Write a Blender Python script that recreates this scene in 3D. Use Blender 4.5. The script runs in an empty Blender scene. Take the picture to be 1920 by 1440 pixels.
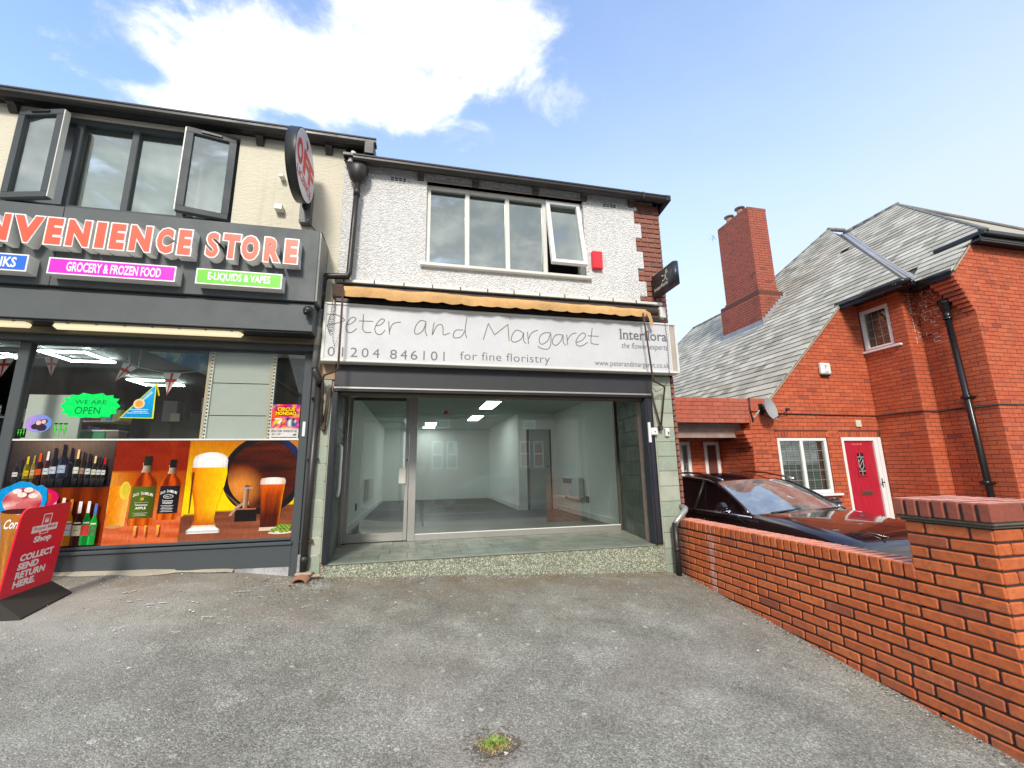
import bpy, bmesh, math, random
from mathutils import Vector, Matrix, noise
random.seed(7)
R = math.radians
C = bpy.context.scene.collection
sc = bpy.context.scene

# ------------------------------------------------------------ camera, sky, sun, exposure
# metres; the origin of z is the photographer's eye height, the two shop fronts stand on y = 0
yaw, pitch, roll = 0.2194958, 0.19387305, -0.01603757
fwd = Vector((math.sin(yaw)*math.cos(pitch), math.cos(yaw)*math.cos(pitch), math.sin(pitch)))
rt0 = Vector((math.cos(yaw), -math.sin(yaw), 0)); up0 = rt0.cross(fwd)
rt = math.cos(roll)*rt0 + math.sin(roll)*up0
upv = math.cos(roll)*up0 - math.sin(roll)*rt0
cam = bpy.data.objects.new('camera', bpy.data.cameras.new('camera'))
C.objects.link(cam)
cam.matrix_world = Matrix(((rt.x, upv.x, -fwd.x, 0), (rt.y, upv.y, -fwd.y, -5), (rt.z, upv.z, -fwd.z, 0), (0, 0, 0, 1)))
cam.data.sensor_width = 36; cam.data.lens = 36*793.574/1920
cam.data.clip_start = 0.02; cam.data.clip_end = 2000
sc.camera = cam
SUN_EL, SUN_AZ = 36, 195          # azimuth measured clockwise from +y
sd = Vector((math.sin(R(SUN_AZ))*math.cos(R(SUN_EL)), math.cos(R(SUN_AZ))*math.cos(R(SUN_EL)), math.sin(R(SUN_EL))))
w = bpy.data.worlds.new('World'); sc.world = w; w.use_nodes = True
nt = w.node_tree; nt.nodes.clear()
def wn(t, **k):
    n = nt.nodes.new(t)
    for a, b in k.items(): setattr(n, a, b)
    return n
def wmath(op, a, b=None, c=None, clamp=False):
    n = wn('ShaderNodeMath', operation=op); n.use_clamp = clamp
    for i, v in enumerate((a, b, c)):
        if v is None: continue
        if isinstance(v, (int, float)): n.inputs[i].default_value = v
        else: nt.links.new(v, n.inputs[i])
    return n.outputs[0]
sky = wn('ShaderNodeTexSky', sky_type='NISHITA'); sky.sun_disc = False
sky.sun_elevation = R(SUN_EL); sky.sun_rotation = R(SUN_AZ); sky.air_density = 1.0; sky.dust_density = 0.6; sky.ozone_density = 2.0
tc = wn('ShaderNodeTexCoord'); sp = wn('ShaderNodeSeparateXYZ'); nt.links.new(tc.outputs['Generated'], sp.inputs[0])
den = wmath('ADD', wmath('MAXIMUM', sp.outputs[2], 0.0), 0.15)
px = wmath('DIVIDE', sp.outputs[0], den); py = wmath('DIVIDE', sp.outputs[1], den)
cb = wn('ShaderNodeCombineXYZ'); nt.links.new(px, cb.inputs[0]); nt.links.new(py, cb.inputs[1])
def wnoise(scale, detail, rough=0.55, off=0.0):
    n = wn('ShaderNodeTexNoise'); n.inputs['Scale'].default_value = scale; n.inputs['Detail'].default_value = detail
    n.inputs['Roughness'].default_value = rough; n.inputs['Distortion'].default_value = 0.25
    m = wn('ShaderNodeMapping'); m.inputs['Location'].default_value = (off, off*0.7, 0)
    nt.links.new(cb.outputs[0], m.inputs[0]); nt.links.new(m.outputs[0], n.inputs['Vector']); return n.outputs['Fac']
n1 = wnoise(5.5, 12, 0.6, 3.1); n2 = wnoise(1.6, 8, 0.6, 9.4)
def blob(cx, cy, rx, ry):
    a = wmath('DIVIDE', wmath('SUBTRACT', px, cx), rx); b = wmath('DIVIDE', wmath('SUBTRACT', py, cy), ry)
    return wmath('SUBTRACT', 1.0, wmath('SQRT', wmath('ADD', wmath('MULTIPLY', a, a), wmath('MULTIPLY', b, b))))
b1 = wmath('MAXIMUM', wmath('MAXIMUM', blob(-0.27, 0.83, 0.33, 0.15), blob(0.05, 0.70, 0.31, 0.15)), blob(-0.05, 0.84, 0.22, 0.13))
b1 = wmath('MAXIMUM', b1, blob(-0.48, 0.93, 0.16, 0.08))
# cloud deck of the street side of the sky (what the windows mirror), thinning out over the roofs
deck = wmath('MULTIPLY', wmath('SUBTRACT', 0.05, py), 1.4, clamp=False)
deck = wmath('MINIMUM', deck, 0.85)
field = wmath('MAXIMUM', wmath('MULTIPLY', b1, 1.1), deck)
cov = wmath('ADD', wmath('MAXIMUM', field, -0.9), wmath('MULTIPLY', wmath('SUBTRACT', n1, 0.5), 2.9))
mask = wn('ShaderNodeMapRange'); mask.interpolation_type = 'SMOOTHSTEP'
nt.links.new(cov, mask.inputs[0]); mask.inputs[1].default_value = -0.08; mask.inputs[2].default_value = 0.80
# thin veil, denser towards the horizon and to the east
haze = wn('ShaderNodeMapRange'); nt.links.new(sp.outputs[2], haze.inputs[0]); haze.inputs[1].default_value = 0.88; haze.inputs[2].default_value = 0.0
haze.inputs[3].default_value = 0.0; haze.inputs[4].default_value = 1.0
veil = wmath('MULTIPLY', haze.outputs[0], wmath('ADD', 0.60, wmath('MULTIPLY', sp.outputs[0], 1.15)))
veil = wmath('ADD', veil, wmath('MULTIPLY', wmath('SUBTRACT', n2, 0.5), 0.45), clamp=True)
hz = wn('ShaderNodeMixRGB'); hz.inputs[2].default_value = (4.9, 5.6, 6.5, 1)
nt.links.new(veil, hz.inputs[0]); 
tint = wn('ShaderNodeMixRGB', blend_type='MULTIPLY'); tint.inputs[0].default_value = 1; tint.inputs[2].default_value = (2.9, 2.75, 2.7, 1)
nt.links.new(sky.outputs[0], tint.inputs[1]); nt.links.new(tint.outputs[0], hz.inputs[1])
cr = wn('ShaderNodeMapRange'); nt.links.new(wmath('ADD', wmath('MULTIPLY', n1, 0.6), wmath('ADD', wmath('MULTIPLY', n2, 0.4), wmath('MULTIPLY', wmath('MAXIMUM', b1, 0.0), 0.35))), cr.inputs[0]); cr.inputs[1].default_value = 0.40; cr.inputs[2].default_value = 0.60
ccol = wn('ShaderNodeMixRGB'); ccol.inputs[1].default_value = (3.9, 4.2, 4.5, 1); ccol.inputs[2].default_value = (9.0, 9.0, 9.0, 1)
nt.links.new(cr.outputs[0], ccol.inputs[0])
mx = wn('ShaderNodeMixRGB'); nt.links.new(mask.outputs[0], mx.inputs[0]); nt.links.new(hz.outputs[0], mx.inputs[1]); nt.links.new(ccol.outputs[0], mx.inputs[2])
bg = wn('ShaderNodeBackground'); bg.inputs['Strength'].default_value = 0.088
wo = wn('ShaderNodeOutputWorld'); nt.links.new(mx.outputs[0], bg.inputs[0]); nt.links.new(bg.outputs[0], wo.inputs[0])
sun = bpy.data.objects.new('sun', bpy.data.lights.new('sun', 'SUN')); C.objects.link(sun)
sun.data.energy = 1.85; sun.data.angle = R(11); sun.data.color = (1, 0.93, 0.83)
sun.rotation_euler = sd.to_track_quat('Z', 'Y').to_euler()
sc.view_settings.view_transform = 'Standard'; sc.view_settings.look = 'None'
sc.view_settings.gamma = 1; sc.view_settings.use_curve_mapping = False
sc.view_settings.exposure = 0.92
sc.cycles.max_bounces = 8; sc.cycles.transparent_max_bounces = 16; sc.cycles.use_denoising = True

# ------------------------------------------------------------ materials
def s2l(c):
    return tuple(((v/255+0.055)/1.055)**2.4 if v/255 > 0.04045 else v/255/12.92 for v in c)
MATS = {}
class NT:
    def __init__(s, m): s.t = m.node_tree; s.b = s.t.nodes['Principled BSDF']; s.out = s.t.nodes['Material Output']
    def n(s, t, **k):
        x = s.t.nodes.new(t)
        for a, b in k.items(): setattr(x, a, b)
        return x
    def l(s, a, b): s.t.links.new(a, b)
    def pos(s, scale=(1, 1, 1)):
        g = s.n('ShaderNodeNewGeometry'); m = s.n('ShaderNodeMapping'); m.inputs['Scale'].default_value = scale
        s.l(g.outputs['Position'], m.inputs[0]); return m.outputs[0]
    def noise(s, vec, scale, detail=4, rough=0.55):
        x = s.n('ShaderNodeTexNoise'); x.inputs['Scale'].default_value = scale; x.inputs['Detail'].default_value = detail
        x.inputs['Roughness'].default_value = rough; s.l(vec, x.inputs['Vector']); return x.outputs['Fac']
    def ramp(s, fac, stops):
        x = s.n('ShaderNodeValToRGB'); s.l(fac, x.inputs[0]); e = x.color_ramp.elements
        e[0].position, e[0].color = stops[0][0], (*stops[0][1], 1); e[1].position, e[1].color = stops[-1][0], (*stops[-1][1], 1)
        for p, c in stops[1:-1]:
            k = e.new(p); k.color = (*c, 1)
        return x.outputs[0]
    def mix(s, fac, a, b, bt='MIX'):
        x = s.n('ShaderNodeMixRGB', blend_type=bt)
        for i, v in enumerate((fac, a, b)):
            if isinstance(v, (int, float)): x.inputs[i].default_value = v
            elif isinstance(v, tuple): x.inputs[i].default_value = (*v, 1)
            else: s.l(v, x.inputs[i])
        return x.outputs[0]
    def math(s, op, a, b=0.0, clamp=False):
        x = s.n('ShaderNodeMath', operation=op); x.use_clamp = clamp
        for i, v in enumerate((a, b)):
            if isinstance(v, (int, float)): x.inputs[i].default_value = v
            else: s.l(v, x.inputs[i])
        return x.outputs[0]
    def rng(s, v, a, b, c=0.0, d=1.0):
        x = s.n('ShaderNodeMapRange'); s.l(v, x.inputs[0])
        for i, q in enumerate((a, b, c, d)): x.inputs[i+1].default_value = q
        return x.outputs[0]
    def bump(s, h, strength=0.3, dist=0.01):
        x = s.n('ShaderNodeBump'); x.inputs['Strength'].default_value = strength; x.inputs['Distance'].default_value = dist
        s.l(h, x.inputs['Height']); s.l(x.outputs[0], s.b.inputs['Normal']); return x
    def rnd(s):   # one random number per loose piece and per object
        a = s.n('ShaderNodeObjectInfo').outputs['Random']; b = s.n('ShaderNodeNewGeometry').outputs['Random Per Island']
        return s.math('FRACT', s.math('ADD', a, b))
def mat(name, col=(.5, .5, .5), rough=0.6, metal=0.0, fn=None, spec=None, emit=None, coat=0.0, grime=0.0):
    if name in MATS: return MATS[name]
    m = bpy.data.materials.new(name); m.use_nodes = True; t = NT(m)
    t.b.inputs['Base Color'].default_value = (*col, 1); t.b.inputs['Roughness'].default_value = rough; t.b.inputs['Metallic'].default_value = metal
    if spec is not None: t.b.inputs['Specular IOR Level'].default_value = spec
    if coat: t.b.inputs['Coat Weight'].default_value = coat; t.b.inputs['Coat Roughness'].default_value = 0.03
    if emit: t.b.inputs['Emission Color'].default_value = (*emit[0], 1); t.b.inputs['Emission Strength'].default_value = emit[1]
    if grime:
        v = t.pos(); a = t.noise(v, 3.0, 8, 0.65); b = t.noise(v, 45, 4)
        f = t.math('MULTIPLY', t.math('ADD', t.rng(a, .35, .7), t.math('MULTIPLY', t.rng(b, .4, .7), .4)), grime)
        t.l(t.mix(f, col, tuple(c*0.45+.02 for c in col)), t.b.inputs['Base Color'])
        t.l(t.rng(a, .3, .7, max(rough-.08, .05), min(rough+.12, 1)), t.b.inputs['Roughness'])
        t.bump(b, 0.12, 0.002)
    if fn: fn(t)
    MATS[name] = m; return m

def brick_fn(c1, c2, c3, dark, bump=0.5, stain=0.0):
    def f(t):
        v = t.pos(); r = t.rnd()
        base = t.ramp(r, [(0, c1), (.45, c2), (.93, c3), (1, dark)])
        a = t.noise(v, 7, 6, .6); b = t.noise(v, 130, 5, .65); c = t.noise(v, 28, 5, .6)
        col = t.mix(t.rng(c, .42, .72, 0, .5), base, dark)
        col = t.mix(t.rng(t.noise(v, 1.6, 6, .65), .56, .72, 0, .45), col, tuple(x*.5+.01 for x in dark))
        col = t.mix(t.rng(a, .5, .75, 0, .4), col, tuple(x*.55 for x in c2))
        col = t.mix(t.rng(b, .60, .68, 0, .5), col, tuple(min(1, x*1.5+.02) for x in c1))
        col = t.mix(t.rng(b, .36, .30, 0, .75), col, tuple(x*.25 for x in c2))
        if stain:
            w_ = t.noise(t.pos((1.2, 3.0, .5)), 1.6, 5, .6); fine = t.noise(v, 18, 5)
            col = t.mix(t.math('MULTIPLY', t.rng(w_, .60, .72, 0, stain), t.rng(fine, .4, .65)), col, (.55, .45, .42))
        if stain:
            g = t.n('ShaderNodeSeparateXYZ'); t.l(t.pos(), g.inputs[0]); yy = g.outputs[1]; d = t.math('ABSOLUTE', t.math('ADD', yy, .66))
            m_ = t.math('MULTIPLY', t.rng(d, .09, .0), t.rng(t.noise(t.pos((9, 9, 1.4)), 2.2, 6, .7), .42, .62), clamp=True)
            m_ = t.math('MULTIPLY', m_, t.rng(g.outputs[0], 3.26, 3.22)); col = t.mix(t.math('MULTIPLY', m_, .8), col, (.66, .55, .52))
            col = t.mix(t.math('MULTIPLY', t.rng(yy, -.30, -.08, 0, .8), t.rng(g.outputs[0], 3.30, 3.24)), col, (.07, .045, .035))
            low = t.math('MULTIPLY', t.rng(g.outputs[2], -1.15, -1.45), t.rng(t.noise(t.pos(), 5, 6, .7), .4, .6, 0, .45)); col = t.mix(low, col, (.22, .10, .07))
        t.l(col, t.b.inputs['Base Color']); t.b.inputs['Roughness'].default_value = .82
        t.bump(t.mix(.5, b, c), bump, 0.004)
    return f
M_BRICK = mat('red engineering brick', fn=brick_fn((.68, .185, .055), (.55, .125, .032), (.62, .15, .042), (.24, .065, .04), .7, .6))
M_HBRICK = mat('bright red facing brick', fn=brick_fn((.62, .145, .055), (.50, .10, .040), (.56, .122, .047), (.28, .065, .04), .35))
M_CBRICK = mat('chimney brick', fn=brick_fn((.40, .11, .07), (.36, .09, .055), (.42, .11, .065), (.2, .07, .05), .4))
M_OBRICK = mat('old shop brick', fn=brick_fn((.30, .12, .08), (.27, .10, .07), (.33, .13, .09), (.13, .075, .065), .6))
M_CAPB = mat('dull purple cap brick', fn=brick_fn((.34, .10, .06), (.30, .075, .045), (.34, .09, .055), (.15, .06, .045), .5))
M_SKYTOP = mat('brick painted skylit', fn=brick_fn((.78, .40, .32), (.74, .36, .28), (.78, .40, .31), (.55, .25, .2), .4))  # paler brick colour with the skylight on upward faces painted in
def mortar_fn(a_, b_):
    def f(t):
        v = t.pos(); n_ = t.noise(v, 9, 6, .65); m_ = t.noise(v, 160, 3)
        t.l(t.mix(t.rng(n_, .35, .7), a_, b_), t.b.inputs['Base Color']); t.b.inputs['Roughness'].default_value = .95; t.bump(m_, .5, .003)
    return f
M_MORTAR = mat('dark weathered mortar', fn=mortar_fn((.04, .028, .026), (.075, .05, .042)))
M_HMORTAR = mat('black ash mortar', fn=mortar_fn((.16, .05, .035), (.11, .04, .03)))
M_LMORTAR = mat('pale mortar', fn=mortar_fn((.30, .21, .18), (.42, .30, .26)))
def render_fn(c, dash, bumpy, streak):
    def f(t):
        v = t.pos(); fine = t.n('ShaderNodeTexVoronoi'); fine.inputs['Scale'].default_value = dash; t.l(v, fine.inputs['Vector'])
        big = t.noise(v, 1.3, 6, .6); st = t.noise(t.pos((7, 7, .6)), 1.2, 6, .65); nn = t.noise(v, dash*.7, 4, .7)
        h = t.math('ADD', t.rng(fine.outputs['Distance'], 0, .7, 1, 0), nn)
        col = t.mix(t.rng(nn, .52, .30, 0, .55), c, tuple(x*.42 for x in c))
        col = t.mix(t.rng(big, .45, .8, 0, .22), col, tuple(x*y for x, y in zip(c, (.72, .70, .62))))
        col = t.mix(t.math('MULTIPLY', t.rng(st, .55, .75), streak), col, tuple(x*.45 for x in c))
        t.l(col, t.b.inputs['Base Color']); t.b.inputs['Roughness'].default_value = .9; t.bump(h, bumpy, .012)
    return f
M_DASH = mat('white painted pebbledash', fn=render_fn((.75, .76, .76), 50, .9, .22))
def cream_fn(t):
    v = t.pos((1, 1, 3.2)); a = t.noise(v, 14, 7, .65); b = t.noise(t.pos(), 1.1, 5); st = t.noise(t.pos((9, 9, .5)), 1.0, 5)
    col = t.mix(t.rng(b, .4, .75, 0, .4), (.70, .66, .53), (.57, .54, .44))
    col = t.mix(t.rng(a, .42, .28, 0, .35), col, (.40, .37, .29)); col = t.mix(t.rng(st, .6, .8, 0, .25), col, (.33, .28, .2))
    t.l(col, t.b.inputs['Base Color']); t.b.inputs['Roughness'].default_value = .85; t.bump(a, .75, .015)
M_CREAM = mat('cream textured masonry paint', fn=cream_fn)
def asphalt_fn(t):
    v = t.pos()
    vo = t.n('ShaderNodeTexVoronoi'); vo.inputs['Scale'].default_value = 125; t.l(v, vo.inputs['Vector'])
    vo2 = t.n('ShaderNodeTexVoronoi'); vo2.inputs['Scale'].default_value = 38; t.l(v, vo2.inputs['Vector'])
    sep = t.n('ShaderNodeSeparateColor'); t.l(vo.outputs['Color'], sep.inputs[0])
    sep2 = t.n('ShaderNodeSeparateColor'); t.l(vo2.outputs['Color'], sep2.inputs[0])
    big = t.noise(v, .75, 7, .62); mid = t.noise(v, 3.2, 7, .65); fine = t.noise(v, 55, 5, .7)
    base = t.mix(t.rng(big, .36, .64), (.225, .222, .193), (.31, .306, .268))
    base = t.mix(t.rng(mid, .52, .68, 0, .6), base, (.43, .43, .385))
    base = t.mix(t.rng(mid, .46, .34, 0, .6), base, (.165, .156, .128))
    st = t.ramp(sep.outputs[0], [(0, (.55, .55, .54)), (.45, (.92, .92, .91)), (.85, (1.2, 1.2, 1.16)), (1, (1.75, 1.72, 1.62))])
    base = t.mix(1.0, base, st, 'MULTIPLY')
    base = t.mix(t.rng(sep2.outputs[1], .993, .997, 0, .7), base, (.62, .60, .55))
    base = t.mix(t.rng(fine, .38, .28, 0, .8), base, (.03, .028, .024))
    # moss and wash-down silt gathers against the shop step; pinkish paint residue in front of it
    g = t.n('ShaderNodeSeparateXYZ'); t.l(v, g.inputs[0])
    near = t.rng(g.outputs[1], -1.3, -.15)
    br = t.math('MULTIPLY', near, t.rng(t.noise(v, 2.3, 6, .7), .36, .60, 0, .85), clamp=True)
    base = t.mix(br, base, (.205, .16, .10))
    pk = t.math('MULTIPLY', t.rng(t.noise(v, .9, 4, .5), .52, .66), .33)
    base = t.mix(pk, base, (.33, .27, .245))
    left = t.math('MULTIPLY', t.rng(g.outputs[0], -1.0, -2.6), t.rng(t.noise(v, 1.4, 5), .40, .62, .1, .7))
    base = t.mix(left, base, (.46, .455, .42))
    t.l(base, t.b.inputs['Base Color']); t.b.inputs['Roughness'].default_value = .9
    h = t.math('ADD', t.rng(vo.outputs['Distance'], 0, .7, 1, 0), t.math('MULTIPLY', fine, 1.6)); t.bump(h, .6, .006)
M_ASPH = mat('worn asphalt', fn=asphalt_fn)
def terrazzo_fn(t):
    v = t.pos(); vo = t.n('ShaderNodeTexVoronoi'); vo.inputs['Scale'].default_value = 110; t.l(v, vo.inputs['Vector'])
    s_ = t.n('ShaderNodeSeparateColor'); t.l(vo.outputs['Color'], s_.inputs[0]); big = t.noise(v, 2, 6, .6)
    col = t.ramp(s_.outputs[0], [(0, (.10, .115, .08)), (.45, (.19, .215, .155)), (.75, (.36, .39, .29)), (1, (.66, .66, .55))])
    col = t.mix(t.rng(big, .5, .75, 0, .4), col, (.13, .14, .11)); t.l(col, t.b.inputs['Base Color']); t.b.inputs['Roughness'].default_value = .7
    t.bump(s_.outputs[1], .3, .003)
M_TERR = mat('green speckled terrazzo', fn=terrazzo_fn)
def tile_fn(a_, b_, c_):
    def f(t):
        r = t.rnd(); v = t.pos(); n_ = t.noise(v, 5, 7, .65); m_ = t.noise(v, 60, 4)
        col = t.ramp(r, [(0, a_), (.5, b_), (1, c_)]); col = t.mix(t.rng(n_, .45, .72, 0, .5), col, tuple(x*.55 for x in b_))
        col = t.mix(t.rng(m_, .55, .7, 0, .3), col, tuple(min(x*1.5, 1) for x in a_))
        t.l(col, t.b.inputs['Base Color']); t.l(t.rng(n_, .3, .7, .3, .6), t.b.inputs['Roughness']); t.bump(m_, .15, .003)
    return f
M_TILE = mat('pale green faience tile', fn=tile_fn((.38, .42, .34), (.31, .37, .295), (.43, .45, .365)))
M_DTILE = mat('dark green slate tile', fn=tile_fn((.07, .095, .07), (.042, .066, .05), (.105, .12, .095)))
M_FTILE = mat('grey green floor tile', fn=tile_fn((.22, .25, .20), (.16, .19, .16), (.27, .28, .22)))
def slate_fn(t):
    r = t.rnd(); v = t.pos(); n_ = t.noise(v, 1.1, 6, .6); m_ = t.noise(v, 24, 5, .65)
    col = t.ramp(r, [(0, (.36, .345, .28)), (.35, (.47, .445, .375)), (.7, (.60, .57, .49)), (1, (.27, .255, .20))])
    col = t.mix(t.rng(n_, .48, .75, 0, .4), col, (.24, .235, .19)); col = t.mix(t.rng(m_, .55, .72, 0, .5), col, (.48, .46, .39))
    t.l(col, t.b.inputs['Base Color']); t.b.inputs['Roughness'].default_value = .85; t.b.inputs['Specular IOR Level'].default_value = .25; t.bump(m_, .3, .004)
M_SLATE = mat('weathered green slate', fn=slate_fn)
M_LEAD = mat('lead flashing', (.34, .35, .38), .5, grime=.5)
M_ANTH = mat('anthracite powder coat', (.07, .082, .09), .55, spec=.3, grime=.25)
M_BAND = mat('charcoal fascia panel', (.10, .115, .12), .5, spec=.3, grime=.3)
M_GUT = mat('brown black upvc', (.022, .020, .020), .38, grime=.3)
M_GUTL = mat('grey upvc pipe', (.20, .20, .19), .35, grime=.4)
M_BLACK = mat('black paint', (.012, .012, .014), .4, grime=.2)
M_DARKBLUE = mat('dark blue black guide rail', (.018, .021, .035), .45, grime=.4)
M_SHUT = mat('shutter box textured black', (.032, .034, .042), .5, fn=None, grime=.6)
M_WHITE = mat('white upvc', (.80, .81, .80), .3, grime=.08)
M_OLDW = mat('aged white upvc', (.74, .74, .69), .4, grime=.22)
M_ALU = mat('brushed aluminium', (.60, .59, .56), .38, .75, grime=.25)
M_ALUB = mat('anodised bronze tarnish', (.16, .14, .11), .4, .6, grime=.3)
M_STEEL = mat('rusty steel', (.11, .062, .042), .75, .3, grime=.7)
M_RUST = mat('rust stain', (.38, .19, .08), .9)
M_SIGN = mat('white acrylic sign face', (.62, .635, .66), .45, grime=.2)
M_GREY = mat('grey lettering', (.14, .135, .15), .5)
M_INK = mat('thin grey ink line', (.17, .155, .16), .6)
M_ORANGE = mat('orange acrylic', (.86, .085, .035), .4, emit=((.95, .10, .04), .06))
M_LW = mat('white acrylic letter edge', (.86, .80, .80), .4)
M_LSIDE = mat('white painted letter return', (.84, .84, .80), .4, grime=.12)
M_MAG = mat('magenta panel', (.80, .0, .50), .4, emit=((.80, .0, .50), .1))
M_GRN = mat('lime green panel', (.13, .58, .015), .4)
M_BLU = mat('blue panel', (.0, .13, .66), .4)
M_CANVAS = mat('amber awning canvas', (.72, .42, .16), .8, grime=.6)
M_RED = mat('red alarm box', (.74, .025, .04), .35)
M_NAVY = mat('navy sign case', (.020, .028, .038), .35, grime=.2)
M_CREAMW = mat('cream print', (.72, .66, .50), .6)
M_INTW = mat('shop interior paint', (.82, .86, .83), .7, grime=.05)
M_CEIL = mat('shop ceiling', (.50, .60, .54), .8, grime=.05)
M_LAMP = mat('ceiling light panel', (.9, .95, 1), .5, emit=((.92, .98, 1.0), 9.0))
M_LED = mat('led tube', (1, 1, 1), .5, emit=((.85, 1.0, .97), 8.0))
M_WARM = mat('warm batten diffuser', (.80, .72, .52), .4, emit=((1.0, .84, .52), .42))
def wood_fn(t):
    r = t.rnd(); n_ = t.noise(t.pos((18, 1.6, 1)), 3, 7, .65)
    col = t.ramp(r, [(0, (.045, .032, .026)), (.5, (.07, .052, .043)), (1, (.10, .082, .07))])
    col = t.mix(t.rng(n_, .4, .7, 0, .5), col, (.045, .034, .03)); t.l(col, t.b.inputs['Base Color']); t.b.inputs['Roughness'].default_value = .42
M_WOOD = mat('dark laminate plank', fn=wood_fn)
def glass(name, tint, refl, ior=1.5, dirt_sheen=0.0):
    m = bpy.data.materials.new(name); m.use_nodes = True; t = NT(m); t.t.nodes.remove(t.b)
    tr = t.n('ShaderNodeBsdfTransparent'); tr.inputs[0].default_value = (*tint, 1)
    gl = t.n('ShaderNodeBsdfGlossy'); gl.inputs['Roughness'].default_value = 0.0; gl.inputs[0].default_value = (.95, 1, .98, 1)
    fr = t.n('ShaderNodeLayerWeight'); fr.inputs[0].default_value = .5; f0 = ((ior-1)/(ior+1))**2
    f = t.math('ADD', t.math('MULTIPLY', t.math('POWER', fr.outputs['Facing'], 5.0), 1-f0), f0+refl, clamp=True)
    mxs = t.n('ShaderNodeMixShader'); t.l(f, mxs.inputs[0]); t.l(tr.outputs[0], mxs.inputs[1]); t.l(gl.outputs[0], mxs.inputs[2])
    last = mxs.outputs[0]
    if dirt_sheen:
        df = t.n('ShaderNodeBsdfDiffuse'); df.inputs[0].default_value = (.7, .72, .7, 1)
        d = t.rng(t.noise(t.pos((3, 3, 1)), 1.5, 7, .7), .4, .75, dirt_sheen*.3, dirt_sheen)
        m2 = t.n('ShaderNodeMixShader'); t.l(d, m2.inputs[0]); t.l(last, m2.inputs[1]); t.l(df.outputs[0], m2.inputs[2]); last = m2.outputs[0]
    t.l(last, t.out.inputs[0]); MATS[name] = m; return m
G_SHOP = glass('shop window glass', (.93, .965, .93), .085, 1.5, .03)
G_UP = glass('upper window glass', (.70, .77, .75), .24, 1.5, .03)
G_CONV = glass('store window glass', (.96, .98, .96), .0, 1.45, .02)
G_HOUSE = glass('house window glass', (.8, .85, .82), .08, 1.5, .02)
G_CAR = glass('car glass', (.16, .17, .17), .42, 1.5, .34)  # heavy whitish diffuse mix paints a pale sky reflection into the glass
M_NET = mat('net curtain', (.62, .64, .60), .9, grime=.1)
M_NETL = mat('lilac blind', (.52, .50, .58), .9)
M_DARKIN = mat('dark room', (.03, .033, .032), .9)

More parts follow.
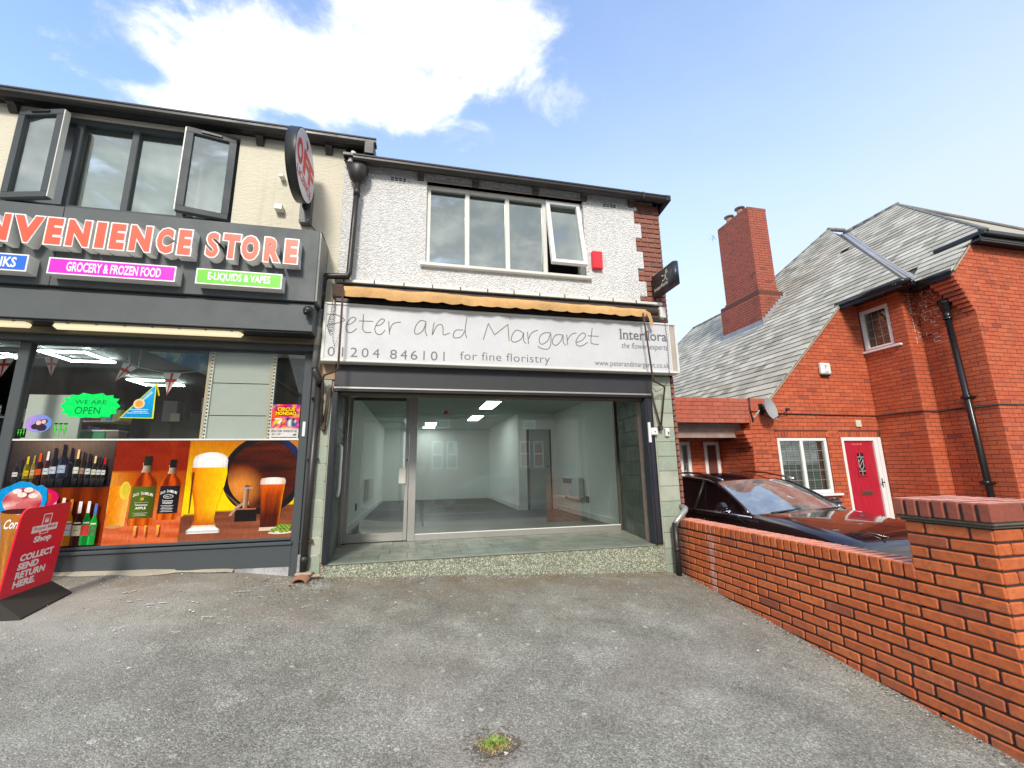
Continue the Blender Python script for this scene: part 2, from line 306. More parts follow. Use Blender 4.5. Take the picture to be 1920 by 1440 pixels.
# ------------------------------------------------------------ builders
def link(name, me, parent=None):
    o = bpy.data.objects.new(name, me); C.objects.link(o)
    if parent is not None: o.parent = parent
    return o
def tag(o, label=None, cat=None, group=None, kind=None):
    if label: o['label'] = label
    if cat: o['category'] = cat
    if group: o['group'] = group
    if kind: o['kind'] = kind
    return o
def thing(name, label, cat, group=None, loc=(0, 0, 0)):
    o = link(name, None); o.location = loc; return tag(o, label, cat, group)
class MB:
    def __init__(s): s.v = []; s.f = []; s.m = []; s.mats = []; s.col = None; s.sm = []
    def mi(s, m):
        if m not in s.mats: s.mats.append(m)
        return s.mats.index(m)
    def poly(s, pts, m, smooth=False):
        k = len(s.v); s.v += [tuple(p) for p in pts]; s.f.append(tuple(range(k, k+len(pts)))); s.m.append(s.mi(m)); s.sm.append(smooth)
    def mesh(s, vs, fs, m, smooth=False):
        k = len(s.v); s.v += [tuple(p) for p in vs]
        for f in fs: s.f.append(tuple(k+i for i in f)); s.m.append(s.mi(m)); s.sm.append(smooth)
    def box(s, x0, x1, y0, y1, z0, z1, m, bev=0.0):
        if bev > 0: return s.cbox(x0, x1, y0, y1, z0, z1, m, bev)
        v = [(x, y, z) for z in (z0, z1) for y in (y0, y1) for x in (x0, x1)]
        s.mesh(v, [(0, 2, 3, 1), (4, 5, 7, 6), (0, 1, 5, 4), (2, 6, 7, 3), (0, 4, 6, 2), (1, 3, 7, 5)], m)
    def cbox(s, x0, x1, y0, y1, z0, z1, m, b):
        b = min(b, (x1-x0)*.45, (y1-y0)*.45, (z1-z0)*.45)
        v = []; idx = {}
        for ix, X in enumerate((x0, x1)):
            for iy, Y in enumerate((y0, y1)):
                for iz, Z in enumerate((z0, z1)):
                    sx, sy, sz = (b if ix == 0 else -b), (b if iy == 0 else -b), (b if iz == 0 else -b)
                    for a, p in enumerate(((X, Y+sy, Z+sz), (X+sx, Y, Z+sz), (X+sx, Y+sy, Z))):
                        idx[(ix, iy, iz, a)] = len(v); v.append(p)
        q = lambda *k: idx[k]
        f = []
        for ix in (0, 1): f.append((q(ix,0,0,0), q(ix,1,0,0), q(ix,1,1,0), q(ix,0,1,0)))
        for iy in (0, 1): f.append((q(0,iy,0,1), q(1,iy,0,1), q(1,iy,1,1), q(0,iy,1,1)))
        for iz in (0, 1): f.append((q(0,0,iz,2), q(1,0,iz,2), q(1,1,iz,2), q(0,1,iz,2)))
        for iy in (0, 1):
            for iz in (0, 1): f.append((q(0,iy,iz,1), q(1,iy,iz,1), q(1,iy,iz,2), q(0,iy,iz,2)))
        for ix in (0, 1):
            for iz in (0, 1): f.append((q(ix,0,iz,0), q(ix,1,iz,0), q(ix,1,iz,2), q(ix,0,iz,2)))
        for ix in (0, 1):
            for iy in (0, 1): f.append((q(ix,iy,0,0), q(ix,iy,1,0), q(ix,iy,1,1), q(ix,iy,0,1)))
        for ix in (0, 1):
            for iy in (0, 1):
                for iz in (0, 1): f.append((q(ix,iy,iz,0), q(ix,iy,iz,1), q(ix,iy,iz,2)))
        s.mesh(v, f, m)
    def tube(s, pts, r, m, n=10, cap=True, radii=None):
        pts = [Vector(p) for p in pts]; rings = []; ref = None
        for i, p in enumerate(pts):
            d = ((pts[i+1]-p).normalized() if i+1 < len(pts) else Vector((0, 0, 0))) + ((p-pts[i-1]).normalized() if i > 0 else Vector((0, 0, 0)))
            d.normalize()
            if ref is None: ref = Vector((0, 0, 1)) if abs(d.z) < .9 else Vector((1, 0, 0))
            a = (ref - d*ref.dot(d)).normalized(); ref = a; b = d.cross(a)
            rr = radii[i] if radii else r
            if 0 < i < len(pts)-1:
                cs = max(.5, (pts[i+1]-p).normalized().dot((p-pts[i-1]).normalized())); k = 1/max(.6, math.sqrt((1+cs)/2))
            else: k = 1
            rings.append([p + (a*math.cos(2*math.pi*j/n) + b*math.sin(2*math.pi*j/n))*rr*k for j in range(n)])
        v = [q for g in rings for q in g]; f = []
        for i in range(len(rings)-1):
            for j in range(n): f.append((i*n+j, i*n+(j+1) % n, (i+1)*n+(j+1) % n, (i+1)*n+j))
        if cap: f.append(tuple(reversed(range(n)))); f.append(tuple(range((len(rings)-1)*n, len(rings)*n)))
        s.mesh(v, f, m, True)
    def prism(s, prof, axis, a0, a1, m, smooth=False):   # prof: list of 2-d points; axis 'x','y','z' extrusion
        def P(u, v, w_): return {'x': (w_, u, v), 'y': (u, w_, v), 'z': (u, v, w_)}[axis]
        n = len(prof); v = [P(u, q, a0) for u, q in prof] + [P(u, q, a1) for u, q in prof]
        s.mesh(v, [tuple(range(n)), tuple(reversed(range(n, 2*n)))], m)
        s.mesh(v, [(i, (i+1) % n, n+(i+1) % n, n+i) for i in range(n)], m, smooth)
    def ball(s, c, r, m, n=10, sc_=(1, 1, 1)):
        v = []; f = []; k = n//2+1
        for i in range(k+1):
            th = math.pi*i/k
            for j in range(n):
                ph = 2*math.pi*j/n; v.append((c[0]+r*sc_[0]*math.sin(th)*math.cos(ph), c[1]+r*sc_[1]*math.sin(th)*math.sin(ph), c[2]+r*sc_[2]*math.cos(th)))
        for i in range(k):
            for j in range(n): f.append((i*n+j, i*n+(j+1) % n, (i+1)*n+(j+1) % n, (i+1)*n+j))
        s.mesh(v, f, m, True)
    def build(s, name, parent=None, me_only=False):
        me = bpy.data.meshes.new(name); me.from_pydata(s.v, [], s.f)
        for m in s.mats: me.materials.append(m)
        me.polygons.foreach_set('material_index', s.m); me.polygons.foreach_set('use_smooth', s.sm)
        bm = bmesh.new(); bm.from_mesh(me); bmesh.ops.remove_doubles(bm, verts=bm.verts, dist=1e-5) if len(s.v) < 4000 and s.col is None else None
        bmesh.ops.recalc_face_normals(bm, faces=bm.faces); bm.to_mesh(me); bm.free(); me.update()
        if me_only: return me
        return link(name, me, parent)
def box(name, dims, m, parent=None, bev=0.0):
    b = MB(); b.box(*dims, m, bev); return b.build(name, parent)
def frame_rect(mb, x0, x1, z0, z1, w_, y0, y1, m, bev=.004):
    mb.box(x0, x1, y0, y1, z0, z0+w_, m, bev); mb.box(x0, x1, y0, y1, z1-w_, z1, m, bev)
    mb.box(x0, x0+w_, y0+.002, y1, z0+w_, z1-w_, m, 0); mb.box(x1-w_, x1, y0+.002, y1, z0+w_, z1-w_, m, 0)
_tc = {}
def text_mesh(s_, offset=0.0, extrude=0.0, shear=0.0, spacing=1.0, res=3):
    k = (s_, offset, extrude, shear, spacing, res)
    if k in _tc: return _tc[k]
    cu = bpy.data.curves.new('t', 'FONT'); cu.body = s_; cu.offset = offset; cu.extrude = extrude; cu.shear = shear; cu.space_character = spacing; cu.resolution_u = res
    o = bpy.data.objects.new('t', cu); C.objects.link(o); dg = bpy.context.evaluated_depsgraph_get()
    me = bpy.data.meshes.new_from_object(o.evaluated_get(dg)); bpy.data.objects.remove(o); bpy.data.curves.remove(cu)
    vs = [tuple(v.co) for v in me.vertices]; fs = [tuple(p.vertices) for p in me.polygons]; bpy.data.meshes.remove(me)
    _tc[k] = (vs, fs); return _tc[k]
def text(mb, s_, x0, x1, z0, z1, y, m, offset=0.0, depth=0.0, shear=0.0, spacing=1.0, xf=None, tagbox=None):
    vs, fs = text_mesh(s_, offset, 0.5 if depth else 0.0, shear, spacing)
    a = min(v[0] for v in vs); b = max(v[0] for v in vs); c = min(v[1] for v in vs); d = max(v[1] for v in vs)
    if tagbox: c, d = tagbox
    out = []
    for v in vs:
        p = (x0+(v[0]-a)/(b-a)*(x1-x0), y + (0.5-v[2])*depth if depth else y, z0+(v[1]-c)/(d-c)*(z1-z0))
        out.append(xf(p) if xf else p)
    mb.mesh(out, fs, m)
def stroke(mb, pts, wdt, y, m):       # pen line on a vertical face looking towards -y
    for i in range(len(pts)-1):
        a = Vector((pts[i][0], pts[i][1])); b = Vector((pts[i+1][0], pts[i+1][1])); d = (b-a)
        if d.length < 1e-6: continue
        d.normalize(); n_ = Vector((-d.y, d.x))*wdt/2; a2 = a-d*wdt*.3; b2 = b+d*wdt*.3; yy = y-.0002*(i % 2)
        mb.poly([(a2.x-n_.x, yy, a2.y-n_.y), (b2.x-n_.x, yy, b2.y-n_.y), (b2.x+n_.x, yy, b2.y+n_.y), (a2.x+n_.x, yy, a2.y+n_.y)], m)
def smooth_pts(pts, k=4):
    if len(pts) < 3: return pts
    P = [pts[0]]+list(pts)+[pts[-1]]; o = []
    for i in range(1, len(P)-2):
        for j in range(k):
            t = j/k; q = []
            for a in range(2):
                p0, p1, p2, p3 = P[i-1][a], P[i][a], P[i+1][a], P[i+2][a]
                q.append(.5*((2*p1)+(-p0+p2)*t+(2*p0-5*p1+4*p2-p3)*t*t+(-p0+3*p1-3*p2+p3)*t**3))
            o.append(tuple(q))
    o.append(pts[-1]); return o

def top_skylit(b):  # recolours the top faces paler, as if lit by the sky
    zt = max(p[2] for p in b.v); k = b.mi(M_SKYTOP)
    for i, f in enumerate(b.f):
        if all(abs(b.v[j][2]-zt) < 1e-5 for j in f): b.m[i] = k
# brickwork: pieces laid on a plane with origin O, horizontal direction U, outward normal N
_bm = {}
def brick_mesh(L, h, d, m, jit=0):
    k = (round(L, 3), round(h, 3), round(d, 3), m.name, jit)
    if k not in _bm:
        b = MB(); b.cbox(-L/2, L/2, -.004, d, -h/2, h/2, m, .0065)
        rr = random.Random(jit); b.v = [(x+rr.uniform(-.0016, .0016), y+rr.uniform(-.0012, .0012), z+rr.uniform(-.0016, .0016)) for x, y, z in b.v]
        _bm[k] = b.build('brick', me_only=True)
    return _bm[k]
def lay(pieces, parent, m, name='brick', budget=300, stuff='brickwork', depth=.06):
    """pieces: (centre, U, N, length, height); the nearest ones become objects, the rest one mesh"""
    pieces.sort(key=lambda p: (p[0]-Vector((0, -5, 0))).length)
    for i, (c, U, N, L, h) in enumerate(pieces[:budget]):
        o = link(name, brick_mesh(L, h, depth, m, i % 3), parent)
        Nn = -N; o.matrix_local = Matrix(((U.x, Nn.x, 0, c.x), (U.y, Nn.y, 0, c.y), (U.z, Nn.z, 1, c.z), (0, 0, 0, 1)))
    rest = pieces[budget:]
    if rest:
        mb = MB()
        for c, U, N, L, h in rest:
            Z = Vector((0, 0, 1)); e = Vector((0, 0, 0)) + N*random.uniform(-.001, .0015)
            p = [c+e+U*a*L/2+Z*b*h/2 for a, b in ((-1, -1), (1, -1), (1, 1), (-1, 1))]; q = [x-N*.03 for x in p]
            mb.mesh(p+q, [(0, 1, 2, 3), (0, 4, 5, 1), (1, 5, 6, 2), (2, 6, 7, 3), (3, 7, 4, 0)], m)
        o = mb.build(stuff, parent); o['kind'] = 'stuff'
def courses(O, U, N, u0, u1, z0, z1, bond=.228, ch=.0759, joint=.011, keep=None, pattern='stretcher', phase=0.0, out=None, ztop=None):
    out = [] if out is None else out; O = Vector(O); U = Vector(U); N = Vector(N)
    n = int(math.ceil((z1-z0)/ch)); 
    for k in range(n):
        zt = z1-k*ch; zb = zt-ch
        zc = (zt+zb)/2
        if zc < z0: continue
        half = bond/2
        L0 = bond if pattern == 'stretcher' or (pattern == 'english' and k % 4 != 1) else half
        u = u0 - ((k % 2)*half + phase) % L0 - 0
        u = u0-L0 if False else u
        while u < u1-1e-4:
            a = max(u, u0); b = min(u+L0, u1); u += L0
            segs = [(a, b)]
            if keep: segs = keep(a, b, zc)
            for a, b in segs:
                if b-a < .022: continue
                c = O+U*((a+b)/2)+Vector((0, 0, zc-O.z)) + N*random.uniform(-.0015, .0015)
                out.append((c, U, N, b-a-joint, ch-joint))
    return out
def holes_keep(holes, lim=None):
    def f(a, b, z):
        segs = [(a, b)]
        for (h0, h1, z0, z1) in holes:
            if z0 <= z <= z1:
                ns = []
                for p, q in segs:
                    if q <= h0 or p >= h1: ns.append((p, q)); continue
                    if p < h0: ns.append((p, h0))
                    if q > h1: ns.append((h1, q))
                segs = ns
        if lim:
            lo, hi = lim(z); segs = [(max(p, lo), min(q, hi)) for p, q in segs if min(q, hi) > max(p, lo)]
        return segs
    return f
def clip_poly(poly, clip):
    out = poly
    for i in range(len(clip)):
        a, b = clip[i], clip[(i+1) % len(clip)]; inp = out; out = []
        if not inp: return []
        def side(p): return (b[0]-a[0])*(p[1]-a[1])-(b[1]-a[1])*(p[0]-a[0])
        for j in range(len(inp)):
            p, q = inp[j], inp[(j+1) % len(inp)]; sp_, sq = side(p), side(q)
            if sp_ >= 0: out.append(p)
            if (sp_ >= 0) != (sq >= 0):
                t = sp_/(sp_-sq); out.append((p[0]+(q[0]-p[0])*t, p[1]+(q[1]-p[1])*t))
    return out
def ccw(p):
    a = sum(p[i][0]*p[(i+1) % len(p)][1]-p[(i+1) % len(p)][0]*p[i][1] for i in range(len(p)))
    return p if a > 0 else p[::-1]

# ------------------------------------------------------------ ground
def lerp(v, tab):
    if v <= tab[0][0]: return tab[0][1]
    for (a, p), (b, q) in zip(tab, tab[1:]):
        if v <= b: return p+(q-p)*(v-a)/(b-a)
    return tab[-1][1]
def gz(x, y):
    f = lerp(x, [(-9, -.80), (-4, -.88), (-2.4, -.94), (-1.8, -.965), (-1.2, -1.055), (-.96, -1.09), (3.1, -1.295), (3.4, -1.31)])
    z = f + lerp(y, [(-9, -.56), (-6, -.52), (-3, -.285), (-1, -.09), (0, 0), (.3, 0)])
    return z
mb = MB(); xs = [-14+.12*i for i in range(int(17.3/.12)+1)]; ys = [-7.0+.1*i for i in range(74)]
xs = [x for x in xs if x < 3.2]+[3.21]
vs = [(x, y, gz(x, y)+.010*noise.noise(Vector((x*1.3, y*1.3, 0)))+.004*noise.noise(Vector((x*6, y*6, 3)))) for y in ys for x in xs]
n = len(xs); mb.mesh(vs, [(j*n+i, j*n+i+1, (j+1)*n+i+1, (j+1)*n+i) for j in range(len(ys)-1) for i in range(n-1)], M_ASPH, True)
tag(mb.build('forecourt'), kind='structure')
M_ROAD = mat('road asphalt', (.10, .10, .098), .9, grime=.4)
M_PAVE = mat('concrete paving', (.26, .25, .235), .85, grime=.4)
def flat(name, x0, x1, y0, y1, z, m, kind='structure'):
    b = MB(); b.poly([(x0, y0, z), (x1, y0, z), (x1, y1, z), (x0, y1, z)], m); return tag(b.build(name), kind=kind)
flat('terrain', -400, 400, -400, 400, -2.35, mat('distant ground', (.12, .14, .09), .95))
flat('driveway', 3.22, 40, -4.2, 30, -1.72, mat('driveway concrete', (.30, .29, .27), .9, grime=.4))
flat('near_pavement', -40, 40, -8.6, -6.95, -1.86, M_PAVE)
flat('road', -60, 60, -15.6, -8.6, -1.97, M_ROAD)
o = box('far_pavement', (-60, 60, -17.6, -15.6, -2.2, -1.85), M_PAVE, bev=.03); tag(o, kind='structure')
mb = MB()
for k in range(-10, 10): mb.box(k*5.5, k*5.5+3, -12.15, -12.05, -1.97, -1.966, M_WHITE)
mb.box(-40, 40, -9.1, -9.0, -1.97, -1.966, M_WHITE); mb.box(-40, 40, -15.2, -15.1, -1.97, -1.966, M_WHITE)
tag(mb.build('road_marking'), kind='structure')
# grit and chips lying loose on the asphalt
mb = MB(); rg = random.Random(3); M_CHIP = mat('pale stone chip', (.62, .60, .54), .8); M_CHIPD = mat('dark stone chip', (.17, .16, .15), .9)
for i in range(1500):
    x = rg.uniform(-4, 3.1); y = rg.uniform(-4.2, -.05)
    if rg.random() < .3: x = -4+rg.random()*3.2; y = -1.6+rg.random()*1.5
    if rg.random() < .3: y = -.05-abs(rg.gauss(0, .3)); y = max(y, -3)
    r = rg.uniform(.002, .007)*(1.8 if rg.random() < .06 else 1); z = gz(x, y)+.006; a = rg.uniform(0, 6.28)
    p = [(x+r*math.cos(a+k*1.57+rg.uniform(-.4, .4))*rg.uniform(.7, 1.5), y+r*math.sin(a+k*1.57)*rg.uniform(.6, 1.1), z+rg.uniform(0, .003)) for k in range(4)]
    mb.mesh(p+[(x, y, z+r*.8)], [(0, 1, 4), (1, 2, 4), (2, 3, 4), (3, 0, 4)], M_CHIP if rg.random() < .6 else M_CHIPD)
tag(mb.build('gravel'), 'loose pale and dark stone chips scattered over the worn asphalt', 'gravel', kind='stuff')
mb = MB(); M_FLAKE = mat('flaking white paint', (.72, .72, .69), .8); M_SAND = mat('sandy concrete fillet', (.45, .40, .31), .95, grime=.5)
for (x, y, L, a) in [(-2.2, -.75, .12, .5), (-2.0, -.83, .16, .3), (-1.75, -.8, .10, -.2), (-1.55, -1.05, .09, .4), (-2.35, -.55, .1, .5), (-1.5, -.52, .14, .3), (-1.3, -.6, .1, .2), (-2.65, -1.7, .12, .3), (-.9, -.75, .07, .6), (-2.0, -1.25, .07, 1)]:
    for q in range(4):
        u = (q-1.5)*L/4+rg.uniform(-.01, .01); w_ = rg.uniform(.005, .014); cx = x+u*math.cos(a); cy = y+u*math.sin(a)+rg.uniform(-.012, .012)
        pts = [(cx+rg.uniform(.6, 1.2)*L/7*math.cos(t_), cy+w_*math.sin(t_)*rg.uniform(.6, 1.2), gz(cx, cy)+.010) for t_ in (0, .9, 1.8, 2.7, 3.6, 4.5, 5.4)]
        mb.poly(pts, M_FLAKE)
tag(mb.build('paint_flakes'), 'flaked white paint marks on the asphalt before the convenience store', 'paint marks', kind='stuff')
mb = MB(); pts = []      # sandy mortar fillet along the foot of the store front
for i in range(40):
    x = -3.9+2.15*i/39; wd = .07+.05*noise.noise(Vector((x*3, 0, 5)))+(.03 if x < -2.3 else 0); pts.append((x, wd))
for (a, wa), (b, wb) in zip(pts, pts[1:]):
    mb.mesh([(a, 0, gz(a, 0)+.045), (b, 0, gz(b, 0)+.045), (b, -wb, gz(b, -wb)+.006), (a, -wa, gz(a, -wa)+.006), (a, 0, -1.3), (b, 0, -1.3)], [(3, 2, 1, 0)], M_SAND, True)
tag(mb.build('mortar_fillet'), kind='structure')

# ------------------------------------------------------------ florist shop
SHOP = thing('florist_shop', 'two storey shop in white pebbledash with a recessed glazed front under the white sign', 'shop')
mb = MB(); Tk = .28
WX0, WX1, WZ0, WZ1 = .03, 2.17, 2.5, 3.645
mb.box(-.98, WX0, 0-.015, Tk, 1.1, 3.80, M_DASH); mb.box(WX1, 2.945, -.015, Tk, 1.1, 3.80, M_DASH)
mb.box(WX0, WX1, -.015, Tk, 1.1, WZ0, M_DASH); mb.box(WX0, WX1, -.015, Tk, WZ1, 3.80, M_DASH)
for z0, z1, x in ((3.17, 3.39, 3.048), (2.70, 2.965, 3.045), (2.29, 2.51, 3.06), (3.60, 3.66, 3.0)): mb.box(2.945, x, -.015, .01, z0, z1, M_DASH, .008)
mb.build('render_wall', SHOP)
mb = MB(); mb.box(2.93, 3.34, .012, Tk, -1.75, 3.80, M_LMORTAR); mb.box(3.28, 3.352, .012, 9.5, -1.75, 3.80, M_LMORTAR); mb.build('gable_wall', SHOP)
P_ = courses((0, 0, 0), (1, 0, 0), (0, -1, 0), 2.95, 3.36, 1.86, 3.72, .215, .0748, .011, holes_keep([(2.9, 3.05, 3.17, 3.39), (2.9, 3.045, 2.70, 2.965), (2.9, 3.06, 2.29, 2.51), (2.9, 3.0, 3.60, 3.66)]), phase=.02)
P_ += courses((0, 0, 0), (1, 0, 0), (0, -1, 0), 3.30, 3.36, -1.35, 1.15, .215, .0748, .013)
lay(P_, SHOP, M_OBRICK, budget=290)
P_ = courses((3.355, 0, 0), (0, 1, 0), (1, 0, 0), .02, 9.4, -1.7, 3.7, .228, .0748, .012); lay(P_, SHOP, M_OBRICK, stuff='gable_brickwork', budget=0)
# soffit, fascia board, gutter, rafter feet
GUT2 = MB(); 
def gutter(mb, x0, x1, y, z0, z1, m):
    d = z1-z0
    prof = [(y, z1), (y-.004, z1-.02), (y+.006, z1-.024), (y+.008, z0+.035), (y+.022, z0+.012), (y+.05, z0), (y+.095, z0+.008), (y+.11, z0+.03), (y+.11, z1-.01), (y+.1, z1-.01), (y+.095, z0+.04), (y+.05, z0+.018), (y+.018, z0+.045), (y+.014, z1)]
    mb.prism(prof, 'x', x0, x1, m, False)
mb = MB(); gutter(mb, -.86, 3.43, -.2, 3.69, 3.775, M_GUT); mb.box(3.0, 3.02, -.205, -.09, 3.685, 3.78, M_GUT); mb.build('gutter', SHOP)
mb = MB(); mb.box(-.98, 3.40, -.17, .3, 3.768, 3.80, M_BLACK); mb.box(-.98, 3.42, -.11, -.085, 3.735, 3.768, M_BLACK); mb.build('soffit', SHOP)
mb = MB(); mb.mesh([(3.36, -.2, 3.78), (3.44, -.2, 3.78), (3.44, .3, 3.80), (3.36, .3, 3.80), (3.36, -.2, 3.70), (3.44, -.2, 3.70), (3.40, .15, 3.60), (3.36, .3, 3.60)], [(0, 1, 2, 3), (4, 5, 1, 0), (5, 6, 2, 1), (4, 7, 6, 5), (6, 7, 3, 2), (0, 3, 7, 4)], M_BLACK); mb.build('verge_board', SHOP)
mb = MB(); mb.poly([(-.98, -.16, 3.80), (3.44, -.16, 3.80), (3.44, 4.5, 6.2), (-.98, 4.5, 6.2)], M_SLATE); mb.poly([(-.98, 9.5, 3.8), (3.44, 9.5, 3.8), (3.44, 4.5, 6.2), (-.98, 4.5, 6.2)], M_SLATE)
mb.poly([(3.352, 0, 3.8), (3.352, 9.5, 3.8), (3.352, 4.5, 6.1)], M_OBRICK); mb.build('roof', SHOP)
M_FOOT = mat('weathered rafter foot', (.07, .06, .05), .8, grime=.6)
fm = None
for i, x in enumerate((-.055, .655, 1.48, 2.18, 2.90)):
    if fm is None:
        b = MB(); b.prism([(0, .07), (-.085, .07), (-.085, .02), (-.05, .0), (-.03, -.045), (0, -.06)], 'x', -.04, .04, M_FOOT); b.box(-.045, .045, -.09, 0, .07, .085, M_FOOT); fm = b.build('rafter_foot', me_only=True)
    o = link('rafter_foot', fm, SHOP); o.location = (x, -.016, 3.70)
def air_vent(x, z, parent):
    b = MB(); 
    for k in range(4): b.box(x+k*.05, x+k*.05+.034, -.024, -.012, z, z+.014, M_BLACK); b.box(x+k*.05, x+k*.05+.034, -.024, -.012, z+.028, z+.042, M_BLACK)
    b.box(x-.02, x+.21, -.019, -.010, z-.02, z+.06, M_DASH); return b.build('air_vent', parent)
air_vent(-.42, 3.60, SHOP); air_vent(2.48, 3.66-.06, SHOP)
# upper window
WIN = MB(); frame_rect(WIN, WX0, WX1, WZ0, WZ1, .052, .045, .11, M_OLDW)
for x in (.56, 1.10, 1.62): WIN.box(x-.028, x+.028, .047, .11, WZ0+.052, WZ1-.052, M_OLDW, .004)
WN = WIN.build('upper_window', SHOP)
mb = MB(); mb.box(WX0-.06, WX1+.06, -.075, .05, 2.455, 2.497, M_OLDW, .006); mb.build('sill', WN)
mb = MB(); mb.box(WX0-.01, WX1+.01, -.02, .05, WZ1, WZ1+.03, mat('pinkish lintel edge', (.45, .36, .31), .9, grime=.4)); mb.build('lintel_edge', WN)
for a, b_ in ((WX0+.052, .532), (.588, 1.072), (1.128, 1.592)): box('pane', (a, b_, .075, .079, WZ0+.05, WZ1-.05), G_UP, WN)
SS = MB(); sx0, sx1, L = 1.635, 2.125, 1.03
frame_rect(SS, sx0, sx1, -L, 0, .052, -.03, .03, M_WHITE); SS.box(sx1-.14, sx1-.10, .03, .05, -L+.02, -L+.045, M_WHITE)
sash = SS.build('open_sash', WN); sash.location = (0, .035, WZ1-.045); sash.rotation_euler = (R(-11), 0, 0)
g = box('sash_pane', (sx0+.05, sx1-.05, -.003, .003, -L+.05, -.05), G_UP, None); g.parent = WN; g.location = sash.location; g.rotation_euler = sash.rotation_euler
# room behind it
mb = MB(); mb.mesh([(-.6, .3, 2.2), (2.8, .3, 2.2), (2.8, 3.2, 2.2), (-.6, 3.2, 2.2), (-.6, .3, 3.7), (2.8, .3, 3.7), (2.8, 3.2, 3.7), (-.6, 3.2, 3.7)], [(0, 1, 2, 3), (4, 5, 6, 7), (2, 3, 7, 6), (0, 3, 7, 4), (1, 2, 6, 5)], mat('upstairs room', (.22, .23, .22), .9)); mb.build('upstairs_room', SHOP)
# tiled pilasters
def tiles_face(x0, x1, z0, z1, h, parent, y=-.012, split=None, m=M_TILE):
    z = z1; k = 0
    while z > z0+.02:
        zb = max(z-h, z0); xs_ = [x0, x1] if not split else [x0, x0+(x1-x0)*split[k % len(split)], x1]
        for a, b_ in zip(xs_, xs_[1:]): 
            b = MB(); b.cbox(a+.002, b_-.002, y+random.uniform(-.002, .002), .02, zb+.002, z-.002, m, .004); b.build('tile', parent)
        z = zb; k += 1
mb = MB(); mb.box(2.96, 3.30, .004, .26, -1.75, 1.16, M_LMORTAR); mb.box(-1.12, -.93, .004, .26, -1.6, 1.16, M_LMORTAR); mb.build('pilaster_core', SHOP)
tiles_face(3.018, 3.293, -1.36, 1.04, .187, SHOP); tiles_face(3.018, 3.293, 1.04, 1.16, .187, SHOP)
tiles_face(-1.115, -.958, -1.15, 1.0, .187, SHOP)
mb = MB(); mb.cbox(2.993, 3.018, -.016, .02, -.945, 1.15, M_TILE, .006); mb.build('bullnose_edge', SHOP); mb = MB(); mb.cbox(-.958, -.945, -.016, .02, -.945, .9, M_TILE, .004); mb.build('bullnose_edge', SHOP)
box('timber_lining', (-1.10, -.93, -.02, .02, 1.0, 1.17), mat('bare timber end', (.42, .30, .19), .85, grime=.4), SHOP)
# guides, shutter box
for a, b_ in ((-.945, -.885), (2.885, 2.99)):
    mb = MB(); mb.box(a, b_, -.035, .10, -.955, .862, M_DARKBLUE, .006); mb.box(a+.018, a+.028, -.041, -.03, -.955, .862, M_BLACK); mb.box(b_-.02, b_-.012, -.041, -.03, -.955, .862, M_BLACK); mb.build('guide_rail', SHOP)
mb = MB(); mb.box(-.93, 3.0, -.045, .25, .905, 1.17, M_SHUT, .006); mb.box(-.93, 3.0, -.055, -.02, .893, .915, M_ALU, .003); mb.box(-.93, 3.0, -.05, .25, .862, .89, M_BLACK, .003)
mb.build('shutter_box', SHOP)
mb = MB(); 
for k in range(3): mb = MB(); mb.box(-.87, 2.88, .02+.028*k, .042+.028*k, .835-.004*k, .865, M_ALUB, .004); mb.build('shutter_bottom_rail', SHOP)
# recess: splayed tiled side walls, ceiling, tiled floor
mb = MB(); ST = -.962
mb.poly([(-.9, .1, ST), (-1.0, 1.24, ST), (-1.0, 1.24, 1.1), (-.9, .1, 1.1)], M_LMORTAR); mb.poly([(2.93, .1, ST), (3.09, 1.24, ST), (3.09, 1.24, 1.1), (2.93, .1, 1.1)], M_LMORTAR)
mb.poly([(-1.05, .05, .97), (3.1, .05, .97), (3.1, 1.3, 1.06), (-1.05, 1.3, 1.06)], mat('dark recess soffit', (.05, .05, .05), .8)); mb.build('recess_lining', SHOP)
def wall_tiles(xa, ya, xb, yb, sgn):
    D_ = Vector((xb-xa, yb-ya, 0)); Lw = D_.length; D_.normalize(); N_ = Vector((D_.y, -D_.x, 0))*sgn
    k = 0; z = ST
    while z < .98:
        u = -(.16 if k % 2 else 0)
        while u < Lw:
            a = max(u, 0); b_ = min(u+.31, Lw); u += .31
            if b_-a < .02: continue
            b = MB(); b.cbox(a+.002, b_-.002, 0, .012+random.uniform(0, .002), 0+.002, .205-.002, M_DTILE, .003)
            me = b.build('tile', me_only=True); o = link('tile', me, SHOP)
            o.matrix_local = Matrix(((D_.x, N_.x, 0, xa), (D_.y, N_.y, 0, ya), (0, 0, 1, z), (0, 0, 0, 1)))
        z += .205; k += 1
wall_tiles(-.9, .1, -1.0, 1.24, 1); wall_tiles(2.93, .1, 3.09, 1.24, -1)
mb = MB(); mb.box(-.945, 3.01, .0, .2, -1.6, ST-.014, M_TERR); mb.box(-.945, 3.01, -.012, .09, ST-.016, ST, M_FTILE, .006)
mb.box(-1.1, 3.2, .2, 1.3, -1.2, ST-.012, M_LMORTAR); mb.build('step', SHOP)
x = -.99; k = 0
for row in range(4):
    y0 = .094+row*.285; x = -1.0+(.1 if row % 2 else 0); 
    while x < 3.1:
        x2 = min(x+.305, 3.1); b = MB(); b.cbox(x+.0015, x2-.0015, y0+.0015, min(y0+.285, 1.25)-.0015, ST-.015, ST+random.uniform(-.001, .001), M_FTILE, .002); b.build('floor_tile', SHOP); x = x2
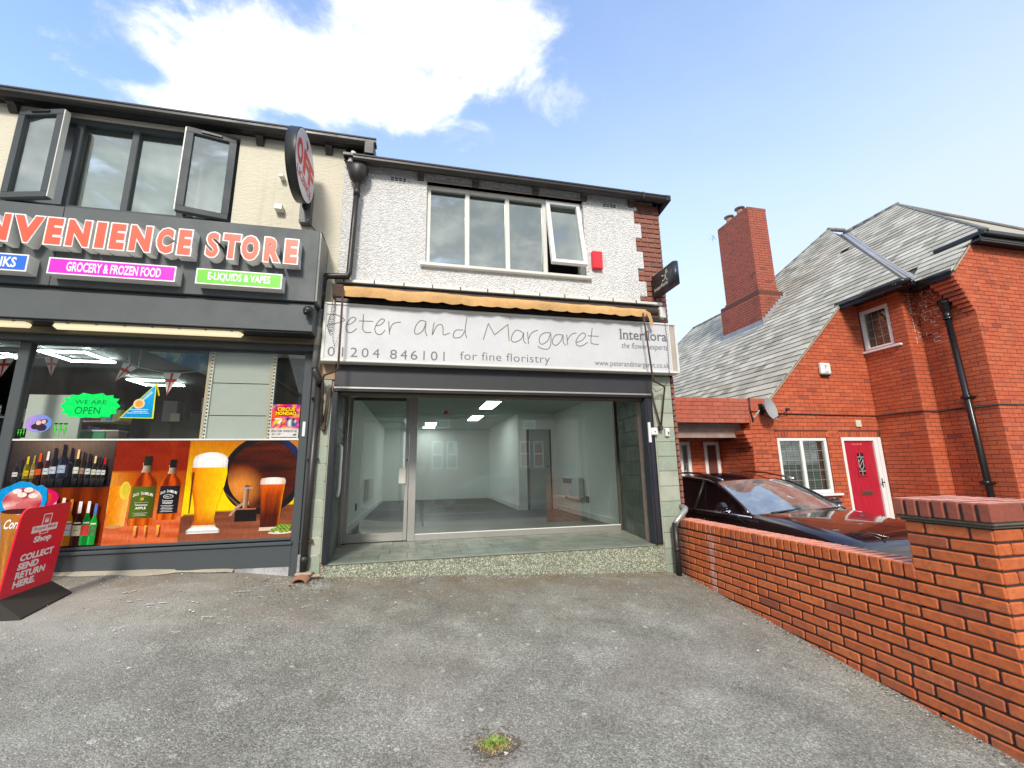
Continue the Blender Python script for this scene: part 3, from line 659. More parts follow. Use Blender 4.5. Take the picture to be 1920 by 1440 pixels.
# shop window and door
mb = MB()
mb.box(-1.0, -.945, 1.19, 1.25, ST, 1.06, M_ALU, .004); mb.box(-.112, -.012, 1.18, 1.26, ST, 1.06, M_ALU, .004); mb.box(3.035, 3.07, 1.19, 1.25, ST, 1.06, M_ALUB, .003)
mb.box(-.012, 3.035, 1.185, 1.25, ST, -.885, M_ALU, .004); mb.box(-.012, 3.035, 1.18, 1.2, -.885, -.872, M_WHITE, .002); mb.box(-1.0, 3.07, 1.19, 1.25, 1.035, 1.1, M_ALUB, .003)
SWN = mb.build('shop_window', SHOP)
box('pane', (-.014, 3.037, 1.215, 1.221, -.885, 1.04), G_SHOP, SWN)
mb = MB(); dz0 = ST+.012
mb.box(-.938, -.888, 1.20, 1.242, dz0, 1.0, M_ALU, .004); mb.box(-.168, -.118, 1.20, 1.242, dz0, 1.0, M_ALU, .004)
mb.box(-.888, -.168, 1.20, 1.242, dz0, dz0+.105, M_ALU, .003); mb.box(-.888, -.168, 1.20, 1.242, .955, 1.0, M_ALUB, .003)
DOOR = mb.build('door', SHOP)
box('pane', (-.89, -.166, 1.215, 1.221, dz0+.1, .96), G_SHOP, DOOR)
mb = MB(); frame_rect(mb, -.70, -.49, dz0+.02, dz0+.092, .012, 1.19, 1.2, M_ALU, .002); mb.box(-.688, -.502, 1.194, 1.2, dz0+.032, dz0+.08, M_ALU, .002); mb.build('letterbox', DOOR)
mb = MB(); mb.box(-.245, -.15, 1.165, 1.178, -.20, .012, M_OLDW, .004); mb.box(-.22, -.17, 1.178, 1.2, -.15, -.12, M_ALU); mb.tube([(-.143, 1.19, .12), (-.143, 1.2, .12)], .012, M_BLACK); mb.build('handle', DOOR)
mb = MB(); mb.tube([(-.885, .30, .285), (-.862, .27, .26), (-.858, .26, .20), (-.862, .27, -.22), (-.872, .28, -.28), (-.885, .30, -.30)], .016, M_WHITE, 10); mb.build('grab_handle', SHOP)
mb = MB(); mb.cbox(2.89, 2.925, -.062, -.034, .28, .54, M_WHITE, .006); mb.build('letter_plate', SHOP)
mb = MB(); mb.cbox(2.93, 3.02, -.066, -.014, .375, .47, M_WHITE, .01); mb.tube([(2.975, -.064, .42), (2.975, -.072, .42)], .008, M_BLACK, 8); mb.build('key_switch', SHOP)
mb = MB(); mb.cbox(3.14, 3.20, -.05, -.014, .36, .465, M_WHITE, .008); mb.tube([(3.165, -.052, .42), (3.185, -.056, .40), (3.165, -.052, .385)], .006, M_BLACK, 6); mb.build('bell_push', SHOP)
# interior
INT = MB(); IZ0, IZ1 = ST, 1.25
def quad(mb, p, m): mb.poly(p, m)
INT.box(-1.10, -1.03, 1.26, 9.0, IZ0, IZ1, M_INTW); INT.box(3.2, 3.27, 1.26, 4.75, IZ0, IZ1, M_INTW)
INT.box(2.29, 2.49, 4.7, 9.0, IZ0, IZ1, M_INTW); INT.box(2.49, 3.2, 4.72, 4.8, .87, IZ1, M_INTW); INT.box(3.09, 3.2, 4.72, 4.8, IZ0, .87, M_INTW); INT.box(-1.03, 2.29, 8.95, 9.0, IZ0, IZ1, M_INTW)
INT.box(3.07, 3.2, 1.262, 1.30, IZ0, IZ1, M_INTW); INT.box(-1.03, -.99, 1.262, 1.3, IZ0, IZ1, M_INTW)
INT.build('interior_wall', SHOP)
box('interior_ceiling', (-1.1, 3.27, 1.27, 9.0, IZ1, IZ1+.08), M_CEIL, SHOP)
mb = MB(); mb.box(-1.03, -1.012, 1.3, 8.95, IZ0, IZ0+.10, M_WHITE); mb.box(3.182, 3.2, 1.3, 4.7, IZ0, IZ0+.10, M_WHITE); mb.box(2.272, 2.29, 4.7, 8.95, IZ0, IZ0+.1, M_WHITE); mb.build('skirting', SHOP)
mb = MB(); mb.box(2.56, 3.06, 4.715, 4.75, IZ0, .86, mat('grey green door leaf', (.33, .40, .36), .6)); ID = mb.build('interior_door', SHOP)
box('door_gap', (3.055, 3.09, 4.705, 4.75, IZ0, .87), M_DARKIN, ID); 
mb = MB(); mb.tube([(3.02, 4.71, .0), (3.02, 4.67, 0), (2.95, 4.67, 0)], .01, M_BLACK, 8); mb.build('handle', ID)
box('subfloor', (-1.05, 3.25, 1.25, 9.0, IZ0-.08, IZ0-.012), M_DARKIN, SHOP)
pm = {}
y = 1.262; r_ = 0
while y < 8.9:
    x = -1.03-(r_ % 3)*.4; 
    while x < 3.2:
        a = max(x, -1.03); b_ = min(x+1.25, 3.2 if y < 4.6 else 2.29); x += 1.25
        if b_-a > .05:
            k = round(b_-a, 2)
            if k not in pm: b = MB(); b.box(0, b_-a-.002, 0, .243, -.011, 0, M_WOOD); pm[k] = b.build('plank', me_only=True)
            o = link('plank', pm[k], SHOP); o.location = (a, y, IZ0)
    y += .245; r_ += 1
for (x0, x1, y0, y1) in ((1.27, 1.55, 2.92, 3.97), (1.28, 1.55, 5.22, 6.29), (.2, .5, 6.9, 7.6), (.15, .5, 8.1, 8.6)):
    mb = MB(); mb.box(x0, x1, y0, y1, IZ1-.012, IZ1-.002, M_LAMP); mb.box(x0-.02, x1+.02, y0-.02, y1+.02, IZ1-.008, IZ1-.001, M_WHITE); mb.build('ceiling_light', SHOP)
mb = MB(); mb.tube([(.6, 4.4, IZ1), (.6, 4.4, IZ1-.035)], .035, M_RED, 12); mb.tube([(.6, 4.4, IZ1-.035), (.6, 4.4, IZ1-.075)], .06, M_RED, 14); mb.build('fire_sounder', SHOP)
mb = MB(); mb.cbox(3.09, 3.198, 3.05, 3.95, -.62, -.22, M_WHITE, .01); mb.box(3.085, 3.09, 3.4, 3.93, -.35, -.25, mat('heater grille', (.25, .24, .22), .6)); mb.cbox(3.08, 3.198, 3.0, 3.05, -.60, -.24, M_WHITE, .01); mb.build('panel_heater', SHOP)
for yy in (2.78, 3.97):
    mb = MB(); mb.cbox(3.186, 3.2, yy, yy+.14, -.69, -.57, M_BLACK, .003); mb.build('socket', SHOP)
mb = MB(); mb.cbox(-1.03, -1.016, 3.0, 3.14, -.7, -.58, M_BLACK, .003); mb.build('socket', SHOP)
mb = MB(); mb.cbox(-1.03, -.94, 4.2, 5.1, -.62, -.2, M_OLDW, .01); mb.build('panel_heater', SHOP)
o = None

# ------------------------------------------------------------ white sign over the florist
SG = thing('shop_sign', 'long white fascia sign reading Peter and Margaret for fine floristry Interflora', 'shop sign')
mb = MB(); mb.box(-1.06, 3.345, -.145, -.018, 1.19, 1.85, M_OLDW)
frame_rect(mb, -1.067, 3.352, 1.174, 1.862, .028, -.165, -.02, M_OLDW, .006); mb.build('frame', SG)
mb = MB(); mb.box(-1.038, 1.069, -.152, -.145, 1.203, 1.833, M_SIGN); mb.build('panel', SG)
mb = MB(); mb.box(1.076, 3.235, -.152, -.145, 1.203, 1.833, M_SIGN); mb.build('panel', SG)
mb = MB(); mb.box(3.235, 3.25, -.160, -.145, 1.203, 1.833, M_OLDW); mb.box(3.252, 3.322, -.148, -.145, 1.203, 1.833, mat('beige end board', (.50, .44, .39), .7, grime=.4)); mb.build('end_board', SG)
HAND = [[(-1.03, 1.718), (-0.954, 1.72), (-0.884, 1.696), (-0.847, 1.659), (-0.889, 1.632), (-1.03, 1.585)], [(-1.004, 1.693), (-1.016, 1.606), (-1.012, 1.549), (-0.976, 1.522)], [(-0.818, 1.608), (-0.775, 1.62), (-0.726, 1.671), (-0.736, 1.695), (-0.771, 1.693), (-0.811, 1.637), (-0.825, 1.579), (-0.805, 1.522), (-0.761, 1.52), (-0.711, 1.566)], [(-0.646, 1.74), (-0.644, 1.628), (-0.646, 1.569), (-0.613, 1.528), (-0.551, 1.531)], [(-0.686, 1.659), (-0.54, 1.663)], [(-0.506, 1.612), (-0.458, 1.624), (-0.415, 1.671), (-0.42, 1.695), (-0.452, 1.693), (-0.494, 1.637), (-0.514, 1.577), (-0.493, 1.52), (-0.444, 1.513), (-0.401, 1.564)], [(-0.365, 1.674), (-0.35, 1.518)], [(-0.352, 1.557), (-0.323, 1.637), (-0.278, 1.664), (-0.233, 1.672)], [(0.057, 1.696), (-0.008, 1.704), (-0.06, 1.631), (-0.069, 1.55), (-0.026, 1.541), (0.027, 1.59), (0.057, 1.684), (0.049, 1.591), (0.072, 1.523)], [(0.151, 1.69), (0.132, 1.538), (0.179, 1.645), (0.233, 1.671), (0.256, 1.626), (0.262, 1.545), (0.334, 1.572)], [(0.49, 1.616), (0.412, 1.611), (0.379, 1.563), (0.39, 1.516), (0.469, 1.532), (0.517, 1.617)], [(0.539, 1.778), (0.517, 1.617), (0.536, 1.524)], [(0.736, 1.511), (0.799, 1.717), (0.875, 1.577), (1.041, 1.719), (1.054, 1.51)], [(1.234, 1.621), (1.151, 1.653), (1.096, 1.589), (1.085, 1.516), (1.137, 1.5), (1.209, 1.547), (1.239, 1.621), (1.237, 1.524), (1.267, 1.489)], [(1.288, 1.636), (1.298, 1.484)], [(1.3, 1.551), (1.343, 1.627), (1.417, 1.667)], [(1.588, 1.64), (1.501, 1.635), (1.446, 1.583), (1.437, 1.522), (1.472, 1.487), (1.547, 1.54), (1.587, 1.628), (1.583, 1.492), (1.544, 1.43), (1.459, 1.433), (1.418, 1.46)], [(1.736, 1.623), (1.661, 1.619), (1.617, 1.568), (1.608, 1.506), (1.656, 1.484), (1.721, 1.548), (1.749, 1.624), (1.75, 1.525), (1.781, 1.49)], [(1.799, 1.627), (1.806, 1.498)], [(1.809, 1.565), (1.862, 1.635), (1.927, 1.658)], [(1.921, 1.534), (1.998, 1.562), (2.053, 1.628), (2.029, 1.664), (1.976, 1.636), (1.922, 1.558), (1.931, 1.497), (1.995, 1.492), (2.074, 1.541)], [(2.148, 1.734), (2.12, 1.556), (2.15, 1.525), (2.222, 1.523)], [(2.083, 1.629), (2.228, 1.629)]]
SY = -.1535; hi = 0
for cnt in (2, 1, 2, 1, 2, 1, 1, 2, 1, 1, 2, 1, 1, 2, 1, 2):
    mb = MB()
    for s_ in HAND[hi:hi+cnt]: stroke(mb, s_ if abs(s_[0][0]-.736) < .01 else smooth_pts(s_), .0105, SY, M_INK)
    hi += cnt; mb.build('handwritten_letter', SG)
mb = MB()
for i, ch in enumerate('01204'):
    x = -1.0+i*.119; text(mb, ch, x+(.03 if ch == '1' else 0), x+(.075 if ch != '1' else .044), 1.235, 1.342, SY, M_GREY, offset=-.004)
for i, ch in enumerate('846101'):
    x = -.335+i*.114; text(mb, ch, x+(.03 if ch == '1' else 0), x+(.076 if ch != '1' else .044), 1.228, 1.338, SY, M_GREY, offset=-.004)
text(mb, 'for fine floristry', .46, 1.565, 1.218, 1.352, SY, M_INK, offset=-.006, spacing=1.05)
mb.build('lettering', SG)
mb = MB(); text(mb, 'Interflora', 2.53, 3.205, 1.607, 1.745, SY, M_GREY, offset=.012)
for a, b_, z in ((2.518, 2.562, 1.607), (2.518, 2.562, 1.738), (2.60, 2.63, 1.607), (2.65, 2.68, 1.607), (2.80, 2.84, 1.607), (2.875, 2.91, 1.607), (2.93, 2.96, 1.607)): mb.box(a, b_, SY-.0005, SY, z, z+.009, M_GREY)
text(mb, 'the flower experts', 2.545, 3.205, 1.462, 1.565, SY, M_GREY, offset=.0, shear=.25)
text(mb, 'www.peterandmargaret.co.uk', 2.157, 3.213, 1.222, 1.315, SY, M_GREY, offset=.0)
mb.build('lettering', SG)
b = MB(); text(b, 'x', 0, 1, 0, 1, 0, M_GREY)

# ------------------------------------------------------------ awning
AW = thing('awning', 'furled amber canvas awning with rusty folding arms above the white sign', 'awning')
mb = MB(); mb.box(-1.0, 3.25, -.07, -.016, 2.155, 2.195, M_OLDW, .006)
for x in [i*.34-.9 for i in range(12)]: mb.box(x, x+.012, -.075, -.016, 2.157, 2.2, M_STEEL)
mb.build('capping_board', AW)
mb = MB(); mb.tube([(-.88, -.10, 2.03), (3.12, -.10, 2.03)], .055, M_STEEL, 12); mb.box(-.97, 3.2, -.03, -.016, 1.87, 2.15, M_BLACK); mb.box(-.95, 3.15, -.16, -.03, 1.875, 1.92, M_BLACK, .004)
mb.box(2.88, 3.15, -.12, -.03, 1.93, 2.08, M_STEEL, .01); mb.cbox(3.15, 3.24, -.14, -.02, 1.95, 2.10, M_OLDW, .005); mb.box(-1.0, -.88, -.14, -.03, 1.93, 2.1, M_STEEL, .015); mb.build('roller', AW)
mb = MB(); NX = 150; rows = []
for i in range(NX+1):
    t = i/NX; x = -.855+3.72*t; ph = t*17; sc_ = abs(math.sin(ph*math.pi))**.5
    sag = .010*noise.noise(Vector((x*2.5, 0, 0)))+.006*noise.noise(Vector((x*9, 1, 0)))
    zb = 1.905-.02*sc_*(1 if t > .12 else .4)+sag; yw = .012*noise.noise(Vector((x*5, 2, 0)))
    zt = 2.045-.03*t+.006*noise.noise(Vector((x*4, 5, 0)))
    rows.append([(x, -.15, zt-.0), (x, -.20, zt-.004+sag), (x, -.262+yw, zt-.02+sag), (x, -.275+yw*1.5, (zt+zb)/2), (x, -.270+yw*2, zb)])
v = [p for r in rows for p in r]; mb.mesh(v, [(i*5+j, (i+1)*5+j, (i+1)*5+j+1, i*5+j+1) for i in range(NX) for j in range(4)], M_CANVAS, True)
mb.poly([(2.84, -.27, 1.99), (2.93, -.26, 1.95), (2.98, -.24, 1.80), (2.935, -.25, 1.76), (2.90, -.26, 1.88)], M_CANVAS); mb.build('canvas', AW)
def arm(pts, r=.011): 
    b = MB(); b.tube(pts, r, M_STEEL, 8); return b.build('folding_arm', AW)
arm([(-.855, -.3, 1.98), (-.853, -.3, 1.07), (-.87, -.28, 1.045), (-1.02, -.14, 1.02), (-1.035, -.12, .99), (-1.02, -.07, .47)])
arm([(-.965, -.06, .86), (-.99, -.06, .50)]); arm([(-.985, -.05, .86), (-1.015, -.06, .50)], .007)
arm([(2.80, -.3, 1.93), (2.862, -.3, 1.07), (2.885, -.28, 1.04), (3.12, -.13, 1.0), (3.135, -.11, .97), (3.075, -.06, .5)])
arm([(2.985, -.05, .90), (3.06, -.06, .5)]); 
mb = MB(); mb.cbox(2.975, 3.0, -.06, -.014, .86, .93, M_STEEL, .004); mb.cbox(3.05, 3.09, -.08, -.014, .44, .5, M_STEEL, .006); mb.cbox(-.985, -.955, -.06, -.014, .82, .9, M_STEEL, .004); mb.cbox(-1.03, -.99, -.08, -.014, .42, .5, M_STEEL, .006); mb.build('wall_bracket', AW)
def chain(pts, r=.008):
    b = MB(); pts = [Vector(p) for p in pts]
    for a, c in zip(pts, pts[1:]):
        L_ = (c-a).length; n_ = max(1, int(L_/.022))
        for k in range(n_):
            p = a.lerp(c, (k+.5)/n_); b.ball(p, r*.8, M_STEEL, 5, (.7 if k % 2 else 1.3, 1, 1.3))
    return b.build('chain', AW)
chain([(3.185, -.17, 1.93), (3.20, -.175, 1.6), (3.185, -.175, 1.18), (3.12, -.14, .98), (3.0, -.13, .93), (2.9, -.14, 1.02)])
chain([(-.975, -.17, 1.98), (-.985, -.18, 1.75), (-1.0, -.18, 1.50), (-.97, -.18, 1.50), (-.955, -.18, 1.80), (-.955, -.17, 1.96)]); chain([(-.95, -.175, 1.9), (-.955, -.18, 1.45), (-.93, -.18, 1.34), (-.88, -.18, 1.5), (-.868, -.18, 1.75)], .006)

# ------------------------------------------------------------ projecting sign
PS = thing('projecting_sign', 'small dark navy sign with a running figure sticking out from the brick corner', 'sign')
prof = []
for k in range(9): a = math.pi*k/8; prof.append((3.172-.043*math.cos(a), -.52-.043*math.sin(a)*.9))
prof += [(3.215, -.035), (3.129, -.035)]
mb = MB(); mb.prism(prof, 'z', 2.265, 2.565, M_NAVY, True); mb.build('case', PS)
mb = MB(); mb.box(3.155, 3.19, -.04, -.0, 2.34, 2.37, M_STEEL); mb.box(3.155, 3.19, -.04, 0, 2.47, 2.5, M_STEEL); mb.tube([(3.17, -.03, 2.27), (3.165, -.02, 2.16)], .008, M_BLACK, 6); mb.build('bracket', PS)
mb = MB()
lf = lambda p: (3.1282, -(p[0]), p[2])     # u grows towards the street
text(mb, 'Interflora', .09, .40, 2.325, 2.375, 0, M_CREAMW, offset=.006, xf=lf)
def xs_stroke(mb, pts, wd, m):
    b = MB(); stroke(b, pts, wd, 0, m)
    mb.mesh([lf(p) for p in b.v], b.f, m)
for pts, wd in (([(.385, 2.50), (.375, 2.46), (.35, 2.42)], .022), ([(.35, 2.425), (.385, 2.40), (.395, 2.375)], .012), ([(.35, 2.42), (.32, 2.40), (.285, 2.405)], .012), ([(.375, 2.475), (.34, 2.465), (.30, 2.47)], .008), ([(.38, 2.48), (.41, 2.475), (.42, 2.49)], .008), ([(.30, 2.465), (.285, 2.485)], .014)): xs_stroke(mb, pts, wd, M_CREAMW)
mb.ball((3.128, -.392, 2.515), .010, M_CREAMW, 8, (.15, 1, 1)); mb.build('emblem', PS)
# red alarm box
AL = thing('burglar_alarm', 'plain red alarm box on the white wall right of the upper window', 'alarm box')
mb = MB(); mb.cbox(2.245, 2.395, -.075, -.012, 2.615, 2.875, M_RED, .012); mb.build('case', AL)

# ------------------------------------------------------------ rainwater pipes
RP = thing('downpipe', 'dark brown downpipe with hopper zigzagging down between the two shops', 'downpipe')
mb = MB(); hx, hy = -.80, -.12
prof = [(.0, .135), (.125, .135), (.125, .10), (.11, .02), (.085, -.03), (.045, -.07), (0, -.07)]; n = 16; v = []; 
for (r, z) in [(.12, .13), (.125, .10), (.115, .03), (.09, -.04), (.05, -.085), (.035, -.1)]: v += [(hx+r*math.cos(6.283*k/n), hy+.8*r*math.sin(6.283*k/n), 3.515+z) for k in range(n)]
mb.mesh(v, [(i*n+k, i*n+(k+1) % n, (i+1)*n+(k+1) % n, (i+1)*n+k) for i in range(5) for k in range(n)]+[tuple(range(n))], M_GUT, True); mb.build('hopper', RP)
mb = MB(); mb.tube([(hx, hy, 3.44), (-.818, hy, 2.8), (-.832, hy, 2.25), (-.85, hy, 2.205), (-1.07, hy, 2.19), (-1.10, hy, 2.15), (-1.115, hy, 1.78)], .034, M_GUT, 12); mb.tube([(hx-.001, hy, 3.36), (hx-.003, hy, 3.25)], .04, M_GUT, 12); mb.tube([(-1.108, hy, 2.0), (-1.11, hy, 1.9)], .038, M_GUT, 12); mb.build('upper_pipe', RP)
mb = MB(); mb.tube([(-1.115, hy, 1.80), (-1.125, hy, 1.08)], .034, M_GUTL, 12)
M_TAPE = mat('yellowed tape', (.50, .46, .36), .6, grime=.5); mb.tube([(-1.119, hy, 1.57), (-1.123, hy, 1.36)], .037, M_TAPE, 12); mb.build('middle_pipe', RP)
mb = MB(); mb.tube([(-1.125, hy, 1.10), (-1.12, hy, 1.06), (-1.075, hy, .975), (-1.07, hy+.02, .93)], .037, M_GUT, 12)
mb.tube([(-1.085, -.06, .93), (-1.10, -.06, -.35), (-1.105, -.06, -1.06)], .036, M_GUT, 12); mb.tube([(-1.1, -.06, -.86), (-1.102, -.06, -.93)], .042, M_GUT, 12)
for z in (.78, .12, -.72): mb.box(-1.16, -1.04, -.075, .0, z, z+.012, M_STEEL)
mb.build('lower_pipe', RP)
mb = MB(); mb.tube([(-.87, -.1, 3.86), (-.90, -.1, 3.74), (-.905, -.1, 3.69)], .033, M_OLDW, 10); mb.tube([(-.905, -.1, 3.70), (-.90, -.11, 3.64), (-.82, -.12, 3.60)], .037, M_GUT, 10); mb.tube([(-.79, -.1, 3.80), (-.79, -.1, 3.68)], .022, M_OLDW, 8); mb.build('outlet', RP)
RP2 = thing('corner_downpipe', 'short grey downpipe bending out of the corner beside the brick wall', 'downpipe')
mb = MB(); mb.tube([(3.30, .06, -.51), (3.285, -.10, -.54), (3.26, -.13, -.56), (3.13, -.13, -.685), (3.105, -.13, -.73)], .034, mat('worn silver pipe', (.42, .42, .40), .3, .5, grime=.5), 12); mb.build('bend', RP2)
mb = MB(); mb.tube([(3.105, -.13, -.70), (3.105, -.13, -1.32)], .034, M_GUT, 12); mb.tube([(3.105, -.13, -.985), (3.105, -.13, -1.03)], .038, M_GUT, 12); mb.build('pipe', RP2)

# ------------------------------------------------------------ convenience store
ST_ = thing('convenience_store', 'cream painted two storey shop with dark grey shopfront and open upper casements', 'shop')
AX0, AX1, AZ0, AZ1 = -4.32, -2.165, 2.78, 3.915
mb = MB(); mb.box(-7.5, AX0, -.01, .28, -1.2, 3.955, M_CREAM); mb.box(AX1, -.982, -.01, .28, 1.3, 3.955, M_CREAM); mb.box(AX0, AX1, -.01, .28, AZ1, 3.955, M_CREAM); mb.box(AX0, AX1, -.01, .28, 1.5, AZ0, M_CREAM)
mb.box(-1.12, -.982, -.008, .28, -1.2, 1.3, M_CREAM); mb.build('front_wall', ST_)
mb = MB(); gutter(mb, -7.5, -.60, -.205, 3.932, 4.02, M_GUT); mb.build('gutter', ST_)
mb = MB(); mb.box(-7.5, -.72, -.17, .3, 3.958, 3.99, M_BLACK); mb.box(-7.5, -.70, -.12, -.09, 3.935, 3.96, M_BLACK); mb.box(-.74, -.62, -.2, .1, 3.80, 3.99, M_BLACK, .01); mb.build('soffit', ST_)
for i, x in enumerate((-4.36, -1.945, -1.17)):
    o = link('rafter_foot', fm, ST_); o.location = (x, -.012, 3.90)
mb = MB(); mb.poly([(-7.5, -.18, 4.0), (-.7, -.18, 4.0), (-.7, 4.5, 6.5), (-7.5, 4.5, 6.5)], M_SLATE); mb.poly([(-7.5, 9.5, 4.0), (-.7, 9.5, 4.0), (-.7, 4.5, 6.5), (-7.5, 4.5, 6.5)], M_SLATE); mb.poly([(-.72, 0, 3.9), (-.72, 9.5, 3.9), (-.72, 4.5, 6.4)], M_CREAM); mb.build('roof', ST_)
mb = MB(); frame_rect(mb, AX0, AX1, AZ0, AZ1, .065, .02, .10, M_ANTH)
cw = (AX1-AX0)/4
for k in (1, 2, 3): mb.box(AX0+cw*k-.035, AX0+cw*k+.035, .022, .10, AZ0+.055, AZ1-.055, M_ANTH, .006)
W1 = mb.build('upper_window', ST_)
for k in (1, 2): box('pane', (AX0+cw*k+.03, AX0+cw*(k+1)-.03, .06, .064, AZ0+.05, AZ1-.05), G_UP, W1)
def casement(x_h, sgn, ang):
    b = MB(); w_ = cw-.05; x0, x1 = (0, w_) if sgn > 0 else (-w_, 0)
    frame_rect(b, x0, x1, 0, AZ1-AZ0-.07, .070, -.035, .03, M_ANTH, .006); b.box(*((x1-.001, x1+.012) if sgn > 0 else (x0-.012, x0+.001)), -.03, .028, .01, AZ1-AZ0-.08, M_OLDW)
    b.box(x0+w_*.3, x1-w_*.3, -.05, -.034, AZ1-AZ0-.115, AZ1-AZ0-.095, M_BLACK)
    o = b.build('casement', W1); o.location = (x_h, -.01, AZ0+.035); o.rotation_euler = (0, 0, R(ang))
    g = box('casement_pane', (x0+.05, x1-.05, -.004, .002, .05, AZ1-AZ0-.12), G_UP, W1); g.location = o.location; g.rotation_euler = o.rotation_euler
casement(AX0+.03, 1, -13); casement(AX1-.03, -1, 12)
mb = MB(); mb.poly([(-3.78, .16, AZ0), (-2.2, .16, AZ0), (-2.2, .16, AZ1), (-3.78, .16, AZ1)], M_NET); mb.build('net_curtain', W1)
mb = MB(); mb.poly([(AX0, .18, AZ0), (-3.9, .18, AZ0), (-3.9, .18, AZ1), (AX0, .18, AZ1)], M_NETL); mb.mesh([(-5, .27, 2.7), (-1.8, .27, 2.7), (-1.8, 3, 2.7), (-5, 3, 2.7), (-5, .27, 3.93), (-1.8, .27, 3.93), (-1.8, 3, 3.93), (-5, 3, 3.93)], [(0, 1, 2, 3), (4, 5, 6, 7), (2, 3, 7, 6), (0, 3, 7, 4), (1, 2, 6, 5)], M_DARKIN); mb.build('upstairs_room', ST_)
# fascia boxes
mb = MB(); 
for a, b_ in ((-7.5, -3.47), (-3.466, -1.12)): mb.box(a, b_, -.38, -.02, 1.768, 2.597, M_BAND, .003)
mb.box(-1.12, -1.10, -.37, -.012, 1.78, 2.59, mat('return panel', (.24, .25, .23), .5, grime=.5)); mb.build('fascia_panel', ST_)
mb = MB(); mb.box(-7.5, -1.125, -.362, -.02, 1.44, 1.724, M_BAND, .004); mb.build('shutter_housing', ST_)
mb = MB(); mb.box(-7.5, -1.13, -.34, -.02, 1.724, 1.768, M_BLACK); mb.box(-7.5, -1.15, -.34, -.05, 1.425, 1.44, M_BLACK); mb.box(-7.5, -1.15, -.16, -.06, 1.36, 1.425, mat('bronze shutter lath', (.12, .10, .06), .4, grime=.3), .004); mb.box(-7.5, -1.16, -.10, .0, 1.30, 1.36, M_ANTH, .004); mb.build('shutter_slot', ST_)
# shopfront frame
mb = MB(); mb.box(-1.255, -1.17, -.03, .05, -1.1, 1.30, M_ANTH, .006); mb.build('corner_post', ST_)
mb = MB(); mb.box(-1.17, -1.13, -.012, .03, -1.1, 1.30, M_ANTH, .004); mb.build('cover_strip', ST_)
mb = MB(); mb.box(-3.865, -3.77, -.03, .05, -1.1, 1.30, M_ANTH, .006); mb.build('door_post', ST_)
mb = MB(); mb.box(-3.77, -1.255, -.02, .04, 1.28, 1.31, M_ANTH); mb.box(-3.77, -1.255, -.03, .04, -.70, -.672, M_ANTH, .004); mb.box(-3.77, -1.255, -.02, .04, .322, .338, M_OLDW); mb.build('glazing_bar', ST_)
mb = MB(); mb.box(-3.80, -1.235, -.055, .04, -.745, -.712, M_ANTH, .006); mb.box(-3.80, -1.24, -.05, -.03, -.73, -.722, M_ALU); mb.build('sill', ST_)
mb = MB(); mb.mesh([(-3.80, -.035, -.745), (-1.24, -.035, -.745), (-1.24, -.035, -.955), (-1.8, -.035, -.945), (-3.80, -.035, -.90), (-3.80, .2, -.745), (-1.24, .2, -.745)], [(0, 1, 2, 3, 4), (0, 5, 6, 1)], M_ANTH); mb.build('stallriser', ST_)
mb = MB(); mb.box(-3.8, -1.12, -.028, .2, -1.3, -.85, mat('chipped white plinth', (.55, .56, .58), .85, grime=1.0)); mb.build('plinth', ST_)
box('pane', (-3.77, -1.255, .004, .010, .33, 1.285), G_CONV, ST_)
mb = MB(); mb.box(-7.5, -3.865, -.02, .04, 1.19, 1.24, M_ANTH, .004); mb.build('transom', ST_)
box('pane', (-7.4, -3.865, .004, .010, 1.24, 1.30), G_CONV, ST_)
mb = MB(); mb.cbox(-1.225, -1.195, -.036, -.028, .36, .52, M_WHITE, .01); mb.build('white_sticker', ST_)
# store interior
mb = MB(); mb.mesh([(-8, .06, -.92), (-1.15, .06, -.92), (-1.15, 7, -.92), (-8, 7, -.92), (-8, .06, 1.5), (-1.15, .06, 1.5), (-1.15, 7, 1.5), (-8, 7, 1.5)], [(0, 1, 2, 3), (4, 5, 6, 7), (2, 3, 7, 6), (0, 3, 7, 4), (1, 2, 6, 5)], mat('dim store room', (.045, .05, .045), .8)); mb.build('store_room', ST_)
for (x0, x1, y0, y1) in ((-4.45, -3.96, .96, 1.48), (-4.5, -3.92, 2.66, 3.14), (-5.4, -4.9, .9, 1.4)):
    mb = MB(); z = 1.44
    for a in ((x0, x1, y0, y0+.035), (x0, x1, y1-.035, y1), (x0, x0+.035, y0, y1), (x1-.035, x1, y0, y1)): mb.box(*a, z, z+.02, M_LED)
    mb.build('square_ceiling_light', ST_)
rg = random.Random(11)
cols = [(.5, .06, .04), (.55, .35, .04), (.05, .2, .45), (.06, .3, .1), (.5, .5, .48), (.35, .05, .25), (.7, .6, .1)]
for sx, sy in ((-5.6, 2.4), (-4.4, 4.2), (-3.0, 4.6), (-6.6, 1.6)):
    sh = thing('shelving_unit', {(-5.6, 2.4): 'dim stocked shelving seen through the store doorway', (-4.4, 4.2): 'stocked shelving at the back of the store beneath the square lights', (-3.0, 4.6): 'stocked shelving behind the store till', (-6.6, 1.6): 'stocked shelving furthest to the left inside the store'}[(sx, sy)], 'shelving')
    mb = MB(); 
    for k in range(6): mb.box(sx, sx+1.2, sy, sy+.35, -.85+.32*k, -.83+.32*k, M_OLDW)
    mb.box(sx, sx+1.2, sy+.35, sy+.37, -.9, .8, M_DARKIN); mb.build('shelf', sh)
    mb = MB()
    for k in range(6):
        x = sx
        while x < sx+1.15:
            w_ = rg.uniform(.05, .13); h = rg.uniform(.1, .25); c = rg.choice(cols); mb.box(x, x+w_-.01, sy+.02, sy+.3, -.83+.32*k, -.83+.32*k+h, mat('packet %s' % (c,), c, .5)); x += w_
    o = mb.build('packets', sh); o['kind'] = 'stuff'
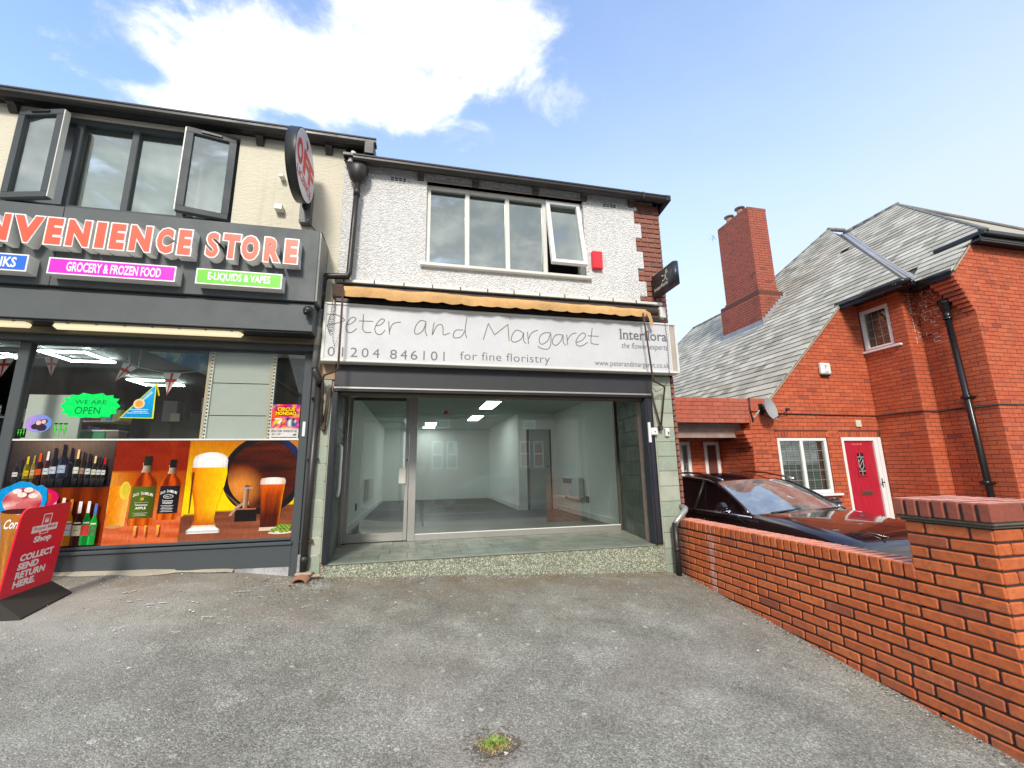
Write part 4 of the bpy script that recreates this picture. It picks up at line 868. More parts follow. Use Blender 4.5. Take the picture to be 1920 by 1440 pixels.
T_ = thing('freezer_back', 'pale grey steel panel standing inside the left end of the store window', 'panel')
mb = MB(); mb.cbox(-3.95, -3.47, .30, .34, -.3, .82, mat('pale grey steel', (.42, .47, .44), .5), .004); mb.build('panel', T_)
GU = thing('gondola_shelving', 'bare grey shelving back with slotted uprights right behind the store glass', 'shelving')
M_GOND = mat('pale grey shelving back', (.42, .45, .44), .45, grime=.15)
for k in range(3):
    mb = MB(); mb.cbox(-2.185, -1.60, .055, .065, .30+.352*k-.06, .30+.352*(k+1)-.068, M_GOND, .002); mb.build('back_panel', GU)
for x in (-2.215, -1.60):
    mb = MB(); mb.box(x-.012, x+.012, .03, .07, .2, 1.35, mat('bare wood edge', (.50, .40, .29), .7)); mb.box(x+.012, x+.04, .035, .07, .2, 1.35, M_OLDW)
    for k in range(26): mb.box(x+.018, x+.032, .032, .036, .34+.038*k, .357+.038*k, M_BLACK)
    mb.build('slotted_upright', GU)
TL = thing('till_counter', 'dark till counter with a cash register and papers inside the store', 'counter')
mb = MB(); mb.box(-3.2, -2.2, 1.0, 1.6, -.9, .62, M_DARKIN); mb.build('counter', TL)
mb = MB(); mb.cbox(-2.84, -2.62, 1.1, 1.35, .62, .74, M_BLACK, .01); mb.box(-2.8, -2.6, 1.3, 1.33, .74, .98, M_BLACK); mb.mesh([(-2.8, 1.29, .76), (-2.62, 1.29, .76), (-2.62, 1.27, .96), (-2.8, 1.27, .96)], [(0, 1, 2, 3)], M_ALU); mb.build('cash_register', TL)
mb = MB(); mb.box(-3.1, -2.95, 1.02, 1.2, .62, .88, mat('grey carrier bags', (.3, .31, .32), .7)); mb.box(-3.0, -2.9, 1.0, 1.02, .62, .72, M_CREAMW); mb.build('paper_stack', TL)
for k in range(3):
    t_ = thing('crate', ['green crate at the left on the store window ledge', 'green crate at the middle on the store window ledge', 'grey and red box at the right on the store window ledge'][k], 'crate')
    c = (.04, .25, .12) if k < 2 else (.25, .2, .2); x = -3.56+.125*k*1.0
    mb = MB(); mb.cbox(x, x+.118, .45, .6, .30, .45, mat('crate %d' % (k == 2), c, .5), .006); mb.box(x, x+.118, .44, .61, .45, .465, M_OLDW); mb.build('box', t_)
# blue tie-dye cloth below the ceiling
def cloth_fn(t):
    n_ = t.noise(t.pos((2, 1, 1)), 2.6, 6, .6); t.l(t.ramp(n_, [(.42, (.0, .16, .50)), (.5, (.05, .35, .65)), (.56, (.62, .75, .70))]), t.b.inputs['Base Color']); t.b.inputs['Roughness'].default_value = .8
    t.b.inputs['Emission Strength'].default_value = 0
o = MB(); o.poly([(-3.20, .72, 1.43), (-2.3, .72, 1.41), (-2.3, .76, 1.02), (-2.5, .76, 1.14)], mat('blue and white cloth', fn=cloth_fn)); tag(o.build('hanging_cloth'), 'blue and white tie dyed cloth strung under the store ceiling', 'cloth')
# bunting
def flag(x0, z0, x1, z1, ax, az, y, parent):
    b = MB(); W_ = M_WHITE; Rr = mat('flag red', (.62, .03, .04), .7)
    A, B_, P3 = Vector((x0, y, z0)), Vector((x1, y, z1)), Vector((ax, y-.01, az)); b.poly([A, B_, P3], W_)
    m0 = A.lerp(B_, .42); m1 = A.lerp(B_, .58); e = Vector((0, -.002, 0)); b.poly([m0+e, m1+e, P3+e+(m1-m0)*.2, P3+e-(m1-m0)*.2], Rr)
    a0 = A.lerp(P3, .28); a1 = A.lerp(P3, .42); c0 = B_.lerp(P3, .28); c1 = B_.lerp(P3, .42); b.poly([a0+e*1.5, c0+e*1.5, c1+e*1.5, a1+e*1.5], Rr); return b.build('pennant', parent)
BU = thing('bunting', 'string of red and white cross pennants hanging behind the store window', 'bunting')
for f in ((-4.30, 1.19, -4.136, 1.20, -4.212, .995), (-3.886, 1.218, -3.754, 1.218, -3.787, 1.013), (-3.166, 1.199, -3.031, 1.132, -3.209, .978), (-2.772, 1.087, -2.601, 1.086, -2.706, .842), (-3.52, 1.24, -3.42, 1.33, -3.60, 1.17)): flag(*f, .3, BU)
mb = MB(); mb.tube([(-4.6, .3, 1.20), (-4.2, .3, 1.20), (-3.9, .3, 1.22), (-3.75, .3, 1.225), (-3.3, .3, 1.36), (-3.1, .3, 1.18), (-3.0, .3, 1.135), (-2.77, .3, 1.09), (-2.6, .3, 1.09), (-2.3, .3, 1.14)], .004, M_OLDW, 5)
mb.tube([(-3.125, .3, 1.38), (-3.108, .3, 1.10)], .004, M_OLDW, 5); mb.tube([(-3.019, .3, 1.38), (-3.02, .3, 1.13)], .004, M_OLDW, 5); mb.build('string', BU)

# posters and stickers in the store window
def print_mat():
    m = bpy.data.materials.new('printed poster'); m.use_nodes = True; t = NT(m); a = t.n('ShaderNodeVertexColor'); a.layer_name = 'print'
    n1_ = t.noise(t.pos((1, 1, 1)), 70, 5, .7); n2_ = t.noise(t.pos((30, 1, 6)), 2.0, 6, .7)
    c = t.mix(t.rng(n1_, .30, .72, 0, .30), a.outputs[0], (.01, .008, .006)); hs = t.n('ShaderNodeHueSaturation'); hs.inputs['Saturation'].default_value = 1.08; t.l(c, hs.inputs['Color'])
    t.l(t.rng(n2_, .35, .7, .86, 1.22), hs.inputs['Value']); t.l(hs.outputs[0], t.b.inputs['Base Color']); t.b.inputs['Roughness'].default_value = .22; return m
M_PRINT = print_mat()
class PR:
    def __init__(s, y=-.012): s.v = []; s.f = []; s.c = []; s.y = y; s.k = 0
    def poly(s, pts, cols):
        """cols: one sRGB colour, or a function of (x, z)"""
        s.k += 1; y = s.y-.00035*s.k; i0 = len(s.v)
        for x, z in pts: s.v.append((x, y, z)); s.c.append(s2l(cols) if isinstance(cols, tuple) else s2l(cols(x, z)))
        s.f.append(tuple(range(i0, i0+len(pts))))
    def grid(s, x0, x1, z0, z1, nx, nz, fn):
        s.k += 1; y = s.y-.00035*s.k; i0 = len(s.v)
        for j in range(nz+1):
            for i in range(nx+1):
                x = x0+(x1-x0)*i/nx; z = z0+(z1-z0)*j/nz; s.v.append((x, y, z)); s.c.append(s2l(fn(x, z)))
        for j in range(nz):
            for i in range(nx): a = i0+j*(nx+1)+i; s.f.append((a, a+1, a+nx+2, a+nx+1))
    def sym(s, cx, prof, fn, n=6):   # silhouettes turned about a vertical line; prof: (half width, z)
        s.k += 1; y = s.y-.00035*s.k
        for (w0, z0), (w1, z1) in zip(prof, prof[1:]):
            i0 = len(s.v)
            for z, w_ in ((z0, w0), (z1, w1)):
                for i in range(n+1): u = -1+2*i/n; s.v.append((cx+u*w_, y, z)); s.c.append(s2l(fn(u, z)))
            for i in range(n): s.f.append((i0+i, i0+i+1, i0+n+2+i, i0+n+1+i))
    def text(s, st, x0, x1, z0, z1, col, off=.02, shear=0):
        s.k += 1; y = s.y-.00035*s.k; b = MB(); text(b, st, x0, x1, z0, z1, y, M_WHITE, offset=off, shear=shear); i0 = len(s.v)
        s.v += b.v; s.c += [s2l(col)]*len(b.v); s.f += [tuple(i0+i for i in f) for f in b.f]
    def ell(s, cx, cz, rx, rz, fn, n=26):
        s.k += 1; y = s.y-.00035*s.k; i0 = len(s.v); g = (lambda x, z: fn) if isinstance(fn, tuple) else fn
        for r in (0, .5, 1):
            for i in range(n if r else 1):
                a = 6.2832*i/n; x, z = cx+rx*r*math.cos(a), cz+rz*r*math.sin(a); s.v.append((x, y, z)); s.c.append(s2l(g(x, z)))
        for i in range(n): s.f.append((i0, i0+1+i, i0+1+(i+1) % n)); s.f.append((i0+1+i, i0+1+n+i, i0+1+n+(i+1) % n, i0+1+(i+1) % n))
    def build(s, name, parent=None):
        me = bpy.data.meshes.new(name); me.from_pydata(s.v, [], s.f); me.materials.append(M_PRINT)
        ca = me.color_attributes.new('print', 'FLOAT_COLOR', 'POINT')
        for i, c in enumerate(s.c): ca.data[i].color = (*c, 1)
        return link(name, me, parent)
def mixc(a, b, t): t = max(0, min(1, t)); return tuple(a[i]+(b[i]-a[i])*t for i in range(3))
PZ0, PZ1 = -.672, .322
# 1: wine and beer bottles
p = PR(); px0, px1 = -3.765, -2.925
def bgd(x, z):
    v = 1-abs((x+3.3)/.45)**1.6*.7; n_ = noise.noise(Vector((x*6, z*6, 0)))*8
    if z > -.12: return mixc((24, 20, 24), (118, 98, 84), v*max(0, (z+.1)/.4)*1.1+.05)
    return mixc((70, 24, 12), (150, 62, 30), .5+.5*math.sin(x*38)*.5+n_*.02)
p.grid(px0, px1, PZ0, PZ1, 28, 24, bgd)
def bottle(cx, zb, zt, hw, body, neck, lab, labz=(.18, .42), cap=None, nk=.62):
    h = zt-zb; 
    f = lambda u, z: mixc(body, tuple(min(255, c+95) for c in body), max(0, 1-abs(u+.55)*4)*.8)
    p.sym(cx, [(hw*.96, zb), (hw, zb+.03*h), (hw, zb+h*.52), (hw*.8, zb+h*.6), (hw*.36, zb+h*.70), (hw*.30, zb+h*.9), (hw*.33, zt)], f)
    if neck: p.sym(cx, [(hw*.36, zb+h*nk), (hw*.36, zt+.002), (hw*.30, zt+.006)], lambda u, z: neck, 2)
    if lab: p.grid(cx-hw*.92, cx+hw*.92, zb+h*labz[0], zb+h*labz[1], 3, 1, lambda x, z: mixc(lab, tuple(c*.7 for c in lab), abs(x-cx)/hw))
    if lab: p.grid(cx-hw*.5, cx+hw*.5, zb+h*(labz[0]*.5+labz[1]*.5)-.003, zb+h*(labz[0]*.5+labz[1]*.5)+.003, 1, 1, lambda x, z: (90, 80, 80))
wines = [(-3.70, .13, .024, (22, 26, 30), (50, 50, 52), (225, 225, 220)), (-3.655, .14, .018, (20, 22, 20), (30, 30, 34), (40, 40, 44)), (-3.615, .165, .024, (95, 90, 26), (220, 190, 60), (225, 190, 60)), (-3.565, .175, .018, (120, 96, 50), (170, 150, 80), (215, 190, 150)), (-3.52, .195, .027, (26, 16, 22), (232, 86, 38), (235, 100, 50)), (-3.46, .212, .026, (62, 26, 22), (225, 225, 228), (215, 220, 225)), (-3.405, .245, .03, (18, 20, 30), (26, 30, 46), (205, 212, 222)), (-3.335, .278, .036, (22, 28, 44), (20, 24, 38), (180, 195, 215)), (-3.27, .245, .027, (14, 14, 26), (24, 26, 40), (24, 24, 38)), (-3.215, .228, .025, (16, 22, 18), (236, 196, 150), (232, 230, 214)), (-3.165, .205, .02, (30, 22, 22), (26, 20, 24), (170, 140, 122)), (-3.115, .188, .024, (14, 16, 26), (22, 24, 34), (228, 228, 230)), (-3.065, .165, .022, (24, 24, 16), (225, 205, 160), (228, 225, 200)), (-3.022, .155, .02, (16, 14, 16), (20, 18, 22), (228, 228, 228)), (-2.982, .148, .019, (20, 16, 18), (205, 40, 44), (230, 230, 230))]
p.grid(-3.76, -2.93, -.125, -.055, 10, 2, lambda x, z: (20, 18, 20))
for cx, zt, hw, bd, nk, lb in wines:
    zb = -.03-.02*abs(cx+3.3); bottle(cx, zb, zt, hw, bd, nk, lb, (.14, .38) if bd != (14, 14, 26) else (.45, .56), nk=.68)
    hgt = .07; p.grid(cx-hw*.9, cx+hw*.9, zb-.075, zb-.005, 2, 2, lambda x, z: mixc(tuple(c*.35 for c in lb), tuple(c*.55 for c in bd), .4+.6*(zb-z)/.07))
beers = [(-3.40, -.20, .034, (120, 70, 26), (230, 225, 210), (225, 60, 50)), (-3.325, -.215, .036, (150, 95, 30), (235, 230, 215), (225, 190, 90)), (-3.255, -.225, .036, (160, 100, 34), (240, 235, 225), (245, 235, 205)), (-3.19, -.24, .036, (190, 120, 46), (190, 135, 70), (225, 225, 225)), (-3.115, -.262, .038, (52, 16, 16), (235, 235, 235), (235, 225, 190)), (-3.045, -.262, .034, (20, 120, 50), (230, 240, 232), (235, 90, 90)), (-2.985, -.285, .03, (36, 150, 60), (90, 130, 200), (90, 150, 90))]
for cx, zt, hw, bd, nk, lb in beers: bottle(cx, -.655, zt, hw, bd, nk, lb, (.22, .46), nk=.74); p.grid(cx-hw*.7, cx+hw*.7, -.655+.50*(zt+.655), -.655+.53*(zt+.655), 1, 1, lambda x, z: (240, 230, 210))
tag(p.build('bottle_poster'), 'dark window poster of wine bottles above a row of beer bottles', 'poster')
# 2: whiskey
p = PR(-.0125); qx0, qx1 = -2.921, -2.281
def bg2(x, z):
    t = (z-PZ0)/(PZ1-PZ0); n_ = .5+.5*noise.noise(Vector((x*5, z*14, 3)))
    if t > .70: return mixc((120, 22, 10), (150, 48, 22), n_+.4*math.exp(-((x+2.42)/.03)**2))
    if t > .30: return mixc(mixc((206, 130, 78), (160, 66, 30), (t-.3)/.4), (240, 176, 96), (1-min(1, (x-qx0)/.25))*.7)
    return mixc((226, 128, 92), (176, 70, 44), n_*.9*(.5+.5*math.sin(z*60+x*8)))
p.grid(qx0, qx1, PZ0, PZ1, 26, 34, bg2)
p.sym(-2.83, [(.075, -.50), (.085, -.12)], lambda u, z: mixc((226, 130, 46), (248, 190, 110), .5+.5*u+.2*noise.noise(Vector((u*3, z*20, 0)))), 8)
p.ell(-2.79, -.165, .045, .085, (232, 200, 90)); p.ell(-2.785, -.16, .03, .065, (214, 190, 80)); p.ell(-2.84, -.505, .07, .014, (200, 150, 110))
def whisk(cx, zb, lab, zt, hw, cap, capc):
    h = zt-zb
    p.sym(cx, [(hw*.95, zb), (hw, zb+.04*h), (hw, zb+.10*h)], lambda u, z: mixc((150, 46, 14), (240, 120, 30), .5+.5*math.sin(u*7)))
    p.sym(cx, [(hw, zb+.10*h), (hw, zb+.60*h), (hw*.86, zb+.66*h), (hw*.44, zb+.74*h), (hw*.38, zb+.80*h)], lambda u, z: mixc((96, 22, 10), (226, 92, 30), .5+.5*math.cos(u*5+z*9)))
    p.sym(cx, [(hw*.44, zb+.76*h), (hw*.34, zb+.83*h), (hw*.40, zb+.90*h)], lambda u, z: mixc((210, 190, 170), (70, 50, 30), .5+.5*u)); p.sym(cx, [(hw*.34, zb+.86*h), (hw*.34, zt-.004), (hw*.30, zt)], lambda u, z: mixc(capc, (20, 20, 20), .5+.5*u)); 
    p.grid(cx-hw*.97, cx+hw*.97, zb+.105*h, zb+.555*h, 4, 1, lambda x, z: mixc(lab, tuple(c*.7 for c in lab), max(0, (x-cx)/hw)))
whisk(-2.405, -.455, (26, 30, 34), .13, .088, 0, (16, 18, 18)); whisk(-2.628, -.50, (84, 104, 38), .165, .102, 0, (34, 44, 26))
def arc_text(st, cx, cz, wd, hh, col):
    n_ = len(st)
    for i, ch in enumerate(st):
        if ch == ' ': continue
        u = (i+.5)/n_*2-1; x = cx+u*wd/2; w_ = wd/n_*.86; dz = (1-u*u)*.022; s_ = 1.15 if ch in 'JD' else 1
        p.text(ch, x-w_/2, x+w_/2, cz+dz, cz+dz+hh*s_, col, off=.03)
arc_text("JACK DANIEL'S", -2.628, -.232, .175, .026, (236, 232, 214)); arc_text("JACK DANIEL'S", -2.408, -.215, .15, .024, (236, 236, 236))
p.ell(-2.628, -.25, .017, .014, (200, 170, 90)); p.grid(-2.69, -2.566, -.284, -.282, 1, 1, lambda x, z: (225, 225, 205)); p.text('Tennessee', -2.685, -2.575, -.315, -.295, (230, 230, 214)); p.text('APPLE', -2.678, -2.585, -.348, -.325, (236, 236, 222), .04)
for k, (a, b_) in enumerate(((-2.69, -2.565), (-2.67, -2.585), (-2.685, -2.57))): p.grid(a, b_, -.385-.012*k, -.381-.012*k, 1, 1, lambda x, z: (200, 205, 170))
p.ell(-2.405, -.232, .045, .022, (190, 190, 190)); p.ell(-2.405, -.232, .036, .016, (24, 26, 30)); p.text('No 7', -2.43, -2.382, -.24, -.224, (225, 225, 225)); p.text('Tennessee', -2.455, -2.36, -.281, -.264, (225, 225, 225)); p.text('WHISKEY', -2.45, -2.36, -.303, -.287, (236, 236, 236), .03)
for k in range(5): p.grid(-2.46+.01*(k % 2), -2.35-.01*(k % 2), -.322-.014*k, -.317-.014*k, 1, 1, lambda x, z: (205, 205, 205))
for x, w_ in ((-2.66, .012), (-2.47, .012), (-2.57, .008)): p.grid(x, x+w_*2, -.60, -.50, 1, 2, lambda x, z: mixc((246, 196, 100), (216, 122, 84), (-.5-z)/.1))
tag(p.build('whiskey_poster'), 'orange window poster of two whiskey bottles with green and black labels', 'poster')
# 3: beer glasses and barrel
p = PR(-.012); rx0, rx1 = -2.279, -1.258
def bg3(x, z):
    tb = -.425+.08*(x+2.28)
    if z < tb: n_ = .5+.5*noise.noise(Vector((x*3, z*26, 7))); return mixc(mixc((60, 26, 22), (176, 108, 74), n_*.9), (170, 104, 78), max(0, (tb-z)/.25)*.6)
    return mixc((250, 214, 40), (196, 116, 14), max(0, min(1, (z+.25)/.55))+.12*noise.noise(Vector((x*8, z*8, 1))))
p.grid(rx0, rx1, PZ0, PZ1, 44, 44, bg3)
def clipx(cx, cz, r, fn, n=60, rings=8, rx=1.0):
    p.k += 1; y = p.y-.00035*p.k; i0 = len(p.v)
    for j in range(rings+1):
        for i in range(n):
            a = 6.2832*i/n; x = min(cx+r*rx*j/rings*math.cos(a), rx1); z = min(cz+r*j/rings*math.sin(a), PZ1-.001); p.v.append((x, y, z)); p.c.append(s2l(fn(x, z, j/rings)))
    for j in range(rings):
        for i in range(n): p.f.append((i0+j*n+i, i0+j*n+(i+1) % n, i0+(j+1)*n+(i+1) % n, i0+(j+1)*n+i))
clipx(-1.56, -.03, .405, lambda x, z, r: mixc((22, 18, 20), (40, 60, 130), max(0, (x+1.5)/.3)*max(0, (z+.0)/.3)*1.2), rx=.98)
clipx(-1.565, -.03, .345, lambda x, z, r: mixc(mixc((96, 38, 26), (40, 16, 14), .5+.8*noise.noise(Vector((x*3, z*24, 2)))), (226, 148, 84), max(0, 1-((x+1.78)**2+(z+.17)**2)*17)), n=64, rings=14, rx=.98)
p.poly([(-1.92, -.20), (-1.90, -.23), (-1.76, -.37), (-1.76, -.34)], (120, 84, 60))
p.grid(-1.80, -1.60, -.50, -.385, 4, 3, lambda x, z: (22, 14, 14))
p.poly([(-1.86, -.44), (-1.80, -.35), (-1.74, -.31), (-1.68, -.30), (-1.68, -.335), (-1.74, -.345), (-1.79, -.38), (-1.83, -.44)], (176, 150, 130)); p.poly([(-1.83, -.43), (-1.78, -.37), (-1.73, -.335), (-1.79, -.39)], (90, 66, 56))
p.grid(-1.735, -1.69, -.37, -.17, 2, 2, lambda x, z: mixc((210, 170, 140), (90, 56, 42), (x+1.735)/.045)); p.grid(-1.765, -1.655, -.175, -.163, 1, 1, lambda x, z: (180, 160, 150)); p.ell(-1.712, -.15, .025, .014, (120, 90, 70)); p.grid(-1.80, -1.61, -.385, -.37, 2, 1, lambda x, z: (170, 110, 90))
def beer(u, z): return mixc(mixc((250, 140, 12), (255, 208, 40), .5+.5*u), (190, 90, 8), max(0, 1-abs(u+.95)*5)+max(0, (-.40-z)*8))
p.sym(-2.072, [(.150, -.60), (.155, -.58), (.150, -.565), (.128, -.55), (.115, -.54), (.10, -.50), (.088, -.46)], lambda u, z: mixc(mixc((252, 252, 250), (196, 120, 50), max(0, min(1, (z+.55)/.05))*.9), (90, 70, 60), max(0, abs(u)-.86)*5+(.35 if abs(z+.58) < .004 else 0)), 16)
p.sym(-2.072, [(.10, -.52), (.088, -.46), (.098, -.36), (.115, -.28), (.150, -.13), (.163, -.02), (.158, .05)], beer, 12)
p.sym(-2.072, [(.157, .045), (.158, .12), (.145, .155), (.11, .18), (.05, .197), (.01, .199)], lambda u, z: mixc((250, 248, 244), (205, 200, 200), abs(u)**2*.8+.2*noise.noise(Vector((u*4, z*40, 0)))), 10)
p.sym(-2.215, [(.004, -.40), (.007, -.2), (.010, 0)], lambda u, z: (90, 50, 20), 2)
p.sym(-1.47, [(.085, -.575), (.088, -.54), (.092, -.45), (.106, -.25), (.118, -.135)], lambda u, z: mixc(mixc((70, 20, 10), (232, 98, 26), max(0, (z+.42)/.28)+.35*noise.noise(Vector((u*3, z*14, 4)))), (250, 150, 50), max(0, u-.75)*3), 12)
p.sym(-1.47, [(.095, -.60), (.09, -.565)], lambda u, z: (225, 200, 180), 8); p.sym(-1.47, [(.120, -.137), (.122, -.10), (.11, -.075), (.05, -.066)], lambda u, z: mixc((248, 240, 232), (205, 180, 160), abs(u)**2), 8)
p.ell(-1.36, -.622, .115, .016, (226, 220, 205))
for hx_, hz_ in ((-1.43, -.60), (-1.39, -.575), (-1.35, -.605), (-1.33, -.56), (-1.30, -.60), (-1.285, -.565), (-1.36, -.56)): p.ell(hx_, hz_, .027, .022, lambda x, z: mixc((170, 200, 90), (66, 110, 34), .5+.5*math.sin((x+z)*160)), 12)
tag(p.build('beer_poster'), 'yellow window poster of two beer glasses before a wooden barrel', 'poster')
# star sign
p = PR(-.006); cx, cz = -3.20, .665; pts = []
for i in range(28):
    a = 6.2832*i/28; r = 1.0 if i % 2 == 0 else .86; 
    x = cx+.255*r*math.copysign(abs(math.cos(a))**.75, math.cos(a)); z = cz+.135*r*math.copysign(abs(math.sin(a))**.7, math.sin(a))
    pts.append((x, max(z, .545)))
p.v.append((cx, p.y, cz)); p.c.append(s2l((0, 236, 104)))
for x, z in pts: p.v.append((x, p.y, z)); p.c.append(s2l((12, 238, 106)))
for i in range(28): p.f.append((0, 1+i, 1+(i+1) % 28))
p.k = 3
p.text('WE ARE', -3.335, -3.075, .685, .725, (10, 70, 50), off=-.012); p.text('OPEN', -3.325, -3.115, .585, .655, (10, 70, 50), off=-.012)
tag(p.build('open_sign'), 'bright green star card reading WE ARE OPEN in the store window', 'sign')
# blue triangle pennant, round sticker, claw stickers, circus poster
p = PR(-.004); p.poly([(-2.66, .915), (-2.945, .548), (-2.645, .543)], (222, 226, 60)); p.poly([(-2.667, .895), (-2.925, .556), (-2.66, .552)], lambda x, z: mixc((54, 150, 214), (80, 180, 235), (z-.55)/.35))
p.ell(-2.79, .695, .05, .05, (240, 214, 170)); p.ell(-2.79, .695, .034, .036, (236, 168, 96)); p.poly([(-2.77, .74), (-2.70, .83), (-2.68, .81), (-2.755, .72)], (170, 212, 236))
for k, (a, b_) in enumerate(((-2.86, -2.70), (-2.84, -2.71), (-2.88, -2.69))): p.grid(a, b_, .632-.018*k, .638-.018*k, 1, 1, lambda x, z: (210, 236, 246))
p.poly([(-2.667, .915), (-2.655, .915), (-2.615, .78), (-2.63, .78)], (205, 196, 70)); tag(p.build('paper_pennant'), 'blue triangular paper pennant with an orange disc right of the green star card', 'pennant')
p = PR(-.004); p.ell(-3.60, .488, .107, .088, lambda x, z: mixc((190, 150, 220), (110, 150, 220), (x+3.7)/.2)); 
for dx, dz, r in ((0, .01, .04), (.03, .03, .03), (-.03, -.02, .035), (.02, -.03, .04)): p.ell(-3.59+dx, .478+dz, r, r*.8, (54, 44, 60))
p.ell(-3.60, .495, .022, .022, (226, 190, 180)); p.ell(-3.56, .505, .018, .02, (226, 190, 180)); tag(p.build('round_sticker'), 'round lilac and blue sticker low in the left of the store window', 'sticker')
def claw(cx, cz, s_, back, label):
    p = PR(-.004)
    if back: p.grid(cx-s_*.75, cx+s_*.75, cz-s_*.95, cz+s_*.75, 1, 1, lambda x, z: (14, 20, 18))
    for q in range(2):
        g = 1.0 if q else 1.35; c = (90, 214, 84) if q else (10, 26, 14)
        for k, (u, lo) in enumerate(((-.42, -.55), (0, -.95), (.42, -.62))):
            pl = [(u-.14*g, .55+.1*(g-1)*4), (u+.14*g, .60+.1*(g-1)*4), (u+.05*g, .3), (u+.12*g, 0), (u+.03*g, -.2), (u+.06, lo-.1*(g-1)*3), (u-.06*g, -.2), (u-.12*g, .05), (u-.02*g, .25)]
            p.poly([(cx+a*s_, cz+b_*s_) for a, b_ in pl], c)
    return tag(p.build('claw_sticker'), label, 'sticker')
claw(-3.42, .425, .095, False, 'larger green claw mark sticker right of the round lilac sticker'); claw(-3.725, .40, .052, True, 'small green claw mark sticker on black at the window corner')
p = PR(-.006); rg = random.Random(5); p.grid(-1.546, -1.268, .338, .71, 9, 12, lambda x, z: (rg.choice([(226, 60, 90), (240, 110, 80), (190, 60, 140), (90, 70, 170), (236, 130, 150), (240, 170, 90)]) if z > .45 else (226, 226, 226)))
p.poly([(-1.52, .60), (-1.50, .665), (-1.42, .69), (-1.33, .675), (-1.29, .62), (-1.34, .585), (-1.46, .58)], (150, 30, 44)); p.text('CIRCUS', -1.495, -1.32, .638, .678, (250, 206, 60), .05); p.text('MONDAO', -1.51, -1.305, .592, .632, (250, 214, 70), .05)
p.grid(-1.395, -1.30, .47, .56, 3, 3, lambda x, z: rg.choice([(30, 30, 60), (60, 110, 170), (230, 230, 230)])); p.grid(-1.52, -1.44, .49, .56, 3, 3, lambda x, z: rg.choice([(250, 250, 240), (240, 200, 90), (70, 60, 150)]))
p.grid(-1.546, -1.268, .338, .435, 1, 1, lambda x, z: (222, 222, 220)); p.text('BOLTON', -1.535, -1.43, .408, .432, (40, 36, 46), .03); p.text('WINGATES HILL', -1.42, -1.278, .408, .432, (40, 36, 46), .02); p.text('22 - 27', -1.53, -1.44, .375, .398, (60, 54, 66), .02); p.grid(-1.32, -1.285, .372, .39, 1, 1, lambda x, z: (120, 110, 120)); p.grid(-1.53, -1.28, .348, .356, 1, 1, lambda x, z: (70, 64, 76))
tag(p.build('circus_poster'), 'small colourful circus poster in the lower right corner of the store window', 'poster')

# ------------------------------------------------------------ store sign letters
CS = thing('store_sign', 'built up red lettering CONVENIENCE STORE on the dark grey fascia', 'shop sign')
for ch, a, b_ in (('C', -4.98, -4.80), ('O', -4.77, -4.56), ('N', -4.53, -4.31), ('N', -3.955, -3.755), ('V', -3.752, -3.50), ('E', -3.494, -3.345), ('N', -3.329, -3.124), ('I', -3.098, -2.998), ('E', -2.98, -2.835), ('N', -2.817, -2.616), ('C', -2.588, -2.426), ('E', -2.404, -2.266), ('S', -2.155, -2.02), ('T', -2.005, -1.828), ('O', -1.836, -1.651), ('R', -1.623, -1.445), ('E', -1.426, -1.281)):
    vs_, fs_ = text_mesh(ch, .07 if ch != 'I' else .05, .5)
    z0, z1 = 2.118, 2.412
    b = MB(); text(b, ch, a, b_, z0, z1, -.497, M_LSIDE, offset=(.06 if ch == 'S' else .10), depth=.115)
    for i, f in enumerate(b.f): pass
    L_ = b.build('letter', CS)
    ins = .014; b = MB(); text(b, ch, a, b_, z0, z1, -.501, M_LW, offset=(.06 if ch == 'S' else .10)); 
    # white rim plate, then the red face set inside it
    b2 = MB(); text(b2, ch, a+ins, b_-ins, z0+ins, z1-ins, -.5045, M_ORANGE, offset=(.035 if ch == 'S' else .062)); b.mesh(b2.v, b2.f, M_ORANGE); b.build('letter_face', CS)
def subsign(x0, x1, z0, z1, m, st, tx, label):
    t_ = thing('sub_sign', label, 'sign', 'box signs under the store lettering'); b = MB()
    b.box(x0, x1, -.495, -.38, z0, z1, M_LSIDE, .002); b.build('case', t_)
    b = MB(); b.box(x0-.001, x1+.001, -.499, -.495, z0-.001, z1+.001, M_LW); b.box(x0+.012, x1-.012, -.5005, -.499, z0+.012, z1-.012, m); text(b, st, tx[0], tx[1], z0+.032, z1-.032, -.5015, M_WHITE, offset=.03); b.build('face', t_)
subsign(-4.55, -3.572, 1.840, 2.006, M_BLU, 'COLD DRINKS', (-4.25, -3.655), 'blue box sign ending in KS at the left edge below the store lettering')
subsign(-3.416, -2.376, 1.838, 2.0, M_MAG, 'GROCERY & FROZEN FOOD', (-3.27, -2.50), 'magenta box sign reading GROCERY & FROZEN FOOD')
subsign(-2.2, -1.418, 1.838, 2.0, M_GRN, 'E-LIQUIDS & VAPES', (-2.095, -1.525), 'green box sign reading E-LIQUIDS & VAPES')
